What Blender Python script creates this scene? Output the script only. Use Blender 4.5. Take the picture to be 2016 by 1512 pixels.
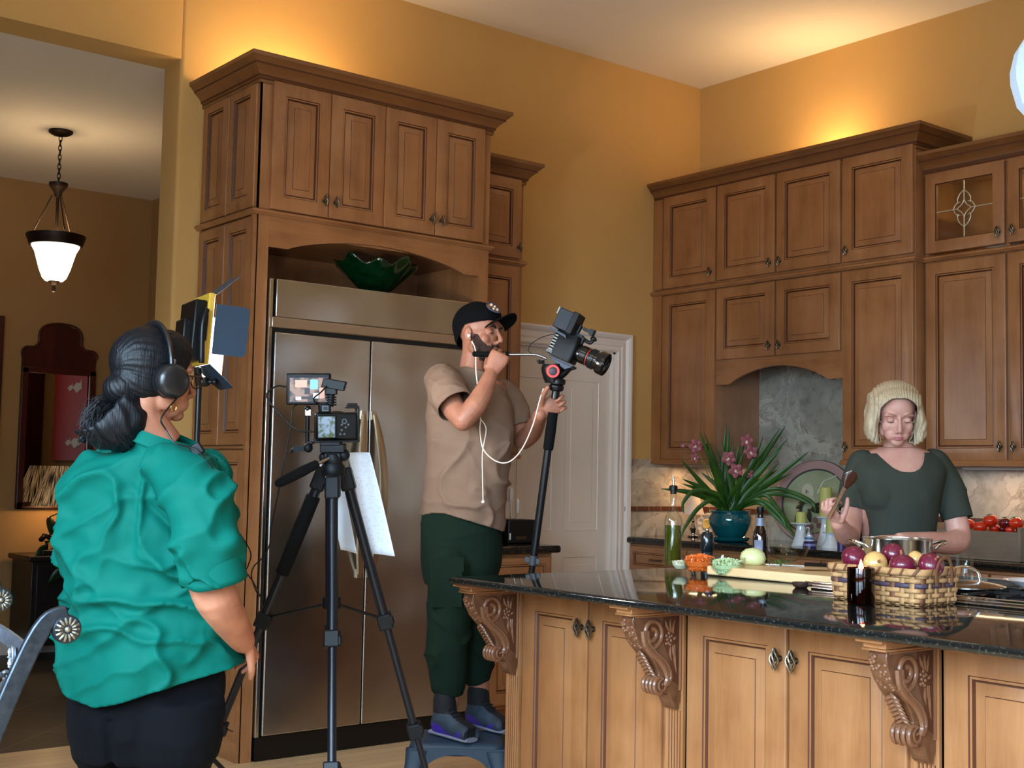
import bpy, bmesh, math, random
import numpy as np
from mathutils import Vector, Matrix, Euler, noise
PI = math.pi
S = bpy.context.scene
C = S.collection
for o in list(bpy.data.objects): bpy.data.objects.remove(o)
# ------------------------------------------------------------------ camera
FPX = 2503.58
CAM = Vector((-6.1342, -5.7375, 1.27628))
YAW, PITCH, ROLL = math.radians(51.418), math.radians(4.14934), math.radians(1.13979)
FW = Vector((math.cos(YAW)*math.cos(PITCH), math.sin(YAW)*math.cos(PITCH), math.sin(PITCH)))
_r = Vector((math.sin(YAW), -math.cos(YAW), 0)); _u = _r.cross(FW)
RT = _r*math.cos(ROLL)+_u*math.sin(ROLL); UP = -_r*math.sin(ROLL)+_u*math.cos(ROLL)
cd = bpy.data.cameras.new('camera'); cam = bpy.data.objects.new('camera', cd); C.objects.link(cam)
cd.sensor_fit = 'HORIZONTAL'; cd.sensor_width = 36; cd.lens = 36*FPX/2016
cd.clip_start = 0.05
cam.matrix_world = Matrix(((RT.x, UP.x, -FW.x, CAM.x), (RT.y, UP.y, -FW.y, CAM.y), (RT.z, UP.z, -FW.z, CAM.z), (0, 0, 0, 1)))
S.camera = cam
def at(px, py, d):
    """the point of the place seen at a pixel of the 2016x1512 photo, d metres in front of the camera"""
    return CAM + (FW + RT*((px-1008)/FPX) - UP*((py-756)/FPX))*d
# ------------------------------------------------------------------ world, exposure, daylight
w = bpy.data.worlds.new('world'); S.world = w; w.use_nodes = True
bg = w.node_tree.nodes['Background']; bg.inputs[0].default_value = (.55, .72, 1, 1); bg.inputs[1].default_value = 1.0
S.view_settings.view_transform = 'Standard'; S.view_settings.look = 'None'
S.view_settings.exposure = 0.0; S.view_settings.gamma = 1; S.view_settings.use_curve_mapping = False
def lin(c):
    return tuple(((v/255.)/12.92 if v/255. <= .04045 else ((v/255.+.055)/1.055)**2.4) for v in c)
def area(name, loc, target, sx, sy, col, power, shape='RECTANGLE', spread=None):
    l = bpy.data.lights.new(name, 'AREA'); l.shape = shape; l.size = sx; l.size_y = sy
    l.color = col; l.energy = power
    if spread: l.spread = spread
    o = bpy.data.objects.new(name, l); C.objects.link(o); o.location = loc
    o.rotation_euler = (Vector(target)-Vector(loc)).to_track_quat('-Z', 'Y').to_euler(); return o
def point(name, loc, col, power, r=.03):
    l = bpy.data.lights.new(name, 'POINT'); l.color = col; l.energy = power; l.shadow_soft_size = r
    o = bpy.data.objects.new(name, l); C.objects.link(o); o.location = loc; return o
DAY = (.58, .80, 1.0); WARM = (1.0, .62, .26); WARM2 = (1.0, .70, .38)
# daylight in the windows of the left wall and of the wall behind the camera
for k, (yy, pw) in enumerate(((-3.6, 64), (-5.4, 94), (-7.2, 82))):
    area('window_daylight', (-6.95, yy, 1.75), (0, yy+.8, 1.2), 1.3, 1.9, DAY, pw*(.8 if k == 0 else .30))
    area('window_skylight', (-6.9, yy, 1.9), (-6.9+1, yy+.45, 1.9-.85), 1.2, 1.6, DAY, pw, spread=math.radians(95))
area('window_daylight', (-5.6, -8.95, 1.75), (-5.6, 0, 1.4), 1.5, 1.8, DAY, 30)
area('window_daylight', (-.03, -5.9, 1.6), (-6, -5.9, 1.4), 1.2, 1.1, (.9, .95, 1), 5)
# recessed ceiling lamps of the kitchen, warm
for (lx, ly) in ((-5.2, -3.0), (-2.4, -3.0), (-5.2, -6.2), (-2.4, -6.2)):
    area('ceiling_downlight', (lx, ly, 3.86), (lx, ly, 0), .35, .35, WARM2, 3.5, 'DISK')
# ------------------------------------------------------------------ materials
MATS = {}
def nodes(name):
    m = bpy.data.materials.new(name); m.use_nodes = True; nt = m.node_tree
    return m, nt, nt.nodes['Principled BSDF']
def pbr(name, col, rough=.5, metal=0, spec=.5, emit=None, estr=0, trans=0, ior=1.45, alpha=1, coat=0, sheen=0, var=0, vscale=8, bump=0, bscale=60, stretch=(1, 1, 1), sss=0, col2=None):
    if name in MATS: return MATS[name]
    m, nt, b = nodes(name); L = nt.links
    c = lin(col)+(1,)
    b.inputs['Base Color'].default_value = c; b.inputs['Roughness'].default_value = rough
    b.inputs['Metallic'].default_value = metal; b.inputs['Specular IOR Level'].default_value = spec
    b.inputs['IOR'].default_value = ior; b.inputs['Transmission Weight'].default_value = trans
    b.inputs['Coat Weight'].default_value = coat; b.inputs['Sheen Weight'].default_value = sheen
    if sss: b.inputs['Subsurface Weight'].default_value = sss; b.inputs['Subsurface Radius'].default_value = (.012, .005, .003)
    if emit: b.inputs['Emission Color'].default_value = lin(emit)+(1,); b.inputs['Emission Strength'].default_value = estr
    if var or bump or col2:
        tc = nt.nodes.new('ShaderNodeTexCoord'); mp = nt.nodes.new('ShaderNodeMapping'); mp.inputs['Scale'].default_value = stretch
        L.new(tc.outputs['Object'], mp.inputs[0])
    if var or col2:
        n = nt.nodes.new('ShaderNodeTexNoise'); n.inputs['Scale'].default_value = vscale; n.inputs['Detail'].default_value = 5
        L.new(mp.outputs[0], n.inputs['Vector'])
        r = nt.nodes.new('ShaderNodeValToRGB'); r.color_ramp.elements[0].position = .35; r.color_ramp.elements[1].position = .68
        c2 = lin(col2) if col2 else tuple(v*(1-var) for v in c[:3])
        r.color_ramp.elements[0].color = tuple(c2)+(1,); r.color_ramp.elements[1].color = c if col2 else tuple(min(1, v*(1+var)) for v in c[:3])+(1,)
        L.new(n.outputs['Fac'], r.inputs[0]); L.new(r.outputs[0], b.inputs['Base Color'])
    if bump:
        n2 = nt.nodes.new('ShaderNodeTexNoise'); n2.inputs['Scale'].default_value = bscale; n2.inputs['Detail'].default_value = 4
        L.new(mp.outputs[0], n2.inputs['Vector']); bm_ = nt.nodes.new('ShaderNodeBump'); bm_.inputs['Strength'].default_value = bump; bm_.inputs['Distance'].default_value = .01
        L.new(n2.outputs['Fac'], bm_.inputs['Height']); L.new(bm_.outputs[0], b.inputs['Normal'])
    MATS[name] = m; return m
def wood(name, ca, cb, cc, axis=2, rough=.34, scale=1.0):
    """stained maple: long grain along axis, soft blotches"""
    if name in MATS: return MATS[name]
    m, nt, b = nodes(name); L = nt.links
    tc = nt.nodes.new('ShaderNodeTexCoord'); mp = nt.nodes.new('ShaderNodeMapping')
    s = [9*scale]*3; s[axis] = .7*scale; mp.inputs['Scale'].default_value = s
    L.new(tc.outputs['Object'], mp.inputs[0])
    n1 = nt.nodes.new('ShaderNodeTexNoise'); n1.inputs['Scale'].default_value = 1.6; n1.inputs['Detail'].default_value = 3; L.new(mp.outputs[0], n1.inputs[0])
    n2 = nt.nodes.new('ShaderNodeTexNoise'); n2.inputs['Scale'].default_value = 14; n2.inputs['Detail'].default_value = 6; L.new(mp.outputs[0], n2.inputs[0])
    n3 = nt.nodes.new('ShaderNodeTexNoise'); n3.inputs['Scale'].default_value = 5; n3.inputs['Detail'].default_value = 3; L.new(tc.outputs['Object'], n3.inputs[0])
    r = nt.nodes.new('ShaderNodeValToRGB'); e = r.color_ramp.elements
    e[0].position = .3; e[0].color = lin(ca)+(1,); e[1].position = .72; e[1].color = lin(cc)+(1,)
    q = e.new(.5); q.color = lin(cb)+(1,)
    a1 = nt.nodes.new('ShaderNodeMath'); a1.operation = 'MULTIPLY_ADD'; a1.inputs[1].default_value = .18
    L.new(n2.outputs['Fac'], a1.inputs[0]); 
    a2 = nt.nodes.new('ShaderNodeMath'); a2.operation = 'MULTIPLY_ADD'; a2.inputs[1].default_value = .40; a2.inputs[2].default_value = -.01
    L.new(n1.outputs['Fac'], a2.inputs[0])
    a3 = nt.nodes.new('ShaderNodeMath'); a3.operation = 'MULTIPLY_ADD'; a3.inputs[1].default_value = .42; L.new(n3.outputs['Fac'], a3.inputs[0]); L.new(a2.outputs[0], a3.inputs[2])
    L.new(a3.outputs[0], a1.inputs[2]); L.new(a1.outputs[0], r.inputs[0]); L.new(r.outputs[0], b.inputs['Base Color'])
    b.inputs['Roughness'].default_value = rough; b.inputs['Coat Weight'].default_value = .25; b.inputs['Coat Roughness'].default_value = .28
    bu = nt.nodes.new('ShaderNodeBump'); bu.inputs['Strength'].default_value = .04; bu.inputs['Distance'].default_value = .002
    L.new(n2.outputs['Fac'], bu.inputs['Height']); L.new(bu.outputs[0], b.inputs['Normal'])
    MATS[name] = m; return m
MAPLE = ((122, 76, 42), (150, 100, 61), (168, 118, 77))
W_Z = wood('maple_upright', *MAPLE, axis=2)
W_X = wood('maple_along_x', *MAPLE, axis=0)
W_Y = wood('maple_along_y', *MAPLE, axis=1)
GLAZE = pbr('dark_glaze', (78, 40, 20), .5)
W_DARK = wood('maple_crown', (98, 60, 32), (122, 78, 42), (138, 90, 50), axis=0)
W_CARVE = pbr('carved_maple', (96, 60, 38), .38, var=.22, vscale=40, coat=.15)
MAHOG = wood('mahogany', (34, 8, 4), (62, 16, 8), (86, 24, 12), axis=2, rough=.3)
KNOBM = pbr('pewter_knob', (120, 108, 92), .35, metal=1, var=.35, vscale=300)
STEEL = None
def brushed(name, col, rough, axis, wave=0):
    m, nt, b = nodes(name); L = nt.links
    b.inputs['Base Color'].default_value = lin(col)+(1,); b.inputs['Metallic'].default_value = 1; b.inputs['Roughness'].default_value = rough
    tc = nt.nodes.new('ShaderNodeTexCoord'); mp = nt.nodes.new('ShaderNodeMapping'); s = [1200]*3; s[axis] = 5; mp.inputs['Scale'].default_value = s
    L.new(tc.outputs['Object'], mp.inputs[0]); n = nt.nodes.new('ShaderNodeTexNoise'); n.inputs['Scale'].default_value = 1; L.new(mp.outputs[0], n.inputs[0])
    bu = nt.nodes.new('ShaderNodeBump'); bu.inputs['Strength'].default_value = .12; bu.inputs['Distance'].default_value = .0008; L.new(n.outputs['Fac'], bu.inputs['Height'])
    if wave:
        n2 = nt.nodes.new('ShaderNodeTexNoise'); n2.inputs['Scale'].default_value = 2.2; n2.inputs['Detail'].default_value = 1; L.new(tc.outputs['Object'], n2.inputs[0])
        b2 = nt.nodes.new('ShaderNodeBump'); b2.inputs['Strength'].default_value = wave; b2.inputs['Distance'].default_value = .06
        L.new(n2.outputs['Fac'], b2.inputs['Height']); L.new(b2.outputs[0], bu.inputs['Normal'])
    L.new(bu.outputs[0], b.inputs['Normal']); MATS[name] = m; return m
STEEL = brushed('brushed_steel', (184, 183, 182), .24, 0, wave=.35)
STEELB = pbr('bright_steel', (205, 206, 206), .18, metal=1)
CHROME = pbr('chrome', (225, 225, 228), .06, metal=1)
BLACK = pbr('black_plastic', (8, 9, 11), .42, spec=.35)
BLACKM = pbr('black_metal', (14, 15, 18), .34, spec=.4)
RUBBER = pbr('black_foam', (7, 8, 9), .85, spec=.2, bump=.3, bscale=500)
DARKV = pbr('dark_void', (10, 9, 8), .8)
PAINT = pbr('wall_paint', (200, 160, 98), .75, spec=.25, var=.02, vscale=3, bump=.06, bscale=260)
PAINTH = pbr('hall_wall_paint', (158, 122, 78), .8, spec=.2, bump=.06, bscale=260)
CEIL = pbr('ceiling_paint', (226, 218, 204), .9, spec=.15, bump=.05, bscale=180)
TRIMW = pbr('trim_white', (226, 214, 204), .4, spec=.45)
GLASS = pbr('clear_glass', (245, 250, 250), .02, trans=1, ior=1.45)
def thinglass(name, col=(250, 252, 252), refl=.12, rough=.03):
    m = bpy.data.materials.new(name); m.use_nodes = True; nt = m.node_tree; nt.nodes.clear(); L = nt.links
    out = nt.nodes.new('ShaderNodeOutputMaterial'); t = nt.nodes.new('ShaderNodeBsdfTransparent'); t.inputs[0].default_value = lin(col)+(1,)
    g = nt.nodes.new('ShaderNodeBsdfGlossy'); g.inputs['Roughness'].default_value = rough
    fr = nt.nodes.new('ShaderNodeLayerWeight'); fr.inputs['Blend'].default_value = .5
    pw = nt.nodes.new('ShaderNodeMath'); pw.operation = 'POWER'; pw.inputs[1].default_value = 3; L.new(fr.outputs['Facing'], pw.inputs[0])
    mu = nt.nodes.new('ShaderNodeMath'); mu.operation = 'MULTIPLY_ADD'; mu.inputs[1].default_value = .40; mu.inputs[2].default_value = .03+refl*.2; L.new(pw.outputs[0], mu.inputs[0])
    mx = nt.nodes.new('ShaderNodeMixShader'); L.new(mu.outputs[0], mx.inputs[0]); L.new(t.outputs[0], mx.inputs[1]); L.new(g.outputs[0], mx.inputs[2]); L.new(mx.outputs[0], out.inputs[0])
    MATS[name] = m; return m
TGLASS = thinglass('bowl_glass', (250, 252, 251)); PANE = thinglass('pane_glass', (245, 245, 240), .1)
# ------------------------------------------------------------------ object helpers
MW = {}
def idm(): return Matrix.Identity(4)
def tag(o, label=None, cat=None, group=None, kind=None):
    if label: o['label'] = label
    if cat: o['category'] = cat
    if group: o['group'] = group
    if kind: o['kind'] = kind
    return o
def thing(name, label, cat, loc=(0, 0, 0), rz=0, group=None):
    o = bpy.data.objects.new(name, None); C.objects.link(o); o.location = loc; o.rotation_euler = (0, 0, rz)
    o.empty_display_size = .1; MW[o.name] = Matrix.Translation(Vector(loc)) @ Matrix.Rotation(rz, 4, 'Z')
    return tag(o, label, cat, group)
def smoothstep(t): return t*t*(3-2*t)
class MB:
    """collects shapes into one mesh; mi = current material slot; m = current transform"""
    def __init__(s, m=None): s.v = []; s.f = []; s.k = []; s.mi = 0; s.m = m or idm()
    def add(s, vs, fs, mi=None):
        n = len(s.v); s.v += [tuple(s.m @ Vector(p)) for p in vs]; s.f += [tuple(i+n for i in f) for f in fs]
        s.k += [s.mi if mi is None else mi]*len(fs); return s
    def box(s, a, b, mi=None):
        x0, y0, z0 = [min(a[i], b[i]) for i in range(3)]; x1, y1, z1 = [max(a[i], b[i]) for i in range(3)]
        return s.add([(x0, y0, z0), (x1, y0, z0), (x1, y1, z0), (x0, y1, z0), (x0, y0, z1), (x1, y0, z1), (x1, y1, z1), (x0, y1, z1)],
                     [(0, 3, 2, 1), (4, 5, 6, 7), (0, 1, 5, 4), (1, 2, 6, 5), (2, 3, 7, 6), (3, 0, 4, 7)], mi)
    def obox(s, c, ux, uy, uz, mi=None):
        """box at centre c with half-extent vectors"""
        c, ux, uy, uz = map(Vector, (c, ux, uy, uz)); vs = []
        for dz in (-1, 1):
            for (dx, dy) in ((-1, -1), (1, -1), (1, 1), (-1, 1)): vs.append(c+ux*dx+uy*dy+uz*dz)
        return s.add(vs, [(0, 3, 2, 1), (4, 5, 6, 7), (0, 1, 5, 4), (1, 2, 6, 5), (2, 3, 7, 6), (3, 0, 4, 7)], mi)
    def lathe(s, prof, n=32, c=(0, 0, 0), axis=(0, 0, 1), closed=False, mi=None, start=0):
        """prof [(r,h)...] turned about axis through c"""
        q = Vector(axis).to_track_quat('Z', 'Y').to_matrix(); c = Vector(c); vs = []; fs = []
        for (r, h) in prof:
            for i in range(n):
                a = 2*PI*i/n+start; vs.append(c+q @ Vector((r*math.cos(a), r*math.sin(a), h)))
        m = len(prof)
        for j in range(m-1 if not closed else m):
            for i in range(n):
                a, b = j*n+i, j*n+(i+1) % n; j2 = ((j+1) % m)*n; fs.append((a, b, j2+(i+1) % n, j2+i))
        if not closed:
            if prof[0][0] > 1e-5: fs.append(tuple(range(n-1, -1, -1)))
            if prof[-1][0] > 1e-5: fs.append(tuple((m-1)*n+i for i in range(n)))
        return s.add(vs, fs, mi)
    def cyl(s, a, b, r, r2=None, n=20, mi=None):
        a, b = Vector(a), Vector(b); h = (b-a).length
        if h < 1e-7: return s
        return s.lathe([(r, 0), (r if r2 is None else r2, h)], n, a, b-a, mi=mi)
    def tube(s, pts, r, n=10, res=1, closed=False, flat=1, mi=None, up=None):
        """round (or flattened) bar along points, r number or per-point list"""
        P = [Vector(p) for p in pts]; rs = list(r) if hasattr(r, '__len__') else [r]*len(P)
        if res > 1: P, rs = spl(P, rs, res, closed)
        vs = []; fs = []; m = len(P); prev = None
        for i in range(m):
            t = (P[(i+1) % m]-P[i-1]) if (closed or 0 < i < m-1) else (P[1]-P[0] if i == 0 else P[-1]-P[-2])
            if t.length < 1e-9: t = Vector((0, 0, 1))
            t.normalize()
            if prev is None:
                u = Vector(up) if up else (Vector((0, 0, 1)) if abs(t.z) < .9 else Vector((1, 0, 0)))
            else: u = prev
            a = (u-t*u.dot(t))
            if a.length < 1e-6: a = t.orthogonal()
            a.normalize(); prev = a.copy(); b = t.cross(a)
            for k in range(n):
                an = 2*PI*k/n; vs.append(P[i]+a*(math.cos(an)*rs[i])+b*(math.sin(an)*rs[i]*flat))
        for i in range(m if closed else m-1):
            for k in range(n):
                j = ((i+1) % m)*n; fs.append((i*n+k, i*n+(k+1) % n, j+(k+1) % n, j+k))
        if not closed: fs.append(tuple(range(n-1, -1, -1))); fs.append(tuple((m-1)*n+k for k in range(n)))
        return s.add(vs, fs, mi)
    def ell(s, c, r, rot=None, n=20, m=12, mi=None):
        c = Vector(c); r = (r, r, r) if not hasattr(r, '__len__') else r; R_ = rot if rot is not None else Matrix.Identity(3); vs = [c+R_ @ Vector((0, 0, -r[2]))]; fs = []
        for j in range(1, m):
            ph = -PI/2+PI*j/m
            for i in range(n):
                a = 2*PI*i/n; vs.append(c+R_ @ Vector((r[0]*math.cos(ph)*math.cos(a), r[1]*math.cos(ph)*math.sin(a), r[2]*math.sin(ph))))
        vs.append(c+R_ @ Vector((0, 0, r[2]))); t = len(vs)-1
        for i in range(n): fs.append((0, 1+(i+1) % n, 1+i)); fs.append((t, t-n+i, t-n+(i+1) % n))
        for j in range(m-2):
            for i in range(n): a = 1+j*n; fs.append((a+i, a+(i+1) % n, a+n+(i+1) % n, a+n+i))
        return s.add(vs, fs, mi)
    def prism(s, out, o, u, v, w, mi=None):
        """outline [(a,b)] in the plane o+a*u+b*v, extruded along w"""
        o, u, v, w = map(Vector, (o, u, v, w)); n = len(out)
        p = [o+u*a+v*b for a, b in out]; vs = p+[q+w for q in p]
        fs = [tuple(range(n)), tuple(range(2*n-1, n-1, -1))]+[(i, i+n, (i+1) % n+n, (i+1) % n) for i in range(n)]
        if u.cross(v).dot(w) > 0: fs = [tuple(reversed(f)) for f in fs]
        return s.add(vs, fs, mi)
    def loft(s, secs, n=24, res=1, mi=None):
        """secs: (centre, vecA, vecB) elliptical sections; optional 4th = superellipse power"""
        A = [(Vector(q[0]), Vector(q[1]), Vector(q[2]), (q[3] if len(q) > 3 else 2)) for q in secs]
        if res > 1:
            out = []
            for i in range(len(A)-1):
                a0, a1, a2, a3 = A[max(0, i-1)], A[i], A[i+1], A[min(len(A)-1, i+2)]
                for k in range(res):
                    t = k/res; out.append(tuple(cr(a0[j], a1[j], a2[j], a3[j], t) for j in range(3))+(a1[3]*(1-t)+a2[3]*t,))
            out.append(A[-1]); A = out
        vs = []; fs = []; m = len(A)
        for c, a, b, p in A:
            for k in range(n):
                t = 2*PI*k/n; x, y = math.cos(t), math.sin(t)
                x = math.copysign(abs(x)**(2/p), x); y = math.copysign(abs(y)**(2/p), y); vs.append(c+a*x+b*y)
        for i in range(m-1):
            for k in range(n): fs.append((i*n+k, i*n+(k+1) % n, (i+1)*n+(k+1) % n, (i+1)*n+k))
        fs.append(tuple(range(n-1, -1, -1))); fs.append(tuple((m-1)*n+k for k in range(n)))
        return s.add(vs, fs, mi)
    def grid(s, fn, nu, nv, mi=None, wrapu=False):
        vs = [fn(i/(nu if wrapu else nu-1) , j/(nv-1)) for j in range(nv) for i in range(nu)]; fs = []
        for j in range(nv-1):
            for i in range(nu if wrapu else nu-1): fs.append((j*nu+i, j*nu+(i+1) % nu, (j+1)*nu+(i+1) % nu, (j+1)*nu+i))
        return s.add(vs, fs, mi)
    def mesh(s, name, mats, inv=None):
        me = bpy.data.meshes.new(name); me.from_pydata([tuple(inv @ Vector(p)) for p in s.v] if inv else s.v, [], s.f)
        for m in mats: me.materials.append(m)
        me.polygons.foreach_set('material_index', s.k); me.update(); return me
    def build(s, name, mat, parent=None, smooth=None, bevel=0, label=None, world=True, solid=0, sub=0, bseg=2, merge=True):
        mats = mat if isinstance(mat, (list, tuple)) else [mat]
        inv = MW[parent.name].inverted() if (parent and world) else None
        me = s.mesh(name, mats, inv); bm = bmesh.new(); bm.from_mesh(me)
        if merge: bmesh.ops.remove_doubles(bm, verts=bm.verts, dist=1e-6)
        bmesh.ops.recalc_face_normals(bm, faces=bm.faces); bm.to_mesh(me); bm.free()
        o = bpy.data.objects.new(name, me); C.objects.link(o)
        if parent: o.parent = parent; MW[o.name] = MW[parent.name]
        else: MW[o.name] = idm()
        if smooth is not False:
            me.shade_smooth(); me.set_sharp_from_angle(angle=math.radians(smooth if smooth else 38))
        if solid: md = o.modifiers.new('thickness', 'SOLIDIFY'); md.thickness = solid; md.offset = 0
        if bevel: md = o.modifiers.new('bevel', 'BEVEL'); md.width = bevel; md.segments = bseg; md.limit_method = 'ANGLE'; md.angle_limit = math.radians(40); md.harden_normals = False
        if sub: md = o.modifiers.new('subdivision', 'SUBSURF'); md.levels = sub; md.render_levels = sub
        if label: o['label'] = label
        return o
def cr(a, b, c, d, t):
    return a*(-.5*t**3+t*t-.5*t)+b*(1.5*t**3-2.5*t*t+1)+c*(-1.5*t**3+2*t*t+.5*t)+d*(.5*t**3-.5*t*t)
def spl(P, rs, res, closed=False):
    out = []; ro = []; m = len(P)
    for i in range(m if closed else m-1):
        g = (lambda k: k % m) if closed else (lambda k: max(0, min(m-1, k)))
        for k in range(res):
            t = k/res; out.append(cr(P[g(i-1)], P[i], P[g(i+1)], P[g(i+2)], t)); ro.append(max(1e-5, rs[i]*(1-t)+rs[g(i+1)]*t))
    if not closed: out.append(P[-1]); ro.append(rs[-1])
    return out, ro
def struct(mb, name, mat, **k):
    o = mb.build(name, mat, **k); o['kind'] = 'structure'; return o
def clone(root, loc, rz=0, label=None, name=None):
    """copy a thing with its parts and sub-parts"""
    def cp(o, par):
        c = o.copy(); C.objects.link(c); c.parent = par; MW[c.name] = idm()
        for ch in list(o.children): cp(ch, c)
        return c
    r = cp(root, None); r.location = loc; r.rotation_euler = (0, 0, rz)
    if label: r['label'] = label
    return r
# ------------------------------------------------------------------ the room
H = 3.876; HH = 3.263; OX = -3.647; YT = .21; HR = -2.43; HF = 3.227
m = MB(); m.box((-7.0, -9.0, -.1), (0, .17, 0))
def floorwood():
    m_, nt, b = nodes('oak_floor'); L = nt.links
    tc = nt.nodes.new('ShaderNodeTexCoord'); mp = nt.nodes.new('ShaderNodeMapping')
    L.new(tc.outputs['Object'], mp.inputs[0])
    br = nt.nodes.new('ShaderNodeTexBrick'); br.inputs['Scale'].default_value = 1; br.inputs['Brick Width'].default_value = 1.1; br.inputs['Row Height'].default_value = .083
    br.inputs['Mortar Size'].default_value = .0015; br.inputs['Color1'].default_value = lin((214, 172, 112))+(1,); br.inputs['Color2'].default_value = lin((200, 154, 96))+(1,); br.inputs['Mortar'].default_value = lin((110, 74, 40))+(1,)
    L.new(mp.outputs[0], br.inputs[0]); mp2 = nt.nodes.new('ShaderNodeMapping'); mp2.inputs['Scale'].default_value = (1.2, 22, 1); L.new(tc.outputs['Object'], mp2.inputs[0])
    n = nt.nodes.new('ShaderNodeTexNoise'); n.inputs['Scale'].default_value = 3; n.inputs['Detail'].default_value = 6; L.new(mp2.outputs[0], n.inputs[0])
    mx = nt.nodes.new('ShaderNodeMixRGB'); mx.blend_type = 'MULTIPLY'; mx.inputs[0].default_value = .25; L.new(br.outputs[0], mx.inputs[1]); L.new(n.outputs['Fac'], mx.inputs[2])
    g = nt.nodes.new('ShaderNodeBrightContrast'); g.inputs[1].default_value = .1; L.new(mx.outputs[0], g.inputs[0]); L.new(g.outputs[0], b.inputs['Base Color'])
    b.inputs['Roughness'].default_value = .3; return m_
struct(m, 'floor', floorwood(), smooth=False)
def tile():
    m_, nt, b = nodes('slate_tile'); L = nt.links
    tc = nt.nodes.new('ShaderNodeTexCoord'); mp = nt.nodes.new('ShaderNodeMapping'); mp.inputs['Rotation'].default_value = (0, 0, .78); L.new(tc.outputs['Object'], mp.inputs[0])
    br = nt.nodes.new('ShaderNodeTexBrick'); br.offset = 0; br.inputs['Scale'].default_value = 1; br.inputs['Brick Width'].default_value = .4; br.inputs['Row Height'].default_value = .4
    br.inputs['Mortar Size'].default_value = .003; br.inputs['Color1'].default_value = lin((72, 62, 54))+(1,); br.inputs['Color2'].default_value = lin((58, 50, 44))+(1,); br.inputs['Mortar'].default_value = lin((112, 102, 92))+(1,)
    L.new(mp.outputs[0], br.inputs[0]); L.new(br.outputs[0], b.inputs['Base Color']); b.inputs['Roughness'].default_value = .45; return m_
m = MB(); m.box((-9.5, .17, -.1), (HR, HF, 0)); struct(m, 'floor_hall', tile(), smooth=False)
m = MB(); m.box((-7.0, -9.0, H), (0.2, .2, H+.1)); struct(m, 'ceiling', CEIL, smooth=False)
m = MB(); m.box((-9.5, YT, HH), (HR, HF, HH+.1)); struct(m, 'ceiling_hall', CEIL, smooth=False)
# wall with the refrigerator: solid right of the hall opening, a header over it, a pier left of it
DX0, DX1, DZ = -1.60, -.74, 2.06
m = MB()
def bullnose(mb, r=.02, n=5):
    # plan outline of the wall right of the opening, rounded drywall corners at the jamb
    pts = []
    for k in range(n+1):
        a = PI/2*k/n; pts.append((OX+r-r*math.cos(a), YT-r+r*math.sin(a)))
    q = []
    for k in range(n+1):
        a = PI/2*k/n; q.append((OX+r-r*math.sin(a), r-r*math.cos(a)))
    out = q+pts+[(DX0, YT), (DX0, 0)]
    mb.prism(out, (0, 0, 0), (1, 0, 0), (0, 1, 0), (0, 0, H))
bullnose(m)
m.box((DX0, 0, DZ), (DX1, YT, H)); m.box((DX1, 0, 0), (0, YT, H)); m.box((-6.6, 0, HH), (OX, YT, H)); m.box((-7.0, 0, 0), (-6.6, YT, H))
struct(m, 'wall_back', PAINT, smooth=30)
m = MB(); m.box((0, -9.0, 0), (.2, -6.55, H)); m.box((0, -5.25, 0), (.2, 0, H)); m.box((0, -6.55, 0), (.2, -5.25, 1.0)); m.box((0, -6.55, 2.2), (.2, -5.25, H)); struct(m, 'wall_right', PAINT, smooth=False)
m = MB()
for (p, q) in (((.02, -6.55, 1.0), (.1, -6.50, 2.2)), ((.02, -5.30, 1.0), (.1, -5.25, 2.2)), ((.02, -6.55, 1.0), (.1, -5.25, 1.05)), ((.02, -6.55, 2.15), (.1, -5.25, 2.2)), ((.04, -5.92, 1.0), (.08, -5.88, 2.2))): m.box(p, q)
struct(m, 'window_4', TRIMW, smooth=False)
m = MB()
ys = [-9.0, -7.95, -6.45, -6.15, -4.65, -4.35, -2.85, 0.21]
for a, b_ in ((0, 1), (2, 3), (4, 5), (6, 7)): m.box((-7.2, ys[a], 0), (-7.0, ys[b_], H))
for a in (1, 3, 5): m.box((-7.2, ys[a], 0), (-7.0, ys[a+1], .75)); m.box((-7.2, ys[a], 2.75), (-7.0, ys[a+1], H))
struct(m, 'wall_left', PAINT, smooth=False)
m = MB(); m.box((-7.2, -9.2, 0), (.2, -9.0, H)); struct(m, 'wall_rear', PAINT, smooth=False)
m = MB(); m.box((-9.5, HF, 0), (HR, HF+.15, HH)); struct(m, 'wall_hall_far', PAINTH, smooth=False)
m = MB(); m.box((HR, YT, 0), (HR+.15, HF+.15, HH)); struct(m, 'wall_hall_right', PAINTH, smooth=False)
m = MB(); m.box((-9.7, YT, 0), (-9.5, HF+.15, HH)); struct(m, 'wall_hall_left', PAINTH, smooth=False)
for k, a in enumerate((1, 3, 5)):
    y0, y1 = ys[a], ys[a+1]; m = MB()
    for (p, q) in (((-7.1, y0, .75), (-7.0, y0+.06, 2.75)), ((-7.1, y1-.06, .75), (-7.0, y1, 2.75)), ((-7.1, y0, .75), (-7.0, y1, .81)), ((-7.1, y0, 2.69), (-7.0, y1, 2.75)), ((-7.08, y0, 1.73), (-7.02, y1, 1.78))): m.box(p, q)
    struct(m, 'window_%d' % (k+1), TRIMW, smooth=False)
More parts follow.
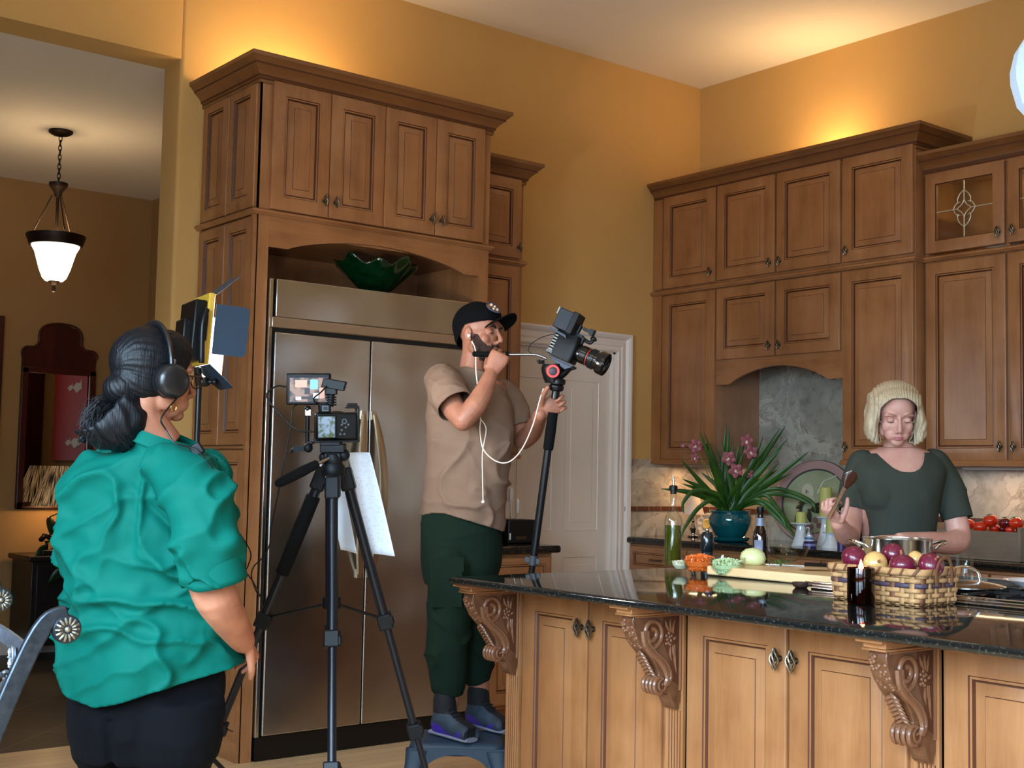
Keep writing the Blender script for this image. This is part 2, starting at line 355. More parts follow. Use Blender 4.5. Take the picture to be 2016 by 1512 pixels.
# paneled pantry door with fluted casing
DK = pbr('door_white', (222, 208, 194), .38)
m = MB()
m.box((DX0, .03, .01), (DX1, .07, DZ-.0))
dw = DX1-DX0
for (xa, xb) in ((DX0+.11, DX0+dw/2-.05), (DX0+dw/2+.05, DX1-.11)):
    for (za, zb) in ((.25, .80), (.96, 1.86)):
        secs = [(0, 0), (.012, .012), (.02, .012), (.05, .002)]
        vs = []; fs = []
        for (d, h) in secs: vs += [(xa+d, .03-.004+h, za+d), (xb-d, .03-.004+h, za+d), (xb-d, .03-.004+h, zb-d), (xa+d, .03-.004+h, zb-d)]
        for j in range(3):
            for i in range(4): fs.append((j*4+i, j*4+(i+1) % 4, j*4+4+(i+1) % 4, j*4+4+i))
        fs.append((12, 13, 14, 15)); m.add(vs, fs)
struct(m, 'door_1', DK, smooth=False)
def casing(mb, x0, x1, z1, yw=0):
    prof = [(0, 0), (0, .016), (.008, .022), (.016, .022), (.022, .013), (.034, .013), (.042, .018), (.056, .018), (.064, .012), (.078, .012), (.088, .026), (.102, .034), (.115, .034), (.115, 0)]
    def run(pts, inn, nor):
        n = len(prof); vs = []; fs = []
        for p, d in zip(pts, inn):
            for (a, h) in prof: vs.append(Vector(p)+Vector(d)*a+Vector(nor)*h)
        for j in range(len(pts)-1):
            for i in range(n-1): fs.append((j*n+i, j*n+i+1, (j+1)*n+i+1, (j+1)*n+i))
        mb.add(vs, fs)
    run([(x0, yw, 0), (x0, yw, z1), (x1, yw, z1), (x1, yw, 0)], [(-1, 0, 0), (-1, 0, 1), (1, 0, 1), (1, 0, 0)], (0, -1, 0))
m = MB(); casing(m, DX0, DX1, DZ-.006)
m.box((DX0-.001, 0, 0), (DX0+.018, YT, DZ)); m.box((DX1-.018, 0, 0), (DX1+.001, YT, DZ)); m.box((DX0, 0, DZ-.018), (DX1, YT, DZ+.001))
m.box((DX0, .075, 0), (DX1, .085, DZ))
struct(m, 'trim_1', TRIMW, smooth=20)
m = MB(); m.box((HR-.02, YT, 0), (HR, HF, .13)); m.box((-9.5, HF-.02, 0), (HR, HF, .13)); struct(m, 'baseboard_hall', TRIMW, smooth=False)
m = MB(); m.box((0-.015, -9.0, 0), (0, -4.0, .13)); struct(m, 'baseboard_right', TRIMW, smooth=False)
# marble backsplash on the right wall, a short return on the back wall, an accent strip
def marble(name, base, vein, sc=1.0):
    m_, nt, b = nodes(name); L = nt.links
    tc = nt.nodes.new('ShaderNodeTexCoord'); n0 = nt.nodes.new('ShaderNodeTexNoise'); n0.inputs['Scale'].default_value = 1.7*sc; n0.inputs['Detail'].default_value = 8; n0.inputs['Roughness'].default_value = .6; n0.inputs['Distortion'].default_value = 1.4
    L.new(tc.outputs['Object'], n0.inputs[0]); r = nt.nodes.new('ShaderNodeValToRGB'); e = r.color_ramp.elements
    e[0].position = .40; e[0].color = lin(base)+(1,); e[1].position = .62; e[1].color = lin(tuple(v*.86 for v in base))+(1,)
    k = e.new(.497); k.color = lin(tuple(min(255, v*1.04) for v in base))+(1,); k = e.new(.508); k.color = lin(vein)+(1,); k = e.new(.518); k.color = lin(tuple(v*.97 for v in base))+(1,)
    L.new(n0.outputs['Fac'], r.inputs[0])
    n1 = nt.nodes.new('ShaderNodeTexNoise'); n1.inputs['Scale'].default_value = 14*sc; n1.inputs['Detail'].default_value = 6; L.new(tc.outputs['Object'], n1.inputs[0])
    r2 = nt.nodes.new('ShaderNodeValToRGB'); r2.color_ramp.elements[0].position = .3; r2.color_ramp.elements[0].color = (.62, .58, .54, 1); r2.color_ramp.elements[1].position = .5; r2.color_ramp.elements[1].color = (1, 1, 1, 1); L.new(n1.outputs['Fac'], r2.inputs[0])
    mx = nt.nodes.new('ShaderNodeMixRGB'); mx.blend_type = 'MULTIPLY'; mx.inputs[0].default_value = .75; L.new(r.outputs[0], mx.inputs[1]); L.new(r2.outputs[0], mx.inputs[2]); L.new(mx.outputs[0], b.inputs['Base Color'])
    b.inputs['Roughness'].default_value = .22; return m_
MARB = marble('cream_marble', (190, 172, 150), (150, 130, 110))
MARB2 = marble('range_marble', (172, 166, 152), (128, 118, 104), 1.4)
m = MB(); m.box((-.012, -.5, .92), (0, -.012, 1.40)); m.box((-.66, -.012, .92), (-.001, 0, 1.40)); m.box((-.012, -4.4, .92), (0, -1.44, 1.40)); 
struct(m, 'trim_2', MARB, smooth=False)
m = MB(); m.box((-.012, -1.44, .92), (0, -.5, 2.02)); struct(m, 'trim_3', MARB2, smooth=False)
m = MB(); rng = random.Random(4)
ST = pbr('accent_tile', (96, 52, 34), .25, var=.3, vscale=60); STG = pbr('accent_bar', (150, 120, 84), .3)
y = -.0
m.box((-.018, -.5, 1.075), (-.01, -.012, 1.105)); m.box((-.66, -.018, 1.075), (-.012, -.011, 1.105))
m.box((-.018, -1.44, 1.075), (-.01, -.5, 1.105)); m.box((-.018, -4.3, 1.075), (-.01, -1.44, 1.105))
m.mi = 1
for k in range(44): yy = -.03-k*.097; m.box((-.0192, yy-.004, 1.075), (-.011, yy, 1.105))
for k in range(6): xx = -.03-k*.105; m.box((xx-.004, -.0192, 1.075), (xx, -.011, 1.105))
struct(m, 'trim_4', [ST, STG], smooth=False)

# ------------------------------------------------------------------ cabinet parts
def frame(o, u, v, w):
    """matrix: local x->u, y->v, z->w (outwards)"""
    u, v, w = Vector(u), Vector(v), Vector(w)
    return Matrix(((u.x, v.x, w.x, o[0]), (u.y, v.y, w.y, o[1]), (u.z, v.z, w.z, o[2]), (0, 0, 0, 1)))
def FA(x, y, z): return frame((x, y, z), (1, 0, 0), (0, 0, 1), (0, -1, 0))       # faces -y, u to +x
def FB(x, y, z): return frame((x, y, z), (0, -1, 0), (0, 0, 1), (-1, 0, 0))      # faces -x, u to -y
def panel(mb, w, h, fw=.062, t=.02, raised=True, rails=None, glaze=1):
    """raised-panel door w x h, back at z=0, front at z=t"""
    rails = rails or (fw, fw)
    def ring(d, hh, e=0):
        dx = d; return [(dx, d if d < fw else d-fw+rails[0], hh), (w-dx, d if d < fw else d-fw+rails[0], hh), (w-dx, h-(d if d < fw else d-fw+rails[1]), hh), (dx, h-(d if d < fw else d-fw+rails[1]), hh)]
    secs = [(0, 0, 0), (0, t-.006, 0), (.002, t-.002, 0), (.007, t, 0), (fw-.001, t, 0), (fw, t, 0), (fw+.003, t-.004, glaze), (fw+.009, t-.0035, 0), (fw+.013, t-.011, glaze)]
    secs += [(fw+.016, t-.010, glaze), (fw+.045, t-.003, 0), (fw+.047, t-.001, glaze)] if raised else [(fw+.02, t-.011, 0)]
    vs = []; n = len(secs)
    for d, hh, g in secs: vs += ring(d, hh)
    for j in range(n-1):
        fs = [(j*4+i, j*4+(i+1) % 4, j*4+4+(i+1) % 4, j*4+4+i) for i in range(4)]
        mb.add(vs, [], 0) if False else None
    base = len(mb.v); mb.v += [tuple(mb.m @ Vector(p)) for p in vs]
    for j in range(n-1):
        for i in range(4): mb.f.append(tuple(base+q for q in (j*4+i, j*4+(i+1) % 4, j*4+4+(i+1) % 4, j*4+4+i))); mb.k.append(secs[j+1][2])
    mb.f.append(tuple(base+(n-1)*4+q for q in (0, 1, 2, 3))); mb.k.append(0)
    mb.f.append(tuple(base+q for q in (3, 2, 1, 0))); mb.k.append(0)
def knobgeo(mb, o, out, up=(0, 0, 1), s=1.0):
    """twisted diamond cage knob on a stem"""
    o, out, up = Vector(o), Vector(out).normalized(), Vector(up); side = up.cross(out); c = o+out*.022*s
    mb.cyl(o, c, .0045*s, n=10); mb.lathe([(.009*s, 0), (.008*s, .003*s), (0, .003*s)], 12, o, out)
    for k in range(5):
        a0 = k*PI*2/5; pts = []
        for j in range(9):
            t = -1+2*j/8; r = (1-abs(t)**1.3)*.0115*s+.0015*s; a = a0+t*1.1
            pts.append(c+up*(t*.027*s)+side*(math.cos(a)*r)+out*(math.sin(a)*r*.7))
        mb.tube(pts, .0026*s, 6)
    mb.ell(c, .006*s, n=8, m=6)
def knob(parent, o, out, up=(0, 0, 1), s=1.0):
    mb = MB(); knobgeo(mb, o, out, up, s); return mb.build('knob', KNOBM, parent)
def door(parent, M, w, h, kn=None, out=(0, -1, 0), name='door', wm=None, fw=.062, rails=None, **k):
    mb = MB(M); panel(mb, w, h, fw, rails=rails); d = mb.build(name, [wm or W_Z, GLAZE], parent, smooth=25)
    if kn: knob(d, M @ Vector((kn[0], kn[1], .02)), out, **k)
    return d
def runprof(mb, prof, pts, outs, up=(0, 0, 1), mis=None):
    """sweep a moulding profile [(out, up)] along a polyline with given mitre vectors"""
    n = len(prof); vs = []; up = Vector(up); base = len(mb.v)
    for p, d in zip(pts, outs):
        for (a, h) in prof: mb.v.append(tuple(Vector(p)+Vector(d)*a+up*h))
    for j in range(len(pts)-1):
        for i in range(n): mb.f.append((base+j*n+i, base+j*n+(i+1) % n, base+(j+1)*n+(i+1) % n, base+(j+1)*n+i)); mb.k.append(mis[i] if mis else 0)
    mb.f.append(tuple(base+i for i in range(n))); mb.k.append(0); mb.f.append(tuple(base+(len(pts)-1)*n+i for i in range(n))); mb.k.append(0)
CROWN = [(0, -.03), (.010, -.03), (.012, -.018), (.010, -.010), (.018, -.006), (.020, .004), (.030, .018), (.046, .034), (.056, .040), (.056, .048), (.062, .052), (.074, .066), (.082, .070), (.082, .088), (0, .088)]
CMI = [0, 0, 1, 0, 1, 0, 0, 0, 1, 0, 0, 0, 0, 0, 0]
RAIL = [(0, -.014), (.010, -.014), (.016, -.006), (.022, -.002), (.022, .006), (.014, .012), (.0, .016)]
# ------------------------------------------------------------------ refrigerator surround
FX0, FX1, FY, FZ = -3.507, -2.200, -.589, 3.066
t = thing('refrigerator_cabinet', 'tall maple cabinet surround built around the steel refrigerator, with four doors and an arched valance', 'cabinet', (FX0, FY, 0))
m = MB(); m.box((FX0, FY+.001, 0), (FX0+.05, -.002, FZ)); m.box((FX1-.055, FY+.001, 0), (FX1, -.002, FZ)); m.box((FX0+.05, FY+.02, 2.36), (FX1-.055, -.002, FZ-.01))
m.box((FX0+.05, -.03, 2.1), (FX1-.055, -.002, 2.40)); m.box((FX0, FY-.001, 2.44), (FX1, FY+.03, FZ+.02)); m.box((FX0, FY, FZ-.01), (FX1, -.002, FZ))
m.box((FX0, FY-.002, 0), (FX0+.053, FY+.03, 2.45)); m.box((FX1-.057, FY-.002, 0), (FX1, FY+.03, 2.45))
m.build('carcass', W_Z, t, smooth=False)
def valance(parent, M, w, h0, h1, hd, dep=.02, name='valance', mat=None):
    """board w wide from v=-? arch: lower edge at -h0 at the ends, -h1 at the crown, upper edge at 0"""
    out = [(0, 0), (0, -h0), (hd, -h0)]
    n = 22
    for k in range(n+1):
        t_ = k/n; x = hd+.012+(w-2*hd-.024)*t_; e = min(t_, 1-t_)*2
        out.append((x, -h0+.006+(h0-h1-.006)*math.sin(PI/2*min(1, e*1.0))**.8))
    out += [(w-hd, -h0), (w, -h0), (w, 0)]
    mb = MB(M); mb.prism(list(reversed(out)), (0, 0, 0), (1, 0, 0), (0, 1, 0), (0, 0, dep)); return mb.build(name, mat or W_X, parent, smooth=40)
valance(t, FA(FX0+.053, FY+.018, 2.443), 1.197, .152, .073, .10)
for k in range(4):
    x = FX0+.048+.3035*k
    door(t, FA(x, FY-.001, 2.462), .300, .592, (.272 if k % 2 == 0 else .028, .075))
for (z0, hh) in ((2.468, .586), (1.392, 1.036), (.135, 1.236)):
    for k in range(2): door(t, FB(FX0, -.012-.278*k, z0), .274, hh, name='side_panel', fw=.055, out=(-1, 0, 0))
m = MB(); m.box((FX0-.016, -.575, .0), (FX0, -.003, .13)); m.box((FX0-.019, FY+.012, 0), (FX0, FY+.035, 2.44)); m.box((FX0-.022, -.58, 1.376), (FX0, -.003, 1.386)); m.build('base_board', W_Y, t, smooth=False)
m = MB(); runprof(m, RAIL, [(FX0-.018, 0, 2.446), (FX0-.018, FY, 2.446), (FX1, FY, 2.446), (FX1, -.34, 2.446)], [(-1, 0, 0), (-1, -1, 0), (1, -1, 0), (1, 0, 0)])
m.build('rail_molding', W_X, t, smooth=30)
m = MB(); runprof(m, CROWN, [(FX0-.012, 0, FZ), (FX0-.012, FY, FZ), (FX1, FY, FZ), (FX1, 0, FZ)], [(-1, 0, 0), (-1, -1, 0), (1, -1, 0), (1, 0, 0)], mis=CMI)
m.build('crown_molding', [W_DARK, GLAZE], t, smooth=30)
# uplight strip lying on the cabinet top
def uplight(name, label, loc, sx, sy, power, tgt=None):
    tt = thing(name, label, 'light', loc); mb = MB(); mb.box((loc[0]-sx/2, loc[1]-sy/2, loc[2]), (loc[0]+sx/2, loc[1]+sy/2, loc[2]+.02)); mb.build('housing', pbr('lamp_housing', (200, 196, 188), .5), tt)
    mb = MB(); mb.box((loc[0]-sx/2+.005, loc[1]-sy/2+.005, loc[2]+.02), (loc[0]+sx/2-.005, loc[1]+sy/2-.005, loc[2]+.024)); mb.build('diffuser', pbr('warm_strip', (255, 200, 120), .5, emit=(255, 190, 100), estr=2), tt)
    a = area('uplight_glow', (loc[0], loc[1], loc[2]+.03), tgt or (loc[0], loc[1], 9), sx, sy, (1.0, .66, .32), power)
    a.parent = None; return tt
uplight('cabinet_uplight', 'low warm light strip lying on top of the refrigerator cabinet', (-3.15, -.22, FZ+.002), .5, .06, 10, (-3.2, .35, 4.6))
# ------------------------------------------------------------------ refrigerator
FY2 = -.622
RB = pbr('refrigerator_body', (60, 60, 62), .4, metal=.8)
t = thing('refrigerator', 'wide built-in stainless steel refrigerator with two doors and curved handles', 'refrigerator', (-2.91, FY2, 0))
m = MB(); m.box((-3.445, FY+.004, .01), (-2.262, -.04, 2.14)); m.build('body', RB, t, smooth=False)
m = MB(); m.box((-3.445, -.60, .004), (-2.262, FY+.05, .106)); m.build('kick_plate', pbr('kick_black', (8, 8, 9), .35), t, smooth=False)
m = MB(); m.box((-3.448, FY2+.012, .107), (-3.430, FY+.03, 2.146)); m.build('side_trim', STEELB, t, bevel=.002); m = MB(); m.box((-2.272, FY2+.012, .107), (-2.259, FY+.03, 2.146)); m.build('side_trim', STEELB, t, bevel=.002)
m = MB(); m.box((-3.4295, FY2+.03, .107), (-3.423, FY+.03, 2.14)); m.build('gasket', BLACK, t)
for nm, x0, x1, lb in (('door', -3.421, -2.9145, 'left steel refrigerator door'), ('door', -2.9095, -2.274, 'right steel refrigerator door')):
    m = MB(); m.box((x0, FY2, .112), (x1, FY+.004, 1.905)); d = m.build(nm, STEEL, t, bevel=.006, bseg=3, label=lb)
    hx = -2.968 if x0 < -3 else -2.872; sgn = -1 if x0 < -3 else 1; mb = MB(); pts = []
    for k in range(17):
        a = -1+k/8.; bow = 1-a*a
        pts.append((hx+sgn*(-.018+.03*bow), FY2-.012-.050*bow, 1.18+.372*a))
    mb.loft([(p, (.023*(.50+.50*(1-abs(-1+k/8.)**4)), 0, 0), (0, .008, 0), 2.6) for k, p in enumerate(pts)], n=14, res=2)
    mb.box((hx-sgn*.018-.012, FY2-.014, .79), (hx-sgn*.018+.012, FY2, .83)); mb.box((hx-sgn*.018-.012, FY2-.014, 1.53), (hx-sgn*.018+.012, FY2, 1.57))
    mb.build('handle', pbr('satin_handle', (196, 184, 162), .32, metal=1), d, label='curved steel bow handle')
m = MB(); m.box((-3.421, FY2, 1.972), (-2.274, FY+.004, 2.146)); m.build('grille_panel', STEEL, t, bevel=.004)
m = MB(); m.box((-3.445, FY2-.012, 1.923), (-2.262, FY+.004, 1.970)); m.build('trim_band', brushed('satin_band', (190, 176, 160), .35, 0), t, bevel=.004)
m = MB(); m.box((-2.345, FY2-.0145, 1.935), (-2.300, FY2-.012, 1.957)); n_ = m.build('badge', pbr('badge_grey', (120, 118, 116), .3, metal=.7), t)
# green scalloped glass bowl on top of it
GB = pbr('green_bowl_glass', (8, 58, 26), .08, trans=.55, ior=1.5, var=.4, vscale=30, coat=.5)
m = MB()
def bowlf(u, v):
    a = 2*PI*u; r = .045+.165*v**1.15; r *= 1+.07*v*math.sin(9*a)+.03*v*math.sin(4*a+1); z = .012+.155*v**1.35+.016*v**3*math.sin(9*a+.7)+.012*v**3*math.sin(4*a)
    return (-2.76+r*math.cos(a), -.40+r*.85*math.sin(a), 2.148+z)
m.grid(bowlf, 108, 18, wrapu=True); m.lathe([(0, 0), (.05, 0), (.052, .014), (0, .014)], 30, (-2.76, -.40, 2.147))
o = m.build('glass_bowl', GB, smooth=60, solid=.006); tag(o, 'dark green glass bowl with a wavy scalloped rim on top of the refrigerator', 'bowl')
# ------------------------------------------------------------------ hutch right of the refrigerator
GRAN = None
def granite():
    m_, nt, b = nodes('black_granite'); L = nt.links
    tc = nt.nodes.new('ShaderNodeTexCoord'); v = nt.nodes.new('ShaderNodeTexVoronoi'); v.inputs['Scale'].default_value = 260; L.new(tc.outputs['Object'], v.inputs[0])
    n = nt.nodes.new('ShaderNodeTexNoise'); n.inputs['Scale'].default_value = 120; n.inputs['Detail'].default_value = 4; L.new(tc.outputs['Object'], n.inputs[0])
    r = nt.nodes.new('ShaderNodeValToRGB'); e = r.color_ramp.elements; e[0].position = .56; e[0].color = (.006, .007, .007, 1); e[1].position = .74; e[1].color = (.05, .055, .052, 1); L.new(n.outputs['Fac'], r.inputs[0])
    r2 = nt.nodes.new('ShaderNodeValToRGB'); e = r2.color_ramp.elements; e[0].position = .0; e[0].color = (.13, .14, .135, 1); e[1].position = .10; e[1].color = (0, 0, 0, 1); L.new(v.outputs['Distance'], r2.inputs[0])
    mx = nt.nodes.new('ShaderNodeMixRGB'); mx.blend_type = 'ADD'; mx.inputs[0].default_value = .5; L.new(r.outputs[0], mx.inputs[1]); L.new(r2.outputs[0], mx.inputs[2]); L.new(mx.outputs[0], b.inputs['Base Color'])
    b.inputs['Roughness'].default_value = .05; b.inputs['Specular IOR Level'].default_value = .6; b.inputs['IOR'].default_value = 1.5; return m_
GRAN = granite()
HX0, HX1 = -2.198, -1.766
t = thing('hutch_cabinet', 'narrow tall wall cabinet between the refrigerator and the white door', 'cabinet', (HX1, -.33, 1.37))
m = MB(); m.box((HX0, -.330, 1.37), (HX1, -.002, 2.93)); m.box((HX0, -.336, 1.37), (HX1+.012, -.002, 1.392)); m.build('carcass', W_Z, t, smooth=False)
door(t, FA(HX0+.004, -.331, 2.468), HX1-HX0-.03, .44, (HX1-HX0-.05, .06)); door(t, FA(HX0+.004, -.331, 1.398), HX1-HX0-.03, 1.02, (HX1-HX0-.05, .06))
m = MB(); runprof(m, RAIL, [(HX0, -.331, 2.445), (HX1, -.331, 2.445), (HX1, 0, 2.445)], [(0, -1, 0), (1, -1, 0), (1, 0, 0)]); m.build('rail_molding', W_X, t, smooth=30)
m = MB(); runprof(m, CROWN, [(HX0, -.331, 2.915), (HX1, -.331, 2.915), (HX1, 0, 2.915)], [(0, -1, 0), (1, -1, 0), (1, 0, 0)], mis=CMI); m.build('crown_molding', [W_DARK, GLAZE], t, smooth=30)
t = thing('base_cabinet', 'low cabinet with a drawer beneath the small counter beside the white door', 'cabinet', (HX1, -.61, 0))
m = MB(); m.box((HX0, -.61, .10), (-1.755, -.002, .879)); m.box((HX0, -.54, 0), (-1.755, -.002, .10)); m.build('carcass', W_Z, t, smooth=False)
d = MB(FA(HX0+.01, -.611, .705)); panel(d, .415, .155, .035, raised=False); d = d.build('drawer', [W_X, GLAZE], t, smooth=25); 
mb = MB(); mb.tube([(-2.03, -.632, .775), (-2.03, -.655, .775), (-1.95, -.655, .775), (-1.95, -.632, .775)], .005, 8, res=4); mb.build('handle', KNOBM, d)
door(t, FA(HX0+.01, -.611, .12), .415, .57, (.385, .5))
m = MB(); m.box((HX0+.002, -.655, .88), (-1.722, -.002, .92)); o = m.build('countertop', GRAN, bevel=.014, bseg=3); tag(o, 'short black granite countertop beside the white door', 'countertop')

# ------------------------------------------------------------------ right wall cabinets
BX = -.405; TZ = 3.066; UZ = 1.40
def unitB(name, label, x, y0, y1, z1, doors, rail=2.452, z0=1.372):
    t = thing(name, label, 'cabinet', (x, (y0+y1)/2, z0)); m = MB(); m.box((x, y1, z0+.002), (-.002, y0, z1)); m.build('carcass', W_Z, t, smooth=False)
    return t
t = unitB('wall_cabinet', 'maple wall cabinet in the corner, left of the range niche', BX, -.002, -.530, TZ, 0)
m = MB(); m.box((BX-.021, -.082, UZ), (BX, -.002, 2.436)); m.box((BX-.021, -.082, 2.474), (BX, -.002, 3.05)); m.build('filler_strip', W_Z, t, smooth=False)
door(t, FB(BX-.001, -.087, 2.474), .440, .585, (.41, .065), out=(-1, 0, 0)); door(t, FB(BX-.001, -.087, UZ), .440, 1.03, (.41, .07), out=(-1, 0, 0))
t2 = thing('range_hood_cabinet', 'maple cabinet over the range niche with four doors and an arched valance', 'cabinet', (BX, -.99, 1.85))
m = MB(); m.box((BX, -1.452, 1.993), (-.002, -.532, TZ)); m.box((BX, -.540, 1.85), (BX+.02, -.532, 1.993)); m.build('carcass', W_Z, t2, smooth=False)
door(t2, FB(BX-.001, -.542, 2.480), .444, .58, (.415, .06), out=(-1, 0, 0)); door(t2, FB(BX-.001, -1.001, 2.480), .444, .58, (.029, .06), out=(-1, 0, 0))
door(t2, FB(BX-.001, -.542, 1.998), .444, .432, (.415, .06), out=(-1, 0, 0)); door(t2, FB(BX-.001, -1.001, 1.998), .444, .432, (.029, .06), out=(-1, 0, 0))
valance(t2, frame((BX+.019, -.532, 1.995), (0, -1, 0), (0, 0, 1), (-1, 0, 0)), .920, .147, .052, .10, mat=W_Y)
t3 = unitB('wall_cabinet', 'maple wall cabinet right of the range niche, behind the blonde woman', BX, -1.454, -1.912, TZ, 0)
door(t3, FB(BX-.001, -1.463, 2.480), .443, .58, (.029, .06), out=(-1, 0, 0)); door(t3, FB(BX-.001, -1.463, UZ), .443, 1.03, (.029, .07), out=(-1, 0, 0))
m = MB(); runprof(m, RAIL, [(BX-.022, 0, 2.448), (BX-.022, -1.912, 2.448), (-.324, -1.912, 2.448)], [(-1, 0, 0), (-1, -1, 0), (0, -1, 0)]); struct(m, 'trim_5', W_Y, smooth=30)
m = MB(); runprof(m, CROWN, [(BX, -.001, TZ-.001), (BX, -1.912, TZ-.001), (0, -1.912, TZ-.001)], [(-1, 0, 0), (-1, -1, 0), (0, -1, 0)], mis=CMI); struct(m, 'trim_6', [wood('maple_crown_y', (98, 60, 32), (122, 78, 42), (138, 90, 50), axis=1), GLAZE], smooth=30)
WDY = MATS['maple_crown_y']
m = MB()
for (ya, yb) in ((-.002, -.531), (-1.454, -1.914)): runprof(m, [(0, 0), (.012, 0), (.014, .010), (.008, .016), (.004, .028), (0, .028)], [(BX-.020, ya, 1.372), (BX-.020, yb, 1.372)], [(-1, 0, 0)]*2)
m.box((BX-.02, -.531, 1.372), (BX+.0, -.002, 1.40)); m.box((BX-.02, -1.914, 1.372), (BX, -1.454, 1.40)); struct(m, 'trim_7', W_Y, smooth=30)
# lower, shallower run with leaded glass uppers
GX = -.324
def glassdoor(parent, y, z0, w, h, kside):
    fr = MB(FB(GX-.001, y, z0)); fw = .062; 
    secs = [(0, 0, 0), (0, .014, 0), (.002, .018, 0), (.007, .02, 0), (fw, .02, 0), (fw+.004, .014, 1), (fw+.006, .003, 0), (fw+.006, 0, 0), (0, 0, 0)]
    vs = []
    for d, hh, g in secs: vs += [(d, d, hh), (w-d, d, hh), (w-d, h-d, hh), (d, h-d, hh)]
    base = len(fr.v); fr.v += [tuple(fr.m @ Vector(p)) for p in vs]
    for j in range(len(secs)-1):
        for i in range(4): fr.f.append(tuple(base+q for q in (j*4+i, j*4+(i+1) % 4, j*4+4+(i+1) % 4, j*4+4+i))); fr.k.append(secs[j+1][2])
    d = fr.build('glass_door', [W_Z, GLAZE], parent, smooth=25)
    g = MB(FB(GX-.001, y, z0)); g.box((fw, fw, .006), (w-fw, h-fw, .009)); g.build('pane', PANE, d)
    c = MB(FB(GX-.001, y, z0)); cx, cy = w/2, h/2
    def arc(p): c.tube([(cx+a, cy+b, .0125) for a, b in p], .0028, 6, res=5)
    r = .0028
    c.tube([(cx, fw, .0125), (cx, cy-.095, .0125)], r, 6); c.tube([(cx, cy+.095, .0125), (cx, h-fw, .0125)], r, 6)
    c.tube([(fw, cy, .0125), (cx-.062, cy, .0125)], r, 6); c.tube([(cx+.062, cy, .0125), (w-fw, cy, .0125)], r, 6)
    for sx in (-1, 1):
        for sy in (-1, 1):
            arc([(0, sy*.095), (sx*.024, sy*.075), (sx*.037, sy*.048), (sx*.034, sy*.028)])
            arc([(sx*.062, 0), (sx*.052, sy*.018), (sx*.038, sy*.032), (sx*.022, sy*.034)])
            arc([(0, sy*.045), (sx*.012, sy*.022), (sx*.04, 0)])
        c.tube([(cx+sx*.04, cy, .0125), (cx+sx*.062, cy, .0125)], r, 6)
    for sy in (-1, 1): c.tube([(cx, cy+sy*.045, .0125), (cx, cy+sy*.095, .0125)], r, 6)
    c.build('leaded_came', pbr('lead_came', (196, 184, 160), .35, metal=.4), d)
    knob(d, FB(GX-.001, y, z0) @ Vector((w-.03 if kside else .03, .06, .02)), (-1, 0, 0)); return d
t4 = thing('glass_cabinet', 'shallower wall cabinet with leaded glass upper doors, at the right edge', 'cabinet', (GX, -2.39, 1.372))
m = MB()
for (a, b_) in (((-.012, -2.868, 2.44), (-.002, -1.915, 2.92)), ((GX, -2.868, 2.895), (-.002, -1.915, 2.92)), ((GX, -2.868, 1.374), (-.002, -1.915, 2.462)), ((GX, -1.935, 2.462), (-.002, -1.915, 2.92)), ((GX, -2.868, 2.462), (-.002, -2.850, 2.92)), ((GX, -2.395, 2.462), (GX+.02, -2.372, 2.92))): m.box(a, b_)
m.build('carcass', W_Z, t4, smooth=False)
glassdoor(t4, -1.925, 2.478, .450, .425, True); glassdoor(t4, -2.392, 2.478, .450, .425, False)
door(t4, FB(GX-.001, -1.925, UZ), .452, 1.028, (.424, .07), out=(-1, 0, 0)); door(t4, FB(GX-.001, -2.392, UZ), .452, 1.028, (.028, .07), out=(-1, 0, 0))
m = MB(); m.box((-.20, -2.29, 2.894), (-.15, -2.24, 2.896)); m = MB(); m.lathe([(0, 0), (.034, 0), (.036, .006), (.028, .008), (0, .008)], 24, (-.18, -2.28, 2.886)); o = m.build('puck_light', pbr('puck_emit', (255, 244, 220), .4, emit=(255, 236, 205), estr=9), t4)
point('puck_glow', (-.18, -2.28, 2.86), WARM2, .5, .02)
t5 = thing('wall_cabinet', 'maple wall cabinet beyond the right edge of the glass cabinet', 'cabinet', (GX, -3.33, 1.372))
m = MB(); m.box((GX, -3.79, 1.374), (-.002, -2.872, 2.92)); m.build('carcass', W_Z, t5, smooth=False)
for k in range(2): door(t5, FB(GX-.001, -2.878-.457*k, UZ), .452, 1.028, (.424 if k == 0 else .028, .07), out=(-1, 0, 0)); door(t5, FB(GX-.001, -2.878-.457*k, 2.478), .452, .425, (.424 if k == 0 else .028, .07), out=(-1, 0, 0))
m = MB(); runprof(m, RAIL, [(GX-.020, -1.914, 2.448), (GX-.020, -3.79, 2.448)], [(-1, 0, 0)]*2); struct(m, 'trim_8', W_Y, smooth=30)
m = MB(); runprof(m, CROWN, [(GX, -1.914, 2.921), (GX, -3.79, 2.921), (0, -3.79, 2.921)], [(-1, 0, 0), (-1, -1, 0), (0, -1, 0)], mis=CMI); struct(m, 'trim_9', [WDY, GLAZE], smooth=30)
m = MB(); runprof(m, [(0, 0), (.012, 0), (.014, .010), (.008, .016), (.004, .028), (0, .028)], [(GX-.020, -1.915, 1.372), (GX-.020, -3.79, 1.372)], [(-1, 0, 0)]*2); m.box((GX-.02, -3.79, 1.372), (GX, -1.915, 1.40)); struct(m, 'trim_10', W_Y, smooth=30)
uplight('cabinet_uplight', 'warm light strip lying on top of the range wall cabinets', (-.17, -1.12, TZ+.002), .05, .55, 12, (-.1, -1.12, 9))
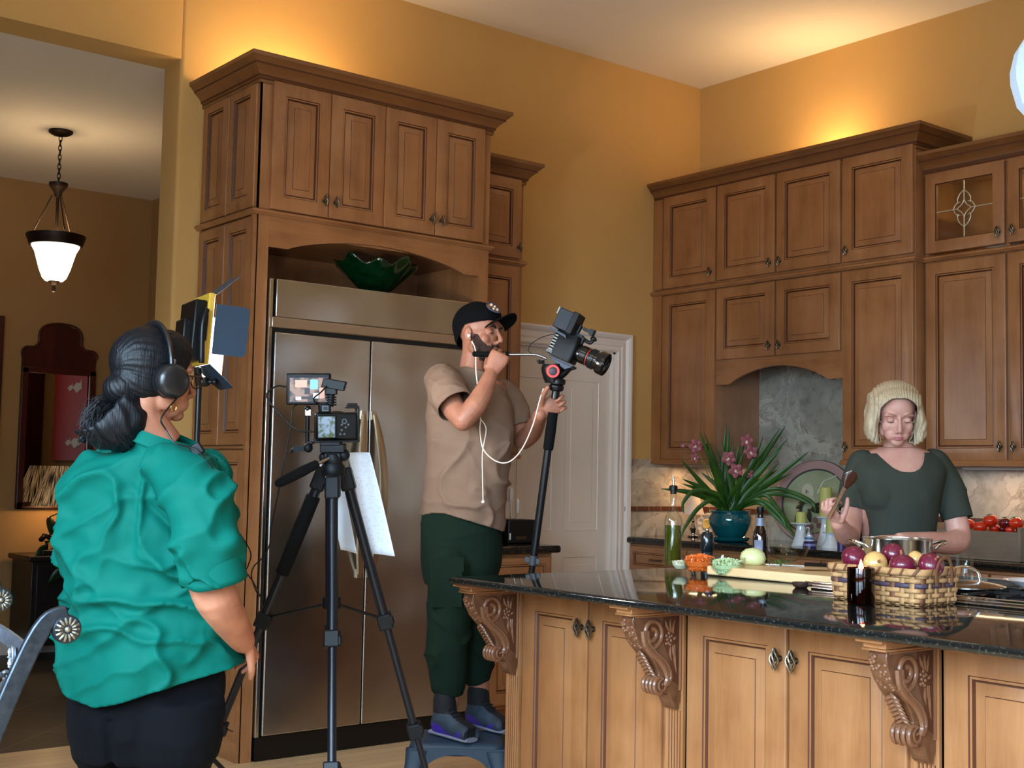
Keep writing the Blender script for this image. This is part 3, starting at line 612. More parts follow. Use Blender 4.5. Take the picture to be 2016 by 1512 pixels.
# dish in the glass cabinet
m = MB(); m.lathe([(0, 0), (.045, 0), (.05, .01), (.085, .04), (.098, .085), (.102, .088), (.095, .088), (.08, .045), (.04, .016), (0, .014)], 40, (-.16, -2.255, 2.463))
def floral():
    m_, nt, b = nodes('floral_china'); L = nt.links; tc = nt.nodes.new('ShaderNodeTexCoord'); v = nt.nodes.new('ShaderNodeTexVoronoi'); v.inputs['Scale'].default_value = 26; L.new(tc.outputs['Object'], v.inputs[0])
    r = nt.nodes.new('ShaderNodeValToRGB'); e = r.color_ramp.elements; e[0].position = .16; e[0].color = lin((92, 84, 60))+(1,); e[1].position = .24; e[1].color = lin((205, 202, 190))+(1,); L.new(v.outputs['Distance'], r.inputs[0]); L.new(r.outputs[0], b.inputs['Base Color']); b.inputs['Roughness'].default_value = .15; return m_
FLOR = floral(); o = m.build('china_bowl', FLOR, smooth=50); tag(o, 'white china bowl with small dark flowers behind the leaded glass door', 'bowl')
# base cabinets and counter along the right wall
t = thing('base_cabinet', 'long run of low maple cabinets with drawers beneath the back counter', 'cabinet', (-.61, -2.2, 0))
m = MB(); m.box((-.61, -4.4, .10), (-.014, -.014, .879)); m.box((-.54, -4.4, 0), (-.014, -.014, .10)); m.build('carcass', W_Z, t, smooth=False)
for k in range(9):
    y0 = -.03-.485*k; d = MB(FB(-.611, y0, .715)); panel(d, .475, .150, .035, raised=False); d = d.build('drawer', [W_Y, GLAZE], t, smooth=25)
    mb = MB(); yy = y0-.2375; mb.tube([(-.632, yy+.04, .79), (-.655, yy+.04, .79), (-.655, yy-.04, .79), (-.632, yy-.04, .79)], .005, 8, res=4); mb.build('handle', KNOBM, d)
    door(t, FB(-.611, y0, .12), .475, .58, (.44 if k % 2 == 0 else .035, .5), out=(-1, 0, 0))
m = MB(); m.box((-.65, -4.4, .88), (-.014, -.014, .92)); o = m.build('countertop', GRAN, bevel=.014, bseg=3); tag(o, 'long black granite countertop along the right wall under the backsplash', 'countertop')
# under-cabinet lamps
def underlight(name, label, loc, sx, sy, power):
    tt = thing(name, label, 'light', loc); mb = MB(); mb.box((loc[0]-sx/2, loc[1]-sy/2, loc[2]-.014), (loc[0]+sx/2, loc[1]+sy/2, loc[2])); mb.build('housing', MATS['lamp_housing'], tt)
    area('under_cabinet_glow', (loc[0], loc[1], loc[2]-.018), (loc[0], loc[1], 0), sx, sy, (1.0, .66, .36), power)
underlight('under_cabinet_light', 'lamp bar under the corner wall cabinet', (-.20, -.27, 1.371), .05, .35, 1.9)
underlight('under_cabinet_light', 'lamp bar under the glass cabinet, over the tomato crate', (-.18, -2.35, 1.371), .05, .6, 1.7)

# ------------------------------------------------------------------ island
IF = -3.20; IB = -1.98
def corbel(parent, yc):
    M = frame((IF-.012, yc, .866), (-1, 0, 0), (0, 0, 1), (0, 1, 0)); w = .034
    out = [(0, 0), (.205, 0), (.21, -.02), (.203, -.05), (.185, -.083), (.155, -.112), (.128, -.135), (.108, -.16), (.094, -.188), (.104, -.196), (.112, -.212), (.106, -.234), (.086, -.246), (.062, -.243), (.05, -.252), (.028, -.29), (.012, -.302), (0, -.27)]
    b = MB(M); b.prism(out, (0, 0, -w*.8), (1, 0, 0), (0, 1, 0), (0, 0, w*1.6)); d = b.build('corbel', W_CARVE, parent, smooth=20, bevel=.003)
    r = MB(M); g = MB(M)
    for s_ in (-1, 1):
        z = s_*w*.8
        sp = []
        for k in range(26):
            a = 1.2+k*.42; rr = .010+.0016*k; sp.append((.128+rr*math.cos(a), -.058+rr*math.sin(a), z))
        r.tube(sp, .0078, 8)
        e = sp[-1]
        for (off, rad) in ((0, .0095), (.018, .0075)):
            r.tube([(.168-off, -.05, z), (.160-off, -.088, z), (.132-off, -.118, z), (.098-off, -.142, z), (.072-off, -.172, z), (.062-off*.8, -.20, z), (.072-off*.5, -.222, z)], rad, 7, res=4)
        sp = [(.080+(.004+.0012*k)*math.cos(.5+k*.5), -.222+(.004+.0012*k)*math.sin(.5+k*.5), z) for k in range(16)]; r.tube(sp, .0045, 6)
        r.tube([(.004, -.006, z), (.2, -.006, z)], .006, 6); r.tube([(.006, 0, z), (.006, -.24, z)], .006, 6)
        rg = random.Random(3)
        for (gx, gz) in ((.052, -.075), (.062, -.082), (.046, -.086), (.057, -.093), (.066, -.070), (.044, -.072), (.05, -.098), (.067, -.094), (.055, -.063)): r.ell(M.to_3x3().inverted() @ Vector((0, 0, 0)) if False else (gx, gz, z), (.0062, .0062, .005), n=8, m=6)
        for (a0, a1) in (((.05, -.06), (.072, -.022)), ((.045, -.06), (.048, -.018)), ((.038, -.065), (.028, -.022)), ((.038, -.1), (.024, -.15)), ((.048, -.105), (.042, -.15)), ((.034, -.085), (.018, -.075)), ((.03, -.10), (.02, -.19))):
            r.tube([(a0[0], a0[1], z), ((a0[0]+a1[0])/2+.005, (a0[1]+a1[1])/2, z), (a1[0], a1[1], z)], [.003, .0065, .001], 6, res=4)
    rg = random.Random(5)
    for k in range(26):
        t_ = k/26; gx = .212-.02*t_-.03*t_*t_; gz = -.018-.085*t_; r.ell((gx, gz, rg.uniform(-.022, .022)), .0066, n=8, m=6)
    for k in range(14):
        t_ = k/14; p0 = (.150-.055*t_, -.115-.075*t_)
        s_ = 1 if k % 2 else -1; r.tube([(p0[0]+.003, p0[1], 0), (p0[0]+.006, p0[1]-.006, s_*.012), (p0[0]-.002, p0[1]-.016, s_*.022)], [.005, .005, .002], 6, res=3)
    for k in range(4): zz = -.024+.016*k; r.tube([(.09+.024*math.cos(a), -.220+.024*math.sin(a), zz) for a in [x*.35-1.9 for x in range(12)]], .0065, 7)
    for k in range(5): r.tube([(.05, -.252, -.018+.009*k), (.03, -.28, -.008+.004*k), (.014, -.298, 0)], .0035, 6, res=2)
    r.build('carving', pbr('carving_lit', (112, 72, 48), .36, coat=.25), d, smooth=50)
    # groove shadow is real; dark glaze fills the recessed ground of the side faces
    g = MB(M)
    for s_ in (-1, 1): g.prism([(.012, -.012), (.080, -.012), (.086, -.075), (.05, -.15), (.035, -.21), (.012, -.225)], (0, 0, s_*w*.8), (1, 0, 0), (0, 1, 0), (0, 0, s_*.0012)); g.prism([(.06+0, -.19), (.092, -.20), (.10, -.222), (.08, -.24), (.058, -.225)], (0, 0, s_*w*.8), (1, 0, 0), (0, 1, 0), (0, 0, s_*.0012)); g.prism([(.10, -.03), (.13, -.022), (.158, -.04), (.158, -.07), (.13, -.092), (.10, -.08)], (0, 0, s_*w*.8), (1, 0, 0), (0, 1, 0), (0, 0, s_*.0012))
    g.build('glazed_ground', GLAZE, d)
    bl = MB(); bl.box((IF-.235, yc-.034, .868), (IF-.0, yc+.034, .890)); bl.box((IF-.26, yc-.040, .884), (IF, yc+.040, .8925)); bl.box((IF-.238, yc-.037, .862), (IF, yc+.037, .868)); bl.build('corbel_block', W_X, d, bevel=.003)
def post(mb, y0, y1):
    """fluted pilaster between y0 and y1 (y1<y0)"""
    x0 = IF-.012; n = 5; wd = (y0-y1); pts = [(0, 0)]; fl = (wd-.016)/n
    out = [(IF+.02, y0), (x0, y0), (x0, y0-.008)]
    for k in range(n):
        a = y0-.008-fl*k
        out += [(x0, a-.0015), (x0+.004, a-fl*.3), (x0+.005, a-fl*.5), (x0+.004, a-fl*.7), (x0, a-fl+.0015)]
    out += [(x0, y1), (IF+.02, y1)]
    mb.prism(list(reversed(out)), (0, 0, .10), (1, 0, 0), (0, 1, 0), (0, 0, .7925)); mb.mi = 1
    for k in range(n): a = y0-.008-fl*(k+.5); mb.box((x0+.0035, a-.0022, .15), (x0+.006, a+.0022, .56))
    mb.box((x0+.012, y1-.006, .10), (IF+.006, y1, .89)); mb.mi = 0
PY = [(-2.075, -2.150), (-2.880, -2.955), (-3.775, -3.850), (-4.62, -4.695)]
labs = ['left third of the island, between the corner corbel and the second corbel', 'middle section of the island, two maple doors left of the right-hand corbel', 'right section of the island beyond the right-hand corbel']
for k in range(3):
    y0 = PY[k][0]; y1 = PY[k+1][0]; t = thing('island_cabinet', labs[k], 'cabinet', (IF, (y0+y1)/2, 0), group=None)
    m = MB(); m.box((IF, y1+.0005, .10), (IB-.02, y0-.001, .8925)); m.box((IF+.06, y1, 0), (IB-.08, y0-.001, .10))
    if k == 2: m.box((IF, y1-.09, .10), (IB-.02, y1+.001, .8925))
    m.build('carcass', W_Z, t, smooth=False)
    m = MB(); post(m, *PY[k]); m.build('fluted_post', [W_Z, GLAZE], t, smooth=20)
    a, b_ = PY[k][1]-.004, y1+.004; w2 = (a-b_)/2
    a -= .012; w2 = (a-b_-.012)/2
    door(t, FB(IF+.004, a, .115), w2-.006, .755, (w2-.028, .655), out=(-1, 0, 0), fw=.068, s=1.15)
    door(t, FB(IF+.004, a-w2-.004, .115), w2-.006, .755, (.026, .655), out=(-1, 0, 0), fw=.068, s=1.15)
    corbel(t, (PY[k][0]+PY[k][1])/2)
m = MB()
pr_ = [(0, 0), (.0, 0)]
ins = .018; pts = []
prof = [(-.0135+.0135*math.sin(PI*k/10), .0265-.0135*math.cos(PI*k/10)) for k in range(11)]
X0, X1, Y0, Y1 = -3.484, IB+.04, -5.05, -2.081
rings = []
for (d, h) in prof: rings.append([(X0-d, Y0-d, .88+h), (X1+d, Y0-d, .88+h), (X1+d, Y1+d, .88+h), (X0-d, Y1+d, .88+h)])
vs = [p for r_ in rings for p in r_]; fs = [(3, 2, 1, 0)]
for j in range(len(prof)-1):
    for i in range(4): fs.append((j*4+i, j*4+(i+1) % 4, j*4+4+(i+1) % 4, j*4+4+i))
fs.append(tuple((len(prof)-1)*4+i for i in range(4))); m.add(vs, fs)
o = m.build('island_countertop', GRAN, smooth=40); tag(o, 'large glossy black granite countertop of the island', 'countertop')
# ------------------------------------------------------------------ hall behind the opening
BRZ = pbr('dark_bronze', (46, 34, 28), .45, metal=.7)
px_, py_ = -3.625, 1.74
t = thing('pendant_lamp', 'bell-shaped glass pendant lamp with bronze rim hanging on a chain in the hall', 'lamp', (px_, py_, 2.3))
m = MB(); m.lathe([(0, 0), (.02, -.03), (.045, -.026), (.068, -.012), (.07, 0)], 32, (px_, py_, HH)); m.build('canopy', BRZ, t)
m = MB(); z = HH-.03
for k in range(11):
    q = PI/2*(k % 2); c = z-.028*k-.016; ring = [(px_+math.cos(q)*.009*math.cos(a), py_+math.sin(q)*.009*math.cos(a), c+.02*math.sin(a)) for a in [2*PI*i/12 for i in range(12)]]; m.tube(ring, .0028, 6, closed=True)
m.build('chain', BRZ, t)
m = MB(); m.lathe([(0, 0), (.02, 0), (.026, .03), (.044, .055), (.054, .07), (.054, .085), (.012, .09), (0, .09)], 28, (px_, py_, 2.865)); m.cyl((px_, py_, 2.62), (px_, py_, 2.90), .009, n=12); m.build('hub', BRZ, t)
for k in range(3):
    a = 2*PI*k/3+.55; m = MB(); m.cyl((px_+.032*math.cos(a), py_+.032*math.sin(a), 2.875), (px_+.14*math.cos(a), py_+.14*math.sin(a), 2.635), .004, n=8); m.build('rod', BRZ, t)
m = MB(); m.lathe([(.150, 0), (.160, .03), (.168, .05), (.168, .062), (.150, .068), (.14, .03), (.135, 0)], 40, (px_, py_, 2.575), closed=True); m.build('rim', BRZ, t)
SH = pbr('glowing_glass', (255, 244, 224), .4, emit=(255, 238, 208), estr=4.2)
m = MB(); m.lathe([(0, 0), (.05, .002), (.068, .02), (.088, .07), (.102, .12), (.116, .17), (.135, .205), (.140, .225)], 40, (px_, py_, 2.365)); m.build('glass_shade', SH, t)
m = MB(); m.lathe([(0, 0), (.009, .004), (.012, .02), (.010, .04), (.03, .058), (.034, .066), (0, .07)], 20, (px_, py_, 2.30)); m.build('finial', BRZ, t)
point('pendant_light', (px_, py_, 2.64), WARM2, 9, .06); point('pendant_light', (px_, py_, 2.28), WARM2, 2.5, .08)
# mirror
yw = HF-.002; t = thing('wall_mirror', 'tall mahogany mirror with an arched crest on the hall wall', 'mirror', (-3.07, yw, .99))
cx0, cx1 = -3.325, -2.812; cxm = (cx0+cx1)/2
half = [(.257, .99), (.257, 2.02), (.262, 2.06), (.258, 2.09), (.235, 2.11), (.20, 2.112), (.172, 2.118), (.152, 2.14), (.146, 2.17), (.150, 2.20), (.135, 2.245), (.10, 2.272), (.05, 2.285), (0, 2.288)]
out = [(cxm+a, b) for a, b in half]+[(cxm-a, b) for a, b in reversed(half[:-1])]
m = MB(); m.prism(list(reversed(out)), (0, yw, 0), (1, 0, 0), (0, 0, 1), (0, -.022, 0)); m.build('backboard', MAHOG, t, smooth=30)
m = MB()
for (a, b_) in (((cx0, yw-.04, .99), (cx0+.042, yw-.02, 1.96)), ((cx1-.042, yw-.04, .99), (cx1, yw-.02, 1.96)), ((cx0, yw-.04, .99), (cx1, yw-.02, 1.035)), ((cx0, yw-.04, 1.925), (cx1, yw-.02, 1.965))): m.box(a, b_)
o2 = [(x, y) for x, y in out[2:-2]]; m.tube([(x, yw-.024, z-.008) for x, z in o2], .010, 8, res=2)
m.build('frame', MAHOG, t, bevel=.006)
m = MB(); m.box((cx0+.042, yw-.030, 1.035), (cx1-.042, yw-.022, 1.925)); m.build('mirror_glass', pbr('mirror', (210, 205, 195), .02, metal=1), t)
m = MB(); m.box((-3.92, yw-.04, 1.25), (-3.46, yw, 2.30)); m.build('frame', MAHOG).name = 'picture_frame'; o = bpy.data.objects['picture_frame']; tag(o, 'dark mahogany frame at the left edge of the photo, high on the hall wall', 'frame')
# red painting on the right wall of the hall, seen in the mirror
def redart():
    m_, nt, b = nodes('red_canvas'); b.inputs['Base Color'].default_value = lin((176, 30, 18))+(1,); b.inputs['Roughness'].default_value = .6; return m_
t = thing('painting', 'red painting with pale fish shapes, seen reflected in the hall mirror', 'painting', (HR, 1.68, 1.35))
m = MB(); m.box((HR-.03, 1.32, 1.33), (HR-.002, 2.08, 2.30)); m.build('canvas', redart(), t, bevel=.003)
m = MB()
for zc in (1.93, 1.48):
    for (yc, s) in ((1.86, 1), (1.70, .6)):
        m.prism([(-.10*s, 0), (-.02*s, .035*s), (.07*s, .03*s), (.10*s, .07*s), (.11*s, -.02*s), (.06*s, -.03*s), (0, -.05*s)], (HR-.031, yc, zc), (0, 1, 0), (0, 0, 1), (-.003, 0, 0))
m.build('painted_fish', pbr('pale_fish', (214, 206, 196), .5), t)
t = thing('armoire', 'tall dark armoire against the right wall of the hall, seen only in the mirror', 'armoire', (HR-.2, .72, 0))
m = MB(); m.box((HR-.36, .42, .08), (HR-.003, .98, 2.25)); m.build('body', MAHOG, t, bevel=.006); m = MB(); m.box((HR-.40, .39, 2.25), (HR-.003, 1.01, 2.31)); m.build('cornice', MAHOG, t, bevel=.01)
m = MB(); m.box((HR-.375, .43, .12), (HR-.362, .695, 2.2)); m.build('door', MAHOG, t, bevel=.003); m = MB(); m.box((HR-.375, .705, .12), (HR-.362, .97, 2.2)); m.build('door', MAHOG, t, bevel=.003)
m = MB(); m.box((HR-.34, .44, .004), (HR-.02, .96, .08)); m.build('plinth', MAHOG, t)
# console table
t = thing('console_table', 'near-black console cabinet under the hall mirror', 'table', (-2.95, 3.0, 0)); BW = wood('ebony_wood', (12, 8, 7), (20, 13, 11), (30, 20, 16), rough=.4)
m = MB(); m.box((-3.36, 2.76, .655), (-2.46, HF-.025, .690)); m.build('table_top', BW, t, bevel=.006); m = MB(); m.box((-3.33, 2.79, .10), (-2.49, HF-.03, .655)); m.build('body', BW, t, bevel=.004)
for k in range(2): m = MB(); m.box((-3.30+.42*k, 2.777, .14), (-2.90+.42*k, 2.79, .63)); d = m.build('door', BW, t, bevel=.003); m = MB(); m.ell((-2.93+.10*k, 2.768, .42), .012); m.build('knob', BRZ, d)
for (a, b_) in ((-3.31, 2.81), (-2.55, 2.81), (-3.31, 3.13), (-2.55, 3.13)): m = MB(); m.box((a, b_, .001), (a+.05, b_+.05, .10)); m.build('foot', BW, t)
lx, ly = -3.08, 3.0
t = thing('table_lamp', 'table lamp with a wide woven straw shade on the dark hall console', 'lamp', (lx, ly, .69))
def wick():
    m_, nt, b = nodes('woven_straw'); L = nt.links; tc = nt.nodes.new('ShaderNodeTexCoord'); sp = nt.nodes.new('ShaderNodeSeparateXYZ'); L.new(tc.outputs['Object'], sp.inputs[0])
    at2 = nt.nodes.new('ShaderNodeMath'); at2.operation = 'ARCTAN2'; L.new(sp.outputs[1], at2.inputs[0]); L.new(sp.outputs[0], at2.inputs[1])
    cb = nt.nodes.new('ShaderNodeCombineXYZ'); mu = nt.nodes.new('ShaderNodeMath'); mu.operation = 'MULTIPLY'; mu.inputs[1].default_value = 16; L.new(at2.outputs[0], mu.inputs[0]); mz = nt.nodes.new('ShaderNodeMath'); mz.operation = 'MULTIPLY'; mz.inputs[1].default_value = 9; L.new(sp.outputs[2], mz.inputs[0])
    L.new(mu.outputs[0], cb.inputs[0]); L.new(mz.outputs[0], cb.inputs[2]); n = nt.nodes.new('ShaderNodeTexNoise'); n.inputs['Scale'].default_value = 1; n.inputs['Detail'].default_value = 1; L.new(cb.outputs[0], n.inputs[0])
    r = nt.nodes.new('ShaderNodeValToRGB'); e = r.color_ramp.elements; e[0].position = .42; e[0].color = lin((30, 18, 10))+(1,); e[1].position = .6; e[1].color = lin((176, 140, 96))+(1,); L.new(n.outputs['Fac'], r.inputs[0]); L.new(r.outputs[0], b.inputs['Base Color'])
    L.new(r.outputs[0], b.inputs['Emission Color']); b.inputs['Emission Strength'].default_value = .45; b.inputs['Roughness'].default_value = .8; return m_
m = MB(); m.lathe([(.20, 0), (.095, .27), (.090, .27), (.196, 0)], 64, (lx, ly, 1.015), closed=True); m.build('lamp_shade', wick(), t, smooth=50)
m = MB(); m.lathe([(0, 0), (.075, 0), (.078, .02), (.03, .05), (.05, .11), (.055, .16), (.02, .22), (.012, .26), (.010, .34), (0, .34)], 28, (lx, ly, .691)); m.build('lamp_base', BRZ, t)
m = MB(); m.ell((lx, ly, 1.12), (.03, .03, .045)); m.cyl((lx, ly, 1.03), (lx, ly, 1.09), .014); m.build('bulb', pbr('bulb_emit', (255, 230, 190), .4, emit=(255, 214, 160), estr=8), t)
point('table_lamp_light', (lx, ly, 1.06), WARM, 6.5, .04)
LEAFD = pbr('leaf_dark', (22, 48, 20), .35, var=.4, vscale=30); STEMG = pbr('stem_green', (52, 84, 34), .5)
def leaf(mb, p0, p1, wd, droop=.0, seg=8, up=(0, 0, 1), fold=.25, prof=None):
    """strap or oval leaf from p0 to p1, bending by droop"""
    p0, p1 = Vector(p0), Vector(p1); d = p1-p0; L = d.length; up = Vector(up); s = d.cross(up)
    if s.length < 1e-5: s = Vector((1, 0, 0))
    s.normalize(); nrm = s.cross(d).normalized(); vs = []; fs = []
    for j in range(seg+1):
        t_ = j/seg; c = p0+d*t_+Vector((0, 0, 1))*(droop*4*t_*(1-t_)); w_ = wd*(prof(t_) if prof else math.sin(PI*(t_*.93+.05))**.8)
        vs += [c-s*w_+nrm*w_*fold, c, c+s*w_+nrm*w_*fold]
    for j in range(seg):
        for k in range(2): a = j*3+k; fs.append((a, a+1, a+4, a+3))
    return mb.add(vs, fs)
t = thing('potted_plant', 'dark trailing leafy plant beside the straw lamp on the hall console', 'plant', (-2.90, 2.86, .69)); rg = random.Random(8)
m = MB(); m.lathe([(0, 0), (.06, 0), (.085, .13), (.09, .14), (.08, .14), (.07, .12), (0, .12)], 24, (-2.90, 2.88, .691)); m.build('pot', BRZ, t)
m = MB(); n_ = MB()
for k in range(26):
    a = rg.uniform(2.4, 5.2) if k % 3 else rg.uniform(0, 6.3); r1 = rg.uniform(.10, .30); zz = rg.uniform(-.32, .22); b0 = Vector((-2.90, 2.88, .81)); b1 = Vector((-2.90+r1*math.cos(a)*1.15, min(HF-.04, 2.86+r1*math.sin(a)*.7)-(.06 if zz < 0 else 0), .84+zz))
    if b1.z < .72 and b1.y > 2.74: b1.y = 2.72-rg.uniform(0, .04)
    mid = (b0+b1)/2+Vector((0, -.04 if zz < 0 else 0, .10)); n_.tube([b0, mid, b1], .004, 5, res=5); 
    q = Vector((rg.uniform(-.5, .1), rg.uniform(-.4, .1), rg.uniform(-1, -.3))).normalized()*rg.uniform(.10, .17); leaf(m, b1, b1+q, rg.uniform(.024, .038), .01, up=(.3, -1, .2))
for (dx, dz) in ((-.22, .16), (-.10, .3), (.02, .34), (-.3, .05), (.1, .30)): leaf(m, (-2.92+dx*.5, 2.80, .85), (-2.92+dx, 2.74, .86+dz*.9), .035, .02, up=(0, -1, .2)); 
m.build('leaves', LEAFD, t, smooth=60, solid=.0015); n_.build('stems', STEMG, t)
m = MB(); c = Vector((-3.19, 2.86, .69))
for k in range(7): a = k*.9; m.ell(c+Vector((.035*math.cos(a), .03*math.sin(a), .10+.012*(k % 3))), (.02, .014, .017), n=10, m=6)
m.lathe([(0, 0), (.03, 0), (.012, .02), (.01, .08), (.02, .09), (0, .09)], 16, c+Vector((0, 0, .001))); o = m.build('figurine', BRZ); tag(o, 'small dark flower ornament left of the straw lamp on the hall console', 'ornament')
m = MB(); m.box((-3.26, 2.80, .691), (-3.12, 2.90, .725)); o = m.build('trinket_box', BW, bevel=.004); o.location.z = .0; tag(o, 'small dark box near the left end of the hall console', 'box')
bpy.data.objects['figurine'].location = (0.0, .08, .0)

# ------------------------------------------------------------------ island top things
IZ = .9205
OIL = pbr('olive_oil', (96, 92, 10), .05, trans=.75, ior=1.46, col2=(70, 74, 8))
def vessel(prof_o, th, c, mb=None):
    inner = [(max(0, r-th), h+(th if r-th > 0 or i == 0 else 0)) for i, (r, h) in enumerate(prof_o)]
    inner = [(max(0, r-th), max(h, prof_o[0][1]+th)) for r, h in prof_o]; mb = mb or MB(); mb.lathe(prof_o+list(reversed(inner)), 40, c); return mb
c = (-2.30, -2.02, IZ)
t = thing('oil_bottle', 'clear glass bottle of green oil with a metal pourer, beside the garlic bowl', 'bottle', c)
vessel([(0, 0), (.033, 0), (.036, .006), (.0365, .175), (.033, .20), (.018, .235), (.0135, .25), (.013, .30), (.015, .302), (.015, .308)], .0025, c).build('glass_body', TGLASS, t, smooth=50)
m = MB(); m.lathe([(0, .004), (.030, .004), (.033, .010), (.0335, .168), (0, .168)], 36, c); m.build('oil', pbr('oil_fill', (112, 104, 22), .12, trans=.35, coat=.5, col2=(62, 76, 10), vscale=12, stretch=(1, 1, .1)), t)
m = MB(); m.lathe([(0, .296), (.013, .296), (.013, .308), (.018, .310), (.018, .328), (.010, .332), (0, .332)], 20, c); m.build('stopper', BLACK, t)
m = MB(); m.tube([Vector(c)+Vector((0, 0, .33)), Vector(c)+Vector((0, 0, .35)), Vector(c)+Vector((-.003, .002, .372))], [.005, .0045, .003], 10, res=3); m.build('pourer', CHROME, t)
c = (-2.17, -1.98+.06-.06, IZ); c = (-2.185, -2.105, IZ)
t = thing('pepper_mill', 'short black pepper mill behind the oil bottle and carrots', 'mill', c)
m = MB(); m.lathe([(0, 0), (.027, 0), (.028, .005), (.028, .055), (.025, .06), (.026, .066), (.028, .07), (.028, .125), (.02, .14), (0, .146)], 28, c); m.build('body', pbr('mill_black', (16, 26, 32), .2, coat=.5), t)
m = MB(); m.ell((c[0], c[1], c[2]+.15), .009); m.build('mill_top', CHROME, t)
def glassbowl(name, label, c, r, h, foot=.5):
    t = thing(name, label, 'bowl', c, group=None)
    vessel([(0, 0), (r*foot, 0), (r*foot+.003, .004), (r*.86, h*.35), (r*.985, h*.72), (r*1.0, h), (r*1.02, h+.002)], .003, c).build('glass', TGLASS, t, smooth=50); return t
glassbowl('glass_bowl', 'smallest glass bowl, holding chopped garlic, on the island', (-2.455, -2.215, IZ), .042, .036)
m = MB(); rg = random.Random(1); c = Vector((-2.455, -2.215, IZ))
m.lathe([(0, .006), (.020, .006), (.032, .020), (.0335, .028), (0, .036)], 24, c)
for k in range(190):
    a = rg.uniform(0, 6.28); r_ = .033*math.sqrt(rg.random()); R_ = Euler((rg.random()*3, rg.random()*3, rg.random()*3)).to_matrix(); s_ = rg.uniform(.0015, .003)
    m.obox(c+Vector((r_*math.cos(a), r_*math.sin(a), .031+.006*(1-r_/.036)+rg.uniform(-.002, .002))), R_ @ Vector((s_, 0, 0)), R_ @ Vector((0, s_, 0)), R_ @ Vector((0, 0, s_*.7)))
o = m.build('chopped_garlic', pbr('garlic', (226, 220, 190), .5), smooth=False); tag(o, 'chopped garlic in the smallest glass bowl', 'garlic', kind='stuff')
CB = (-2.495, -2.352, IZ); glassbowl('glass_bowl', 'glass bowl full of chopped orange carrots on the island', CB, .066, .066)
m = MB(); c = Vector(CB); m.lathe([(0, .008), (.032, .008), (.052, .028), (.056, .045), (0, .060)], 24, c)
for k in range(230):
    a = rg.uniform(0, 6.28); hh = rg.choice((rg.uniform(.012, .055), .056)); rmax = .034+.026*min(1, hh/.05)**.7; rmax -= .007; r_ = rmax*(math.sqrt(rg.random()) if hh > .054 else rg.uniform(.9, 1)); z_ = hh+(.012*(1-r_/rmax) if hh > .054 else 0)
    R_ = Euler((rg.random()*3, rg.random()*3, rg.random()*3)).to_matrix(); L_ = rg.uniform(.005, .009); s_ = rg.uniform(.0035, .005); r_ = min(r_, .052)
    m.obox(c+Vector((r_*math.cos(a), r_*math.sin(a), z_)), R_ @ Vector((L_, 0, 0)), R_ @ Vector((0, s_, 0)), R_ @ Vector((0, 0, s_*.8)))
o = m.build('chopped_carrots', pbr('carrot', (236, 112, 40), .45, var=.15, vscale=60), smooth=False, bevel=0); tag(o, 'chopped orange carrots in the glass bowl', 'carrots', kind='stuff')
CC = (-2.50, -2.498, IZ); glassbowl('glass_bowl', 'glass bowl full of chopped pale green celery on the island', CC, .068, .066)
m = MB(); c = Vector(CC); m.lathe([(0, .008), (.032, .008), (.052, .028), (.056, .040), (0, .050)], 24, c)
for k in range(210):
    a = rg.uniform(0, 6.28); hh = rg.choice((rg.uniform(.012, .048), .05)); rmax = .034+.026*min(1, hh/.05)**.7; rmax -= .008; r_ = min(.050, rmax*(math.sqrt(rg.random()) if hh > .048 else rg.uniform(.9, 1)))
    cc_ = c+Vector((r_*math.cos(a), r_*math.sin(a), hh+(.010*(1-r_/rmax) if hh > .048 else 0))); R_ = Euler((rg.random()*3, rg.random()*3, rg.random()*3)).to_matrix(); pts = [cc_+R_ @ Vector((.009*math.cos(x), .009*math.sin(x)-.005, 0)) for x in (.3, .95, 1.6, 2.2, 2.8)]
    m.tube(pts, rg.uniform(.0025, .0036), 5)
o = m.build('chopped_celery', pbr('celery', (214, 226, 184), .4, col2=(184, 208, 150), vscale=70), smooth=False); tag(o, 'chopped pale green celery in the glass bowl', 'celery', kind='stuff')
# half onion on the board behind
m = MB(); c = Vector((-2.33, -2.475, .9555)); m.lathe([(0, 0), (.036, 0), (.046, .010), (.050, .026), (.044, .046), (.028, .06), (.010, .064), (0, .066)], 36, c, axis=(0, 0, 1))
o = m.build('peeled_onion', pbr('peeled_onion', (214, 218, 160), .3, coat=.3, var=.08, vscale=12, stretch=(6, 6, 1)), smooth=60); tag(o, 'pale green peeled onion half behind the bowl of celery', 'onion')
# board
M0 = Matrix.Translation((-2.33, -2.66, 0)) @ Matrix.Rotation(math.radians(0), 4, 'Z'); m = MB(M0); m.box((-.20, -.36, .9205), (.20, .24, .955))
o = m.build('cutting_board', wood('board_wood', (214, 176, 124), (226, 192, 142), (236, 206, 160), axis=1, rough=.5), bevel=.006); tag(o, 'thick pale wooden cutting board on the island', 'cutting board')
c = (-2.085, -2.245, IZ); c = (-2.04, -2.265, IZ)
t = thing('sauce_bottle', 'dark long-neck bottle with a blue-grey label behind the cutting board', 'bottle', c)
m = MB(); m.lathe([(0, 0), (.028, 0), (.031, .005), (.031, .125), (.026, .15), (.016, .175), (.0125, .20), (.0125, .232), (.014, .234), (.014, .245), (0, .246)], 32, c); m.build('glass_body', pbr('dark_glass', (22, 12, 10), .05, coat=1), t, smooth=50)
m = MB(); m.lathe([(.0145, .225), (.0150, .226), (.0150, .250), (0, .2505)], 24, c); m.build('bottle_cap', BLACK, t)
def labelarc(mb, c, r, z0, z1, a0, a1, n=14, mi=None): mb.grid(lambda u, v: (c[0]+r*math.cos(a0+(a1-a0)*u), c[1]+r*math.sin(a0+(a1-a0)*u), c[2]+z0+(z1-z0)*v), n, 2, mi=mi)
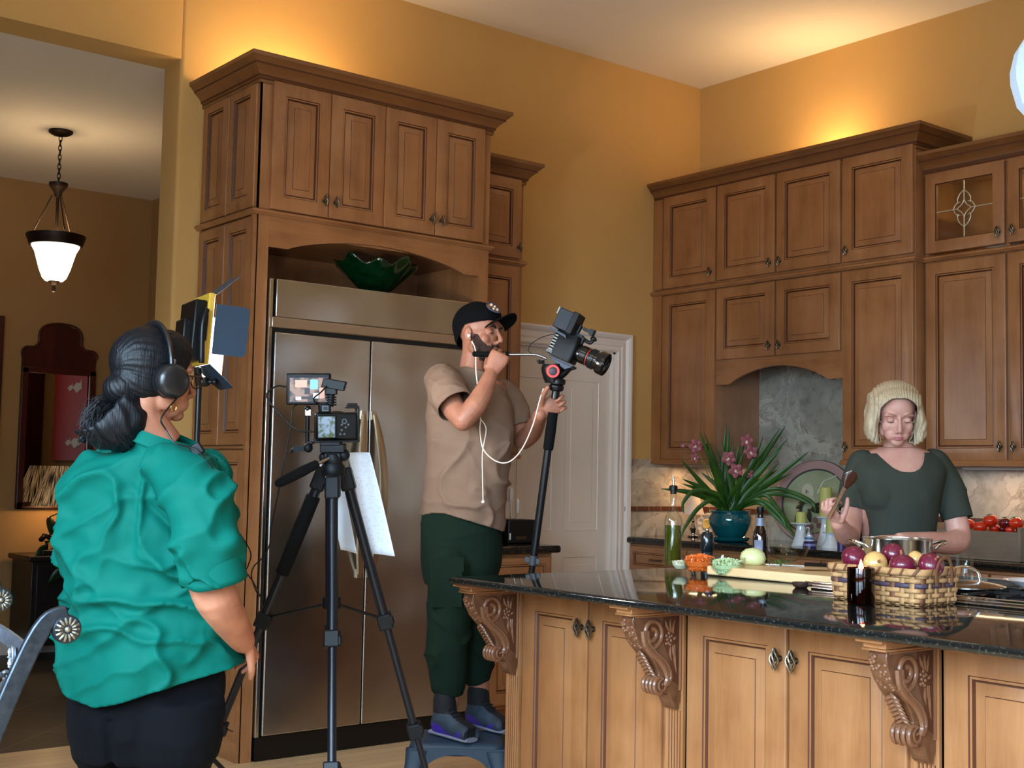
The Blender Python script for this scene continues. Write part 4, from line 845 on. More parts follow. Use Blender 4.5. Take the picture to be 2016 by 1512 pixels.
av = math.atan2(CAM.y-c[1], CAM.x-c[0])
m = MB(); labelarc(m, c, .0313, .035, .115, av-.9, av+.35); m.mi = 1; labelarc(m, c, .0316, .05, .078, av-.35, av+.15); m.mi = 2
for k in range(6): labelarc(m, c, .0318, .054+.004*k, .0555+.004*k, av-.3, av+.1)
m.build('label', [pbr('label_slate', (120, 128, 150), .4), pbr('label_white', (226, 226, 232), .5), pbr('label_ink', (60, 60, 80), .5)], t, solid=.0003); m = MB(); m.lathe([(.0168, .170), (.0142, .190), (.0134, .205), (.0138, .205), (.0146, .190), (.0173, .170)], 28, c, closed=True); m.build('neck_label', MATS['label_slate'], t)
glassbowl('glass_bowl', 'wide clear glass mixing bowl behind the dark bottle', (-2.03, -2.40, .9555), .082, .062, .4)
glassbowl('glass_cup', 'small clear glass cup behind the carrots', (-2.22, -2.215, IZ), .034, .052, .7)
m = MB(); rg = random.Random(2)
for k in range(26): p = Vector((-2.285+rg.uniform(-.04, .04), -2.565+rg.uniform(-.035, .035), .958+rg.uniform(0, .012))); leaf(m, p, p+Vector((rg.uniform(-.02, .02), rg.uniform(-.02, .02), rg.uniform(0, .012))), .006, .004)
o = m.build('herb_sprigs', pbr('herb_green', (70, 98, 48), .5), solid=.0006, smooth=50); tag(o, 'loose green herb leaves on the cutting board beside the celery bowl', 'herbs', kind='stuff')
def knife(label, p0, ang, L=.2, hl=.12, blade=(205, 205, 210), handle=BLACK, z=.957):
    t = thing('kitchen_knife', label, 'knife', (p0[0], p0[1], z)); M = Matrix.Translation((p0[0], p0[1], z)) @ Matrix.Rotation(ang, 4, 'Z')
    m = MB(M); m.prism([(0, -.018), (L*.7, -.016), (L, .014), (0, .016)], (0, 0, 0), (1, 0, 0), (0, 1, 0), (0, 0, .002)); m.build('blade', pbr('blade_%d' % blade[0], blade, .2, metal=1), t)
    m = MB(M); m.loft([((-hl*k/5., 0, .007), (0, .012-.002*math.sin(k*1.6), 0), (0, 0, .007)) for k in range(6)], n=12, res=2); m.build('handle', handle, t)
knife('kitchen knife with a black handle lying at the back of the cutting board', (-2.20, -2.62), 2.1, .15, .11)
knife('copper-coloured knife with a dark handle on the cutting board, touching the onion basket', (-2.30, -2.83), 2.5, .13, .12, (176, 110, 66))
# dark wooden spoon rest end
m = MB(); m.lathe([(0, 0), (.020, 0), (.029, .008), (.030, .018), (.024, .018), (.018, .008), (0, .007)], 24, (-2.655, -2.965, IZ)); m.tube([(-2.65, -2.98, .934), (-2.64, -3.02, .934), (-2.63, -3.05, .933)], [.009, .007, .008], 8)
o = m.build('wooden_scoop', pbr('dark_walnut', (58, 38, 30), .45, var=.3, vscale=60), smooth=50); tag(o, 'small dark wooden scoop beside the cooktop, left of the candle', 'scoop')
# cooktop
t = thing('cooktop', 'black cooktop with steel front trim, reflected blind stripes shaped as ribs, set into the island', 'cooktop', (-2.35, -3.6, IZ))
m = MB(); m.box((-2.63, -4.15, .9207), (-2.06, -3.02, .932)); m.build('glass_top', pbr('cooktop_black', (10, 11, 13), .06, coat=1), t, bevel=.003)
m = MB()
for k in range(3): m.cyl((-2.648-.004*k, -4.16, .941-.0085*k), (-2.648-.004*k, -3.01, .941-.0085*k), .0042, n=12)  # ribs put the reflected stripes of window blinds into the shape
m.box((-2.652, -4.16, .9207), (-2.628, -3.01, .940)); m.build('front_trim', CHROME, t, smooth=40)
m = MB()
for yc in (-3.25, -3.55, -3.85):
    for (dx, dy) in ((1, 0), (0, 1)):
        for s_ in (-1, 0, 1):
            cc_ = Vector((-2.36+(0 if dx else .09*s_), yc+(0 if dy else .09*s_), .944)); e = Vector((.22 if dx else 0, .13 if dy else 0, 0)); m.obox(cc_, e, Vector((0 if dx else .004, 0 if dy else .004, 0)), (0, 0, .004))
    for (dx, dy) in ((-.2, -.1), (.2, -.1), (-.2, .1), (.2, .1)): m.box((-2.36+dx-.006, yc+dy-.006, .932), (-2.36+dx+.006, yc+dy+.006, .944))
m.build('pan_grate', pbr('cast_iron', (14, 15, 17), .5), t, bevel=.001)
m = MB(); m.box((-2.06, -4.15, .9207), (-2.035, -3.02, .958)); m.build('rear_trim', STEELB, t, bevel=.003)
# stock pot
c = (-2.28, -3.085, .9485); t = thing('stock_pot', 'polished steel pot with two loop handles on the cooktop, behind the onion basket', 'pot', c)
vessel([(0, 0), (.112, 0), (.118, .006), (.118, .132), (.1205, .136), (.1205, .139)], .003, c).build('pot_body', STEELB, t, smooth=40)
th = math.atan2(RT.y, RT.x)
for s_, nm in ((1, 'handle'), (-1, 'handle')):
    d = Vector((RT.x, RT.y, 0)).normalized()*s_; s2 = Vector((FW.x, FW.y, 0)).normalized(); b0 = Vector(c)+Vector((0, 0, .118)); m = MB()
    m.tube([b0+d*.117-s2*.045+Vector((0, 0, -.012)), b0+d*.135-s2*.043+Vector((0, 0, .002)), b0+d*.160-s2*.030+Vector((0, 0, .010)), b0+d*.168+Vector((0, 0, .011)), b0+d*.160+s2*.030+Vector((0, 0, .010)), b0+d*.135+s2*.043+Vector((0, 0, .002)), b0+d*.117+s2*.045+Vector((0, 0, -.012))], .0055, 10, res=4); m.build(nm, CHROME, t)
c = (-2.40, -3.42, .9485); t = thing('pan_lid', 'shallow steel pan lid with an arched handle, right of the onion basket', 'lid', c)
m = MB(); m.lathe([(.125, .0), (.128, .002), (.128, .006), (.122, .008), (.10, .014), (.05, .021), (0, .024), (0, .021), (.05, .018), (.10, .011), (.12, .003)], 44, c); m.build('lid', STEELB, t)
m = MB(); d = Vector((RT.x, RT.y, 0)).normalized(); cc_ = Vector(c)+Vector((0, 0, .02)); m.tube([cc_-d*.05, cc_-d*.047+Vector((0, 0, .028)), cc_-d*.02+Vector((0, 0, .043)), cc_+d*.015+Vector((0, 0, .043)), cc_+d*.043+Vector((0, 0, .028)), cc_+d*.05-Vector((0, 0, .002))], .0055, 10, res=4)
for s_ in (-1, 1): m.lathe([(0, 0), (.014, 0), (.012, .006), (0, .007)], 16, cc_+d*.05*s_+Vector((0, 0, -.004)))
m.build('handle', CHROME, t)
c = Vector((-2.33, -3.66, .9485)); m = vessel([(0, 0), (.05, 0), (.055, .003), (.10, .025), (.125, .036), (.128, .036)], .003, c); o = m.build('serving_plate', pbr('white_china', (232, 234, 240), .15, coat=.4), smooth=50); tag(o, 'white china dish on the cooktop at the right edge of the photo', 'dish')
c = Vector((-2.10, -3.235, .932+.0005)); m = vessel([(0, 0), (.026, 0), (.028, .004), (.030, .10), (.031, .102)], .003, c); o = m.build('glass_jar', TGLASS, smooth=50); o.location.z = 0; tag(o, 'small clear glass jar behind the right handle of the steel pot', 'jar')
# basket
def basket():
    m_, nt, b = nodes('basket_weave'); return m_
BT = pbr('splint_tan', (186, 140, 92), .55, var=.18, vscale=50); BTD = pbr('splint_brown', (120, 74, 46), .55, var=.2, vscale=50); BTP = pbr('splint_purple', (78, 62, 78), .55, var=.2, vscale=50)
bx, by, bw, bl, bh = -2.765, -3.405, .10, .158, .105
t = thing('woven_basket', 'rectangular woven splint basket full of onions on the island', 'basket', (bx, by, IZ))
def rr(u, gx, gy, r=.025):
    """point on a rounded rectangle, u in 0..1, returns position and outward normal"""
    ex, ey = gx-r, gy-r; segs = [2*ey, PI*r/2, 2*ex, PI*r/2, 2*ey, PI*r/2, 2*ex, PI*r/2]; tot = sum(segs); s = (u % 1)*tot; k = 0
    while s > segs[k]: s -= segs[k]; k += 1
    if k == 0: return (-gx, ey-s), (-1, 0)
    if k == 1: a = PI+s/r; return (-ex+r*math.cos(a), -ey+r*math.sin(a)), (math.cos(a), math.sin(a))
    if k == 2: return (-ex+s, -gy), (0, -1)
    if k == 3: a = -PI/2+s/r; return (ex+r*math.cos(a), -ey+r*math.sin(a)), (math.cos(a), math.sin(a))
    if k == 4: return (gx, -ey+s), (1, 0)
    if k == 5: a = s/r; return (ex+r*math.cos(a), ey+r*math.sin(a)), (math.cos(a), math.sin(a))
    if k == 6: return (ex-s, gy), (0, 1)
    a = PI/2+s/r; return (-ex+r*math.cos(a), ey+r*math.sin(a)), (math.cos(a), math.sin(a))
m = MB(); NS = 30; rows = 6
for r_ in range(rows):
    z0 = .008+r_*.0145; col = 2 if r_ == 3 else 0; N = NS*6
    def f(u, v, r_=r_, z0=z0):
        (x, y), (nx, ny) = rr(u, bw, bl); k = u*NS; w_ = math.cos(PI*(k+r_))*.0038*1.0; fl = 1+.05*z0/.1; prof_ = .0016*math.cos((v-.5)*PI)
        return (bx+(x+nx*(w_+prof_))*fl, by+(y+ny*(w_+prof_))*fl, IZ+z0+.0135*v)
    m.grid(f, N, 4, wrapu=True, mi=col)
for k in range(NS):
    (x, y), (nx, ny) = rr(k/NS, bw, bl); tx, ty = -ny, nx; ww = .0085
    for s_ in (0,):
        vs = []
        for j in range(8):
            zz = j/7*.094; fl = 1+.05*zz/.1; off = math.cos(PI*(j-.5))*.0028*(1 if k % 2 else -1); vs += [(bx+(x+nx*off-tx*ww)*fl, by+(y+ny*off-ty*ww)*fl, IZ+.002+zz), (bx+(x+nx*off+tx*ww)*fl, by+(y+ny*off+ty*ww)*fl, IZ+.002+zz)]
        m.add(vs, [(2*j, 2*j+1, 2*j+3, 2*j+2) for j in range(7)], 0 if k % 3 else 1)
m.box((bx-bw+.01, by-bl+.01, IZ+.0005), (bx+bw-.01, by+bl-.01, IZ+.004))
m.build('woven_wall', [BT, BTD, BTP], t, smooth=50, solid=.0012)
m = MB(); m.grid(lambda u, v: ((lambda P, N: (bx+(P[0]+N[0]*(.007+.002*math.cos((v-.5)*PI)))*1.05, by+(P[1]+N[1]*.007)*1.05, IZ+.088+.020*v))(*rr(u, bw, bl))), 120, 4, wrapu=True)
m.build('rim', BT, t, solid=.005, smooth=50); m = MB()
for k in range(26):
    u0 = k/26
    def f(u, v, u0=u0): (x, y), (nx, ny) = rr(u0+.007*u+.012*v, bw, bl); return (bx+(x+nx*.0125)*1.05, by+(y+ny*.0125)*1.05, IZ+.087+.022*v)
    m.grid(f, 3, 6)
m.build('lashing', BTD, t, solid=.0015, smooth=60)
m = MB()
for s_ in (-1,):
    pts = [(bx-.045, by-bl*1.05-.014, IZ+.06), (bx-.05, by-bl*1.05-.016, IZ+.10), (bx-.03, by-bl*1.05-.018, IZ+.135), (bx+.01, by-bl*1.05-.018, IZ+.138), (bx+.03, by-bl*1.05-.016, IZ+.10), (bx+.03, by-bl*1.05-.014, IZ+.06)]; m.tube(pts, .007, 8, res=5, flat=.4)
m.build('handle', BTD, t)
def onionm(name, a, b_):
    m_, nt, b = nodes(name); L = nt.links; tc = nt.nodes.new('ShaderNodeTexCoord'); sp = nt.nodes.new('ShaderNodeSeparateXYZ'); L.new(tc.outputs['Object'], sp.inputs[0])
    at2 = nt.nodes.new('ShaderNodeMath'); at2.operation = 'ARCTAN2'; L.new(sp.outputs[1], at2.inputs[0]); L.new(sp.outputs[0], at2.inputs[1]); cb = nt.nodes.new('ShaderNodeCombineXYZ'); mu = nt.nodes.new('ShaderNodeMath'); mu.operation = 'MULTIPLY'; mu.inputs[1].default_value = 9; L.new(at2.outputs[0], mu.inputs[0]); L.new(mu.outputs[0], cb.inputs[0]); L.new(sp.outputs[2], cb.inputs[2])
    n = nt.nodes.new('ShaderNodeTexNoise'); n.inputs['Scale'].default_value = 2; n.inputs['Detail'].default_value = 4; L.new(cb.outputs[0], n.inputs[0]); r = nt.nodes.new('ShaderNodeValToRGB'); e = r.color_ramp.elements; e[0].position = .35; e[0].color = lin(a)+(1,); e[1].position = .65; e[1].color = lin(b_)+(1,); L.new(n.outputs['Fac'], r.inputs[0]); L.new(r.outputs[0], b.inputs['Base Color'])
    b.inputs['Roughness'].default_value = .28; b.inputs['Coat Weight'].default_value = .3; return m_
RO = onionm('red_onion_skin', (78, 14, 34), (126, 32, 60)); YO = onionm('yellow_onion_skin', (206, 150, 78), (232, 192, 128))
def onion(p, r, label, mat, tilt=(0, 0), grp=None, name='red_onion'):
    t = thing(name, label, 'onion', p, group=grp); R_ = Matrix.Translation(Vector(p)) @ Euler((tilt[0], tilt[1], 0)).to_matrix().to_4x4(); q = MB(R_)
    q.lathe([(0, -.86*r), (.10*r, -.87*r), (.35*r, -.80*r), (.75*r, -.55*r), (.98*r, -.15*r), (1.0*r, .1*r), (.88*r, .48*r), (.60*r, .74*r), (.30*r, .86*r), (.14*r, .93*r)], 40); b = q.build('bulb', mat, t, smooth=60)
    q = MB(R_); q.lathe([(.14*r, .91*r), (.10*r, 1.0*r), (.08*r, 1.15*r), (.12*r, 1.25*r), (.02*r, 1.2*r), (0, 1.1*r)], 14); q.build('neck', pbr('onion_neck', (150, 96, 70), .6), t)
    q = MB(R_)
    for k in range(9): a = k*.7; q.tube([(.03*r*math.cos(a), .03*r*math.sin(a), -.86*r), (.08*r*math.cos(a), .08*r*math.sin(a), -.94*r)], .0012, 4)
    q.build('roots', pbr('onion_root', (190, 170, 130), .8), t)
EX = Vector((RT.x, RT.y, 0)).normalized(); EY = Vector((FW.x, FW.y, 0)).normalized()
def onisl(px, py, x): # on the vertical plane x
    d = FW+RT*((px-1008)/FPX)-UP*((py-756)/FPX); s = (x-CAM.x)/d.x; return CAM+d*s
onion(onisl(1683, 1099, -2.81), .042, 'red onion at the left end of the basket, its root end facing up', RO, (-2.6, .5))
onion(onisl(1723, 1109, -2.80), .037, 'pale yellow onion between two red ones at the front of the basket', YO, (.9, -1.2), name='yellow_onion')
onion(onisl(1758, 1092, -2.72), .036, 'red onion at the back of the basket in front of the steel pot', RO, (-.5, 1.2))
onion(onisl(1777, 1116, -2.80), .041, 'red onion in the middle front of the basket, stem end up', RO, (-.25, .2))
onion(onisl(1803, 1101, -2.74), .026, 'small yellow onion mostly hidden between two red onions', YO, (.9, .2), name='yellow_onion')
onion(onisl(1833, 1113, -2.79), .038, 'glossy red onion at the right end of the basket', RO, (.8, -.6))
for q_, lb in (((bx, by+.10, IZ+.045), 'red onion low inside the left end of the basket'), ((bx, by, IZ+.045), 'red onion low inside the middle of the basket'), ((bx, by-.10, IZ+.045), 'red onion low inside the right end of the basket')): onion(q_, .038, lb, RO, (.3, .4))
# candle jar
c = (-2.955, -3.425, IZ); t = thing('candle_jar', 'lit candle in a dark amber glass jar in front of the onion basket', 'candle', c)
AMB = thinglass('amber_glass', (150, 70, 26), .1, .02)
vessel([(0, 0), (.037, 0), (.040, .004), (.040, .105), (.0395, .107)], .003, c).build('glass_jar', AMB, t, smooth=40)
m = MB(); m.lathe([(0, .005), (.0365, .005), (.0365, .088), (.02, .0865), (0, .086)], 32, c); m.build('wax', pbr('amber_wax', (60, 26, 12), .4), t)
m = MB(); m.cyl((c[0], c[1], c[2]+.086), (c[0], c[1], c[2]+.098), .001, n=6); m.build('wick', BLACK, t)
m = MB(); m.lathe([(0, .092), (.005, .098), (.0075, .106), (.006, .115), (.003, .124), (0, .132)], 16, c); m.build('flame', pbr('flame', (255, 220, 150), .5, emit=(255, 196, 110), estr=14), t)
point('candle_light', (c[0], c[1], c[2]+.115), (1, .55, .2), .35, .006)

# ------------------------------------------------------------------ things on the back counter
CZ = .9205
# orchid
pc = Vector((-.42, -.66, CZ)); t = thing('orchid_plant', 'cymbidium orchid with pink flowers and strap leaves in a teal pot on the back counter', 'plant', pc)
TEAL = pbr('teal_glaze', (6, 84, 92), .12, coat=1, var=.15, vscale=20)
m = MB(); m.lathe([(0, .022), (.075, .022), (.09, .035), (.122, .10), (.126, .13), (.118, .155), (.110, .165), (.120, .172), (.122, .180), (.112, .182), (.104, .165), (.10, .14), (0, .14)], 48, pc); m.build('pot', TEAL, t)
m = MB(); m.lathe([(0, .001), (.10, .001), (.112, .010), (.118, .024), (.112, .026), (.10, .016), (0, .014)], 48, pc)
m.build('saucer', TEAL, t)
m = MB(); m.lathe([(0, .141), (.098, .145), (.06, .162), (0, .17)], 24, pc); m.build('soil', pbr('bark_soil', (48, 32, 22), .9, bump=1, bscale=80), t)
def orch(px, py, dx=0): # point near the plant, seen at a pixel, dx metres farther (+) or nearer (-)
    d = (pc-CAM).dot(FW)+dx; return at(px, py, d)
LEAF1 = pbr('orchid_leaf', (62, 102, 28), .38, col2=(34, 70, 18), vscale=6)
prf = lambda t_: min(1, .45+t_*1.8)*(1-max(0, (t_-.55)/.45)**1.7)
L = [((1376, 845), -.05), ((1386, 850), 0), ((1430, 830), .1), ((1436, 838), .05), ((1420, 868), .0), ((1444, 872), .1), ((1456, 868), .05), ((1340, 904), -.02), ((1300, 962), -.1), ((1343, 943), -.02), ((1342, 952), .06), ((1503, 858), .03), ((1512, 874), .08), ((1537, 842), .05), ((1547, 838), .1), ((1551, 863), 0), ((1540, 880), -.03), ((1594, 888), -.08), ((1533, 912), 0), ((1560, 931), .0), ((1530, 925), .06), ((1470, 850), .12), ((1410, 880), .1), ((1460, 905), -.08), ((1400, 900), -.1), ((1490, 900), -.1), ((1520, 930), .12), ((1380, 930), .1)]
m = MB(); rg = random.Random(3)
def strap(mb, pts, wd):
    P, _ = spl([Vector(p) for p in pts], [1]*len(pts), 8); n = len(P); vs = []; fs = []
    for i, p in enumerate(P):
        d = P[min(n-1, i+1)]-P[max(0, i-1)]; s = d.cross(FW).normalized(); tw = wd*prf(i/(n-1)); f = -FW*tw*.35; vs += [p-s*tw+f, p, p+s*tw+f]
    for i in range(n-1):
        for k in range(2): a = i*3+k; fs.append((a, a+1, a+4, a+3))
    mb.add(vs, fs)
for (px, py), dd in L:
    tip = orch(px, py, dd); b0 = pc+Vector((0, 0, .16))+EX*rg.uniform(-.05, .05)+EY*rg.uniform(-.04, .04); lift = (tip-b0).length; 
    mid = b0.lerp(tip, .55)+Vector((0, 0, 1))*lift*.10*(1 if abs(tip.z-b0.z) < .3 else .4)+EY*dd*.2; strap(m, [b0, b0.lerp(mid, .5)+Vector((0, 0, .02)), mid, tip], rg.uniform(.013, .018))
for pts in (((1440, 1010), (1415, 975), (1370, 965), (1345, 990), (1347, 1012)), ((1430, 1010), (1405, 985), (1375, 1000), (1350, 1035), (1340, 1060)), ((1455, 1005), (1500, 975), (1530, 1000), (1560, 1050), (1566, 1058)), ((1460, 1000), (1510, 965), (1560, 970), (1600, 990), (1605, 1010)), ((1455, 1005), (1490, 990), (1520, 1010), (1545, 1035), (1570, 1062)), ((1470, 995), (1500, 975), (1550, 975), (1580, 985), (1600, 996)), ((1450, 1000), (1480, 985), (1510, 990), (1540, 1020), (1548, 1040))):
    b0 = pc+Vector((0, 0, .16))+EX*rg.uniform(-.03, .03); strap(m, [b0]+[orch(a, b_, -.10-.02*k) for k, (a, b_) in enumerate(pts[1:])], .0125)
m.build('leaves', LEAF1, t, smooth=60, solid=.0012)
PET = pbr('orchid_petal', (178, 104, 112), .5, col2=(150, 74, 86), vscale=40); LIPM = pbr('orchid_lip', (236, 214, 186), .5)
def flower(c, s, ry):
    q = MB(); l = MB(); out = -FW; R_ = Matrix.Rotation(ry, 3, FW)
    for k in range(5):
        a = PI/2+2*PI*k/5; d = R_ @ (RT*math.cos(a)+UP*math.sin(a)); leaf(q, c, c+d*.036*s+out*.006, .0145*s, .0, up=out, prof=lambda t_: math.sin(PI*min(1, t_*.9+.08))**.6)
    l.ell(c+out*.006-UP*.004*s, (.007*s, .007*s, .007*s), n=10, m=6); leaf(l, c+out*.004, c+out*.016-R_ @ UP*.016*s, .008*s, up=UP)
    return q, l
stems = MB()
for (fx, fy, dd, s_, ry) in ((1470, 868, -.02, 1.15, .2), (1478, 890, -.04, 1.2, -.3), (1434, 902, -.10, 1.25, .6), (1448, 926, -.12, 1.25, -.5), (1369, 878, -.02, 1.2, .9), (1368, 901, -.02, .8, .3), (1474, 932, -.02, .8, 1), (1344, 876, -.02, .5, .2)):
    c = orch(fx, fy, dd); q, l = flower(c, s_, ry); f_ = q.build('flower', PET, t, smooth=60, solid=.0008); l.build('flower_lip', LIPM, f_, solid=.0006)
for pts in (((1418, 985), (1400, 935), (1380, 900), (1368, 880), (1346, 872)), ((1425, 990), (1392, 930), (1375, 890)), ((1445, 985), (1452, 925), (1462, 895), (1472, 865)), ((1450, 985), (1450, 950), (1446, 930), (1436, 905))): stems.tube([orch(a, b_, -.01) for a, b_ in pts], .0025, 6, res=5)
stems.build('flower_stem', pbr('flower_stem', (120, 128, 62), .5), t)
# small lamp
c = Vector((-.25, -.207, CZ)); t = thing('small_lamp', 'small lamp with a cream shade and silver base on the corner counter', 'lamp', c)
m = MB(); m.lathe([(.068, 0), (.036, .112), (.034, .112), (.066, 0)], 36, c+Vector((0, 0, .142)), closed=True); m.build('lamp_shade', pbr('cream_shade', (232, 206, 184), .7, emit=(240, 190, 150), estr=.12), t)
m = MB(); m.lathe([(0, 0), (.035, 0), (.037, .008), (.012, .018), (.018, .04), (.024, .055), (.014, .075), (.008, .09), (.012, .10), (.006, .115), (.006, .20), (0, .20)], 28, c); m.build('lamp_base', CHROME, t)
# plaque on easel
t = thing('tile_plaque', 'little decorated tile on a wooden easel in the counter corner', 'plaque', (-.42, -.10, CZ)); P0 = onisl(1283, 1060, -.36); 
Mq = frame((P0.x, P0.y, CZ), EX, (Vector((0, 0, 1))+EY*.25).normalized(), -EY); m = MB(Mq); m.box((-.034, .02, 0), (.034, .095, .006)); f_ = m.build('frame', pbr('copper_frame', (140, 84, 60), .5), t, bevel=.002); m = MB(Mq); m.box((-.025, .03, .006), (.025, .085, .0075)); m.build('tile', pbr('plaque_tile', (176, 130, 106), .4, col2=(120, 76, 60), vscale=60), f_)
m = MB(Mq); m.box((-.03, .012, -.004), (.03, .02, .014)); m.tube([(-.02, .02, 0), (-.024, 0, .01)], .003, 6); m.tube([(.02, .02, 0), (.024, 0, .01)], .003, 6); m.tube([(0, .07, -.002), (0, 0.012, -.03)], .003, 6); m.build('easel', pbr('easel_wood', (120, 70, 44), .5), t)
# shell-shaped dish leaning behind
P0 = onisl(1390, 1060, -.16); t = thing('spoon_rest', 'cream scalloped dish leaning against the backsplash behind the teal pot', 'dish', (P0.x, P0.y, CZ)); Mq = frame((P0.x, P0.y, CZ), Vector((0, -1, 0)), (Vector((.22, 0, 1))).normalized(), Vector((-1, 0, .22)).normalized())
m = MB(Mq); m.grid(lambda u, v: ((.07+.008*math.cos(18*PI*u))*v*math.cos(2*PI*u)*1.05, .075+(.07+.004*math.cos(18*PI*u))*v*math.sin(2*PI*u), .006+.018*v*v), 72, 8, wrapu=True); m.build('dish', pbr('cream_china', (206, 196, 180), .3), t, solid=.003, smooth=60)
m = MB(Mq); m.grid(lambda u, v: (.038*v*math.cos(2*PI*u), .078+.034*v*math.sin(2*PI*u), .010+.006*v*v), 40, 5, wrapu=True); m.build('painted_centre', pbr('yellow_paint', (214, 186, 110), .4), t, solid=.001)
# platter
t = thing('oval_platter', 'large platter with a pink rim and painted lilies leaning on the backsplash', 'platter', (-.10, -1.0, CZ)); Mq = frame((-.115, -1.0, CZ+.002), (0, -1, 0), Vector((.20, 0, 1)).normalized(), Vector((-1, 0, .2)).normalized())
m = MB(Mq); W_, H_ = .295, .245
def ring(r0, r1, z0, z1, mi): m.grid(lambda u, v: (W_*(r0+(r1-r0)*v)*math.cos(2*PI*u), H_+H_*(r0+(r1-r0)*v)*math.sin(2*PI*u), z0+(z1-z0)*v), 96, 4, wrapu=True, mi=mi)
ring(0, .76, .004, .004, 0); ring(.76, .80, .004, .010, 1); ring(.80, .985, .010, .020, 2); ring(.985, 1, .020, .016, 1)
m.build('plate', [pbr('platter_green', (138, 148, 112), .25, col2=(168, 172, 140), vscale=6), pbr('platter_line', (84, 78, 76), .3), pbr('platter_pink', (176, 142, 138), .28)], t, solid=.004, smooth=60)
d = MB(Mq); z = .009
def lily(cx, cy, s, rot, mi):
    pts = []
    for k in range(20): a = 2*PI*k/20; r_ = 1+.25*math.cos(a-.6); pts.append((cx+s*r_*math.cos(a)*math.cos(rot)*.8-s*r_*math.sin(a)*math.sin(rot), cy+s*r_*math.cos(a)*math.sin(rot)*.8+s*r_*math.sin(a)*math.cos(rot)))
    d.prism(pts, (0, 0, z), (1, 0, 0), (0, 1, 0), (0, 0, .002), mi=mi)
lily(-.055, .29, .052, .3, 0); lily(-.02, .24, .034, 1.2, 0); lily(-.055, .30, .016, 0, 1); lily(-.015, .243, .012, 0, 1)
for (a, b_, w_) in (((-.06, .24), (-.12, .20), .02), ((-.03, .20), (.0, .12), .018), ((-.08, .22), (-.11, .10), .02), ((-.02, .2), (.09, .19), .02), ((0, .22), (.14, .25), .012)): leaf(d, (a[0], a[1], z+.001), (b_[0], b_[1], z+.002), w_, 0, up=(0, 0, 1)); d.k[-16:] = [1]*16
for (a, b_) in (((-.05, .1), .02), ((-.09, .14), .022), ((.03, .13), .02), ((-.0, .09), .024), ((.06, .10), .018)): lily(a[0], a[1], b_, 1, 2)
d.tube([(.02, .29, z), (.05, .36, z), (.09, .38, z), (.14, .40, z)], .005, 6, res=4, mi=0)
d.build('painted_lily', [pbr('lily_cream', (196, 190, 166), .4), pbr('lily_dark', (44, 50, 34), .4), pbr('lily_mauve', (128, 92, 96), .4)], t, solid=.001)
# candles on white stands
WST = pbr('white_ceramic', (214, 218, 222), .16, coat=.6); CAN = pbr('green_candle', (188, 186, 104), .5, sss=.2)
def stand(label, c, h, r, ch, crad, lab2):
    t = thing('candle_stand', label, 'candle stand', c)
    m = MB(); m.lathe([(0, 0), (.052, 0), (.05, .008), (.036, h*.35), (.025, h*.7), (.024, h*.86), (r*.6, h*.92), (r, h*.955), (r+.003, h), (r*.9, h-.004), (0, h-.004)], 40, c); m.build('pedestal', WST, t)
    m = MB(); m.tube([Vector(c)+EX*.022+Vector((0, 0, h*.75)), Vector(c)+EX*.045+Vector((0, 0, h*.8)), Vector(c)+EX*.044+Vector((0, 0, h*.5)), Vector(c)+EX*.032+Vector((0, 0, h*.42))], .0035, 8, res=4); m.build('handle', WST, t)
    t2 = thing('pillar_candle', lab2, 'candle', (c[0], c[1], c[2]+h-.003)); m = MB(); m.lathe([(0, 0), (crad, 0), (crad, ch), (crad*.85, ch+.002), (crad*.75, ch-.006), (0, ch-.008)], 36, (c[0], c[1], c[2]+h-.003)); m.build('wax', CAN, t2)
    m = MB(); m.cyl((c[0], c[1], c[2]+h+ch-.014), (c[0], c[1], c[2]+h+ch+.006), .0012, n=6); m.build('wick', BLACK, t2)
stand('white ceramic candle stand nearest the teal pot, under the short candle', (-.40, -1.165, CZ), .128, .058, .062, .028, 'short wide yellow-green candle on the left white stand')
stand('tall white ceramic candle stand behind the others, under the tall candle', (-.27, -1.235, CZ), .165, .05, .165, .034, 'tall yellow-green pillar candle behind the spatula hand')
stand('low white ceramic candle stand closest to the blonde person', (-.42, -1.385, CZ), .085, .042, .07, .026, 'yellow-green candle below the raised hand')
# snow globe
c = Vector((-.50, -1.305, CZ)); t = thing('snow_globe', 'snow globe with a little white mountain on a dark blue base', 'snow globe', c)
m = MB(); m.lathe([(0, 0), (.036, 0), (.036, .006), (.032, .03), (.029, .034), (0, .034)], 32, c); m.build('base', pbr('navy_base', (34, 34, 84), .3), t); m = MB(); m.lathe([(.0365, .010), (.0372, .010), (.0350, .022), (.0342, .022)], 32, c, closed=True); m.build('nameplate', pbr('nameplate', (120, 120, 170), .4), t)
m = MB(); m.ell(c+Vector((0, 0, .064)), .034, n=28, m=18); m.build('glass_ball', thinglass('globe_glass', (240, 244, 250), .3), t, smooth=60)
m = MB(); m.loft([(c+Vector((0, 0, .036)), (.024, 0, 0), (0, .024, 0)), (c+Vector((.002, .002, .055)), (.022, 0, 0), (0, .02, 0)), (c+Vector((.0, .004, .07)), (.014, 0, 0), (0, .012, 0)), (c+Vector((0, .008, .086)), (.002, 0, 0), (0, .002, 0))], n=9); m.build('mountain', pbr('snow_white', (230, 234, 240), .6), t); m = MB(); m.lathe([(.0245, 0), (.025, 0), (.0245, .010), (.024, .010)], 24, c+Vector((0, 0, .046)), closed=True); m.build('lake_band', pbr('band_blue', (90, 130, 170), .4), t)
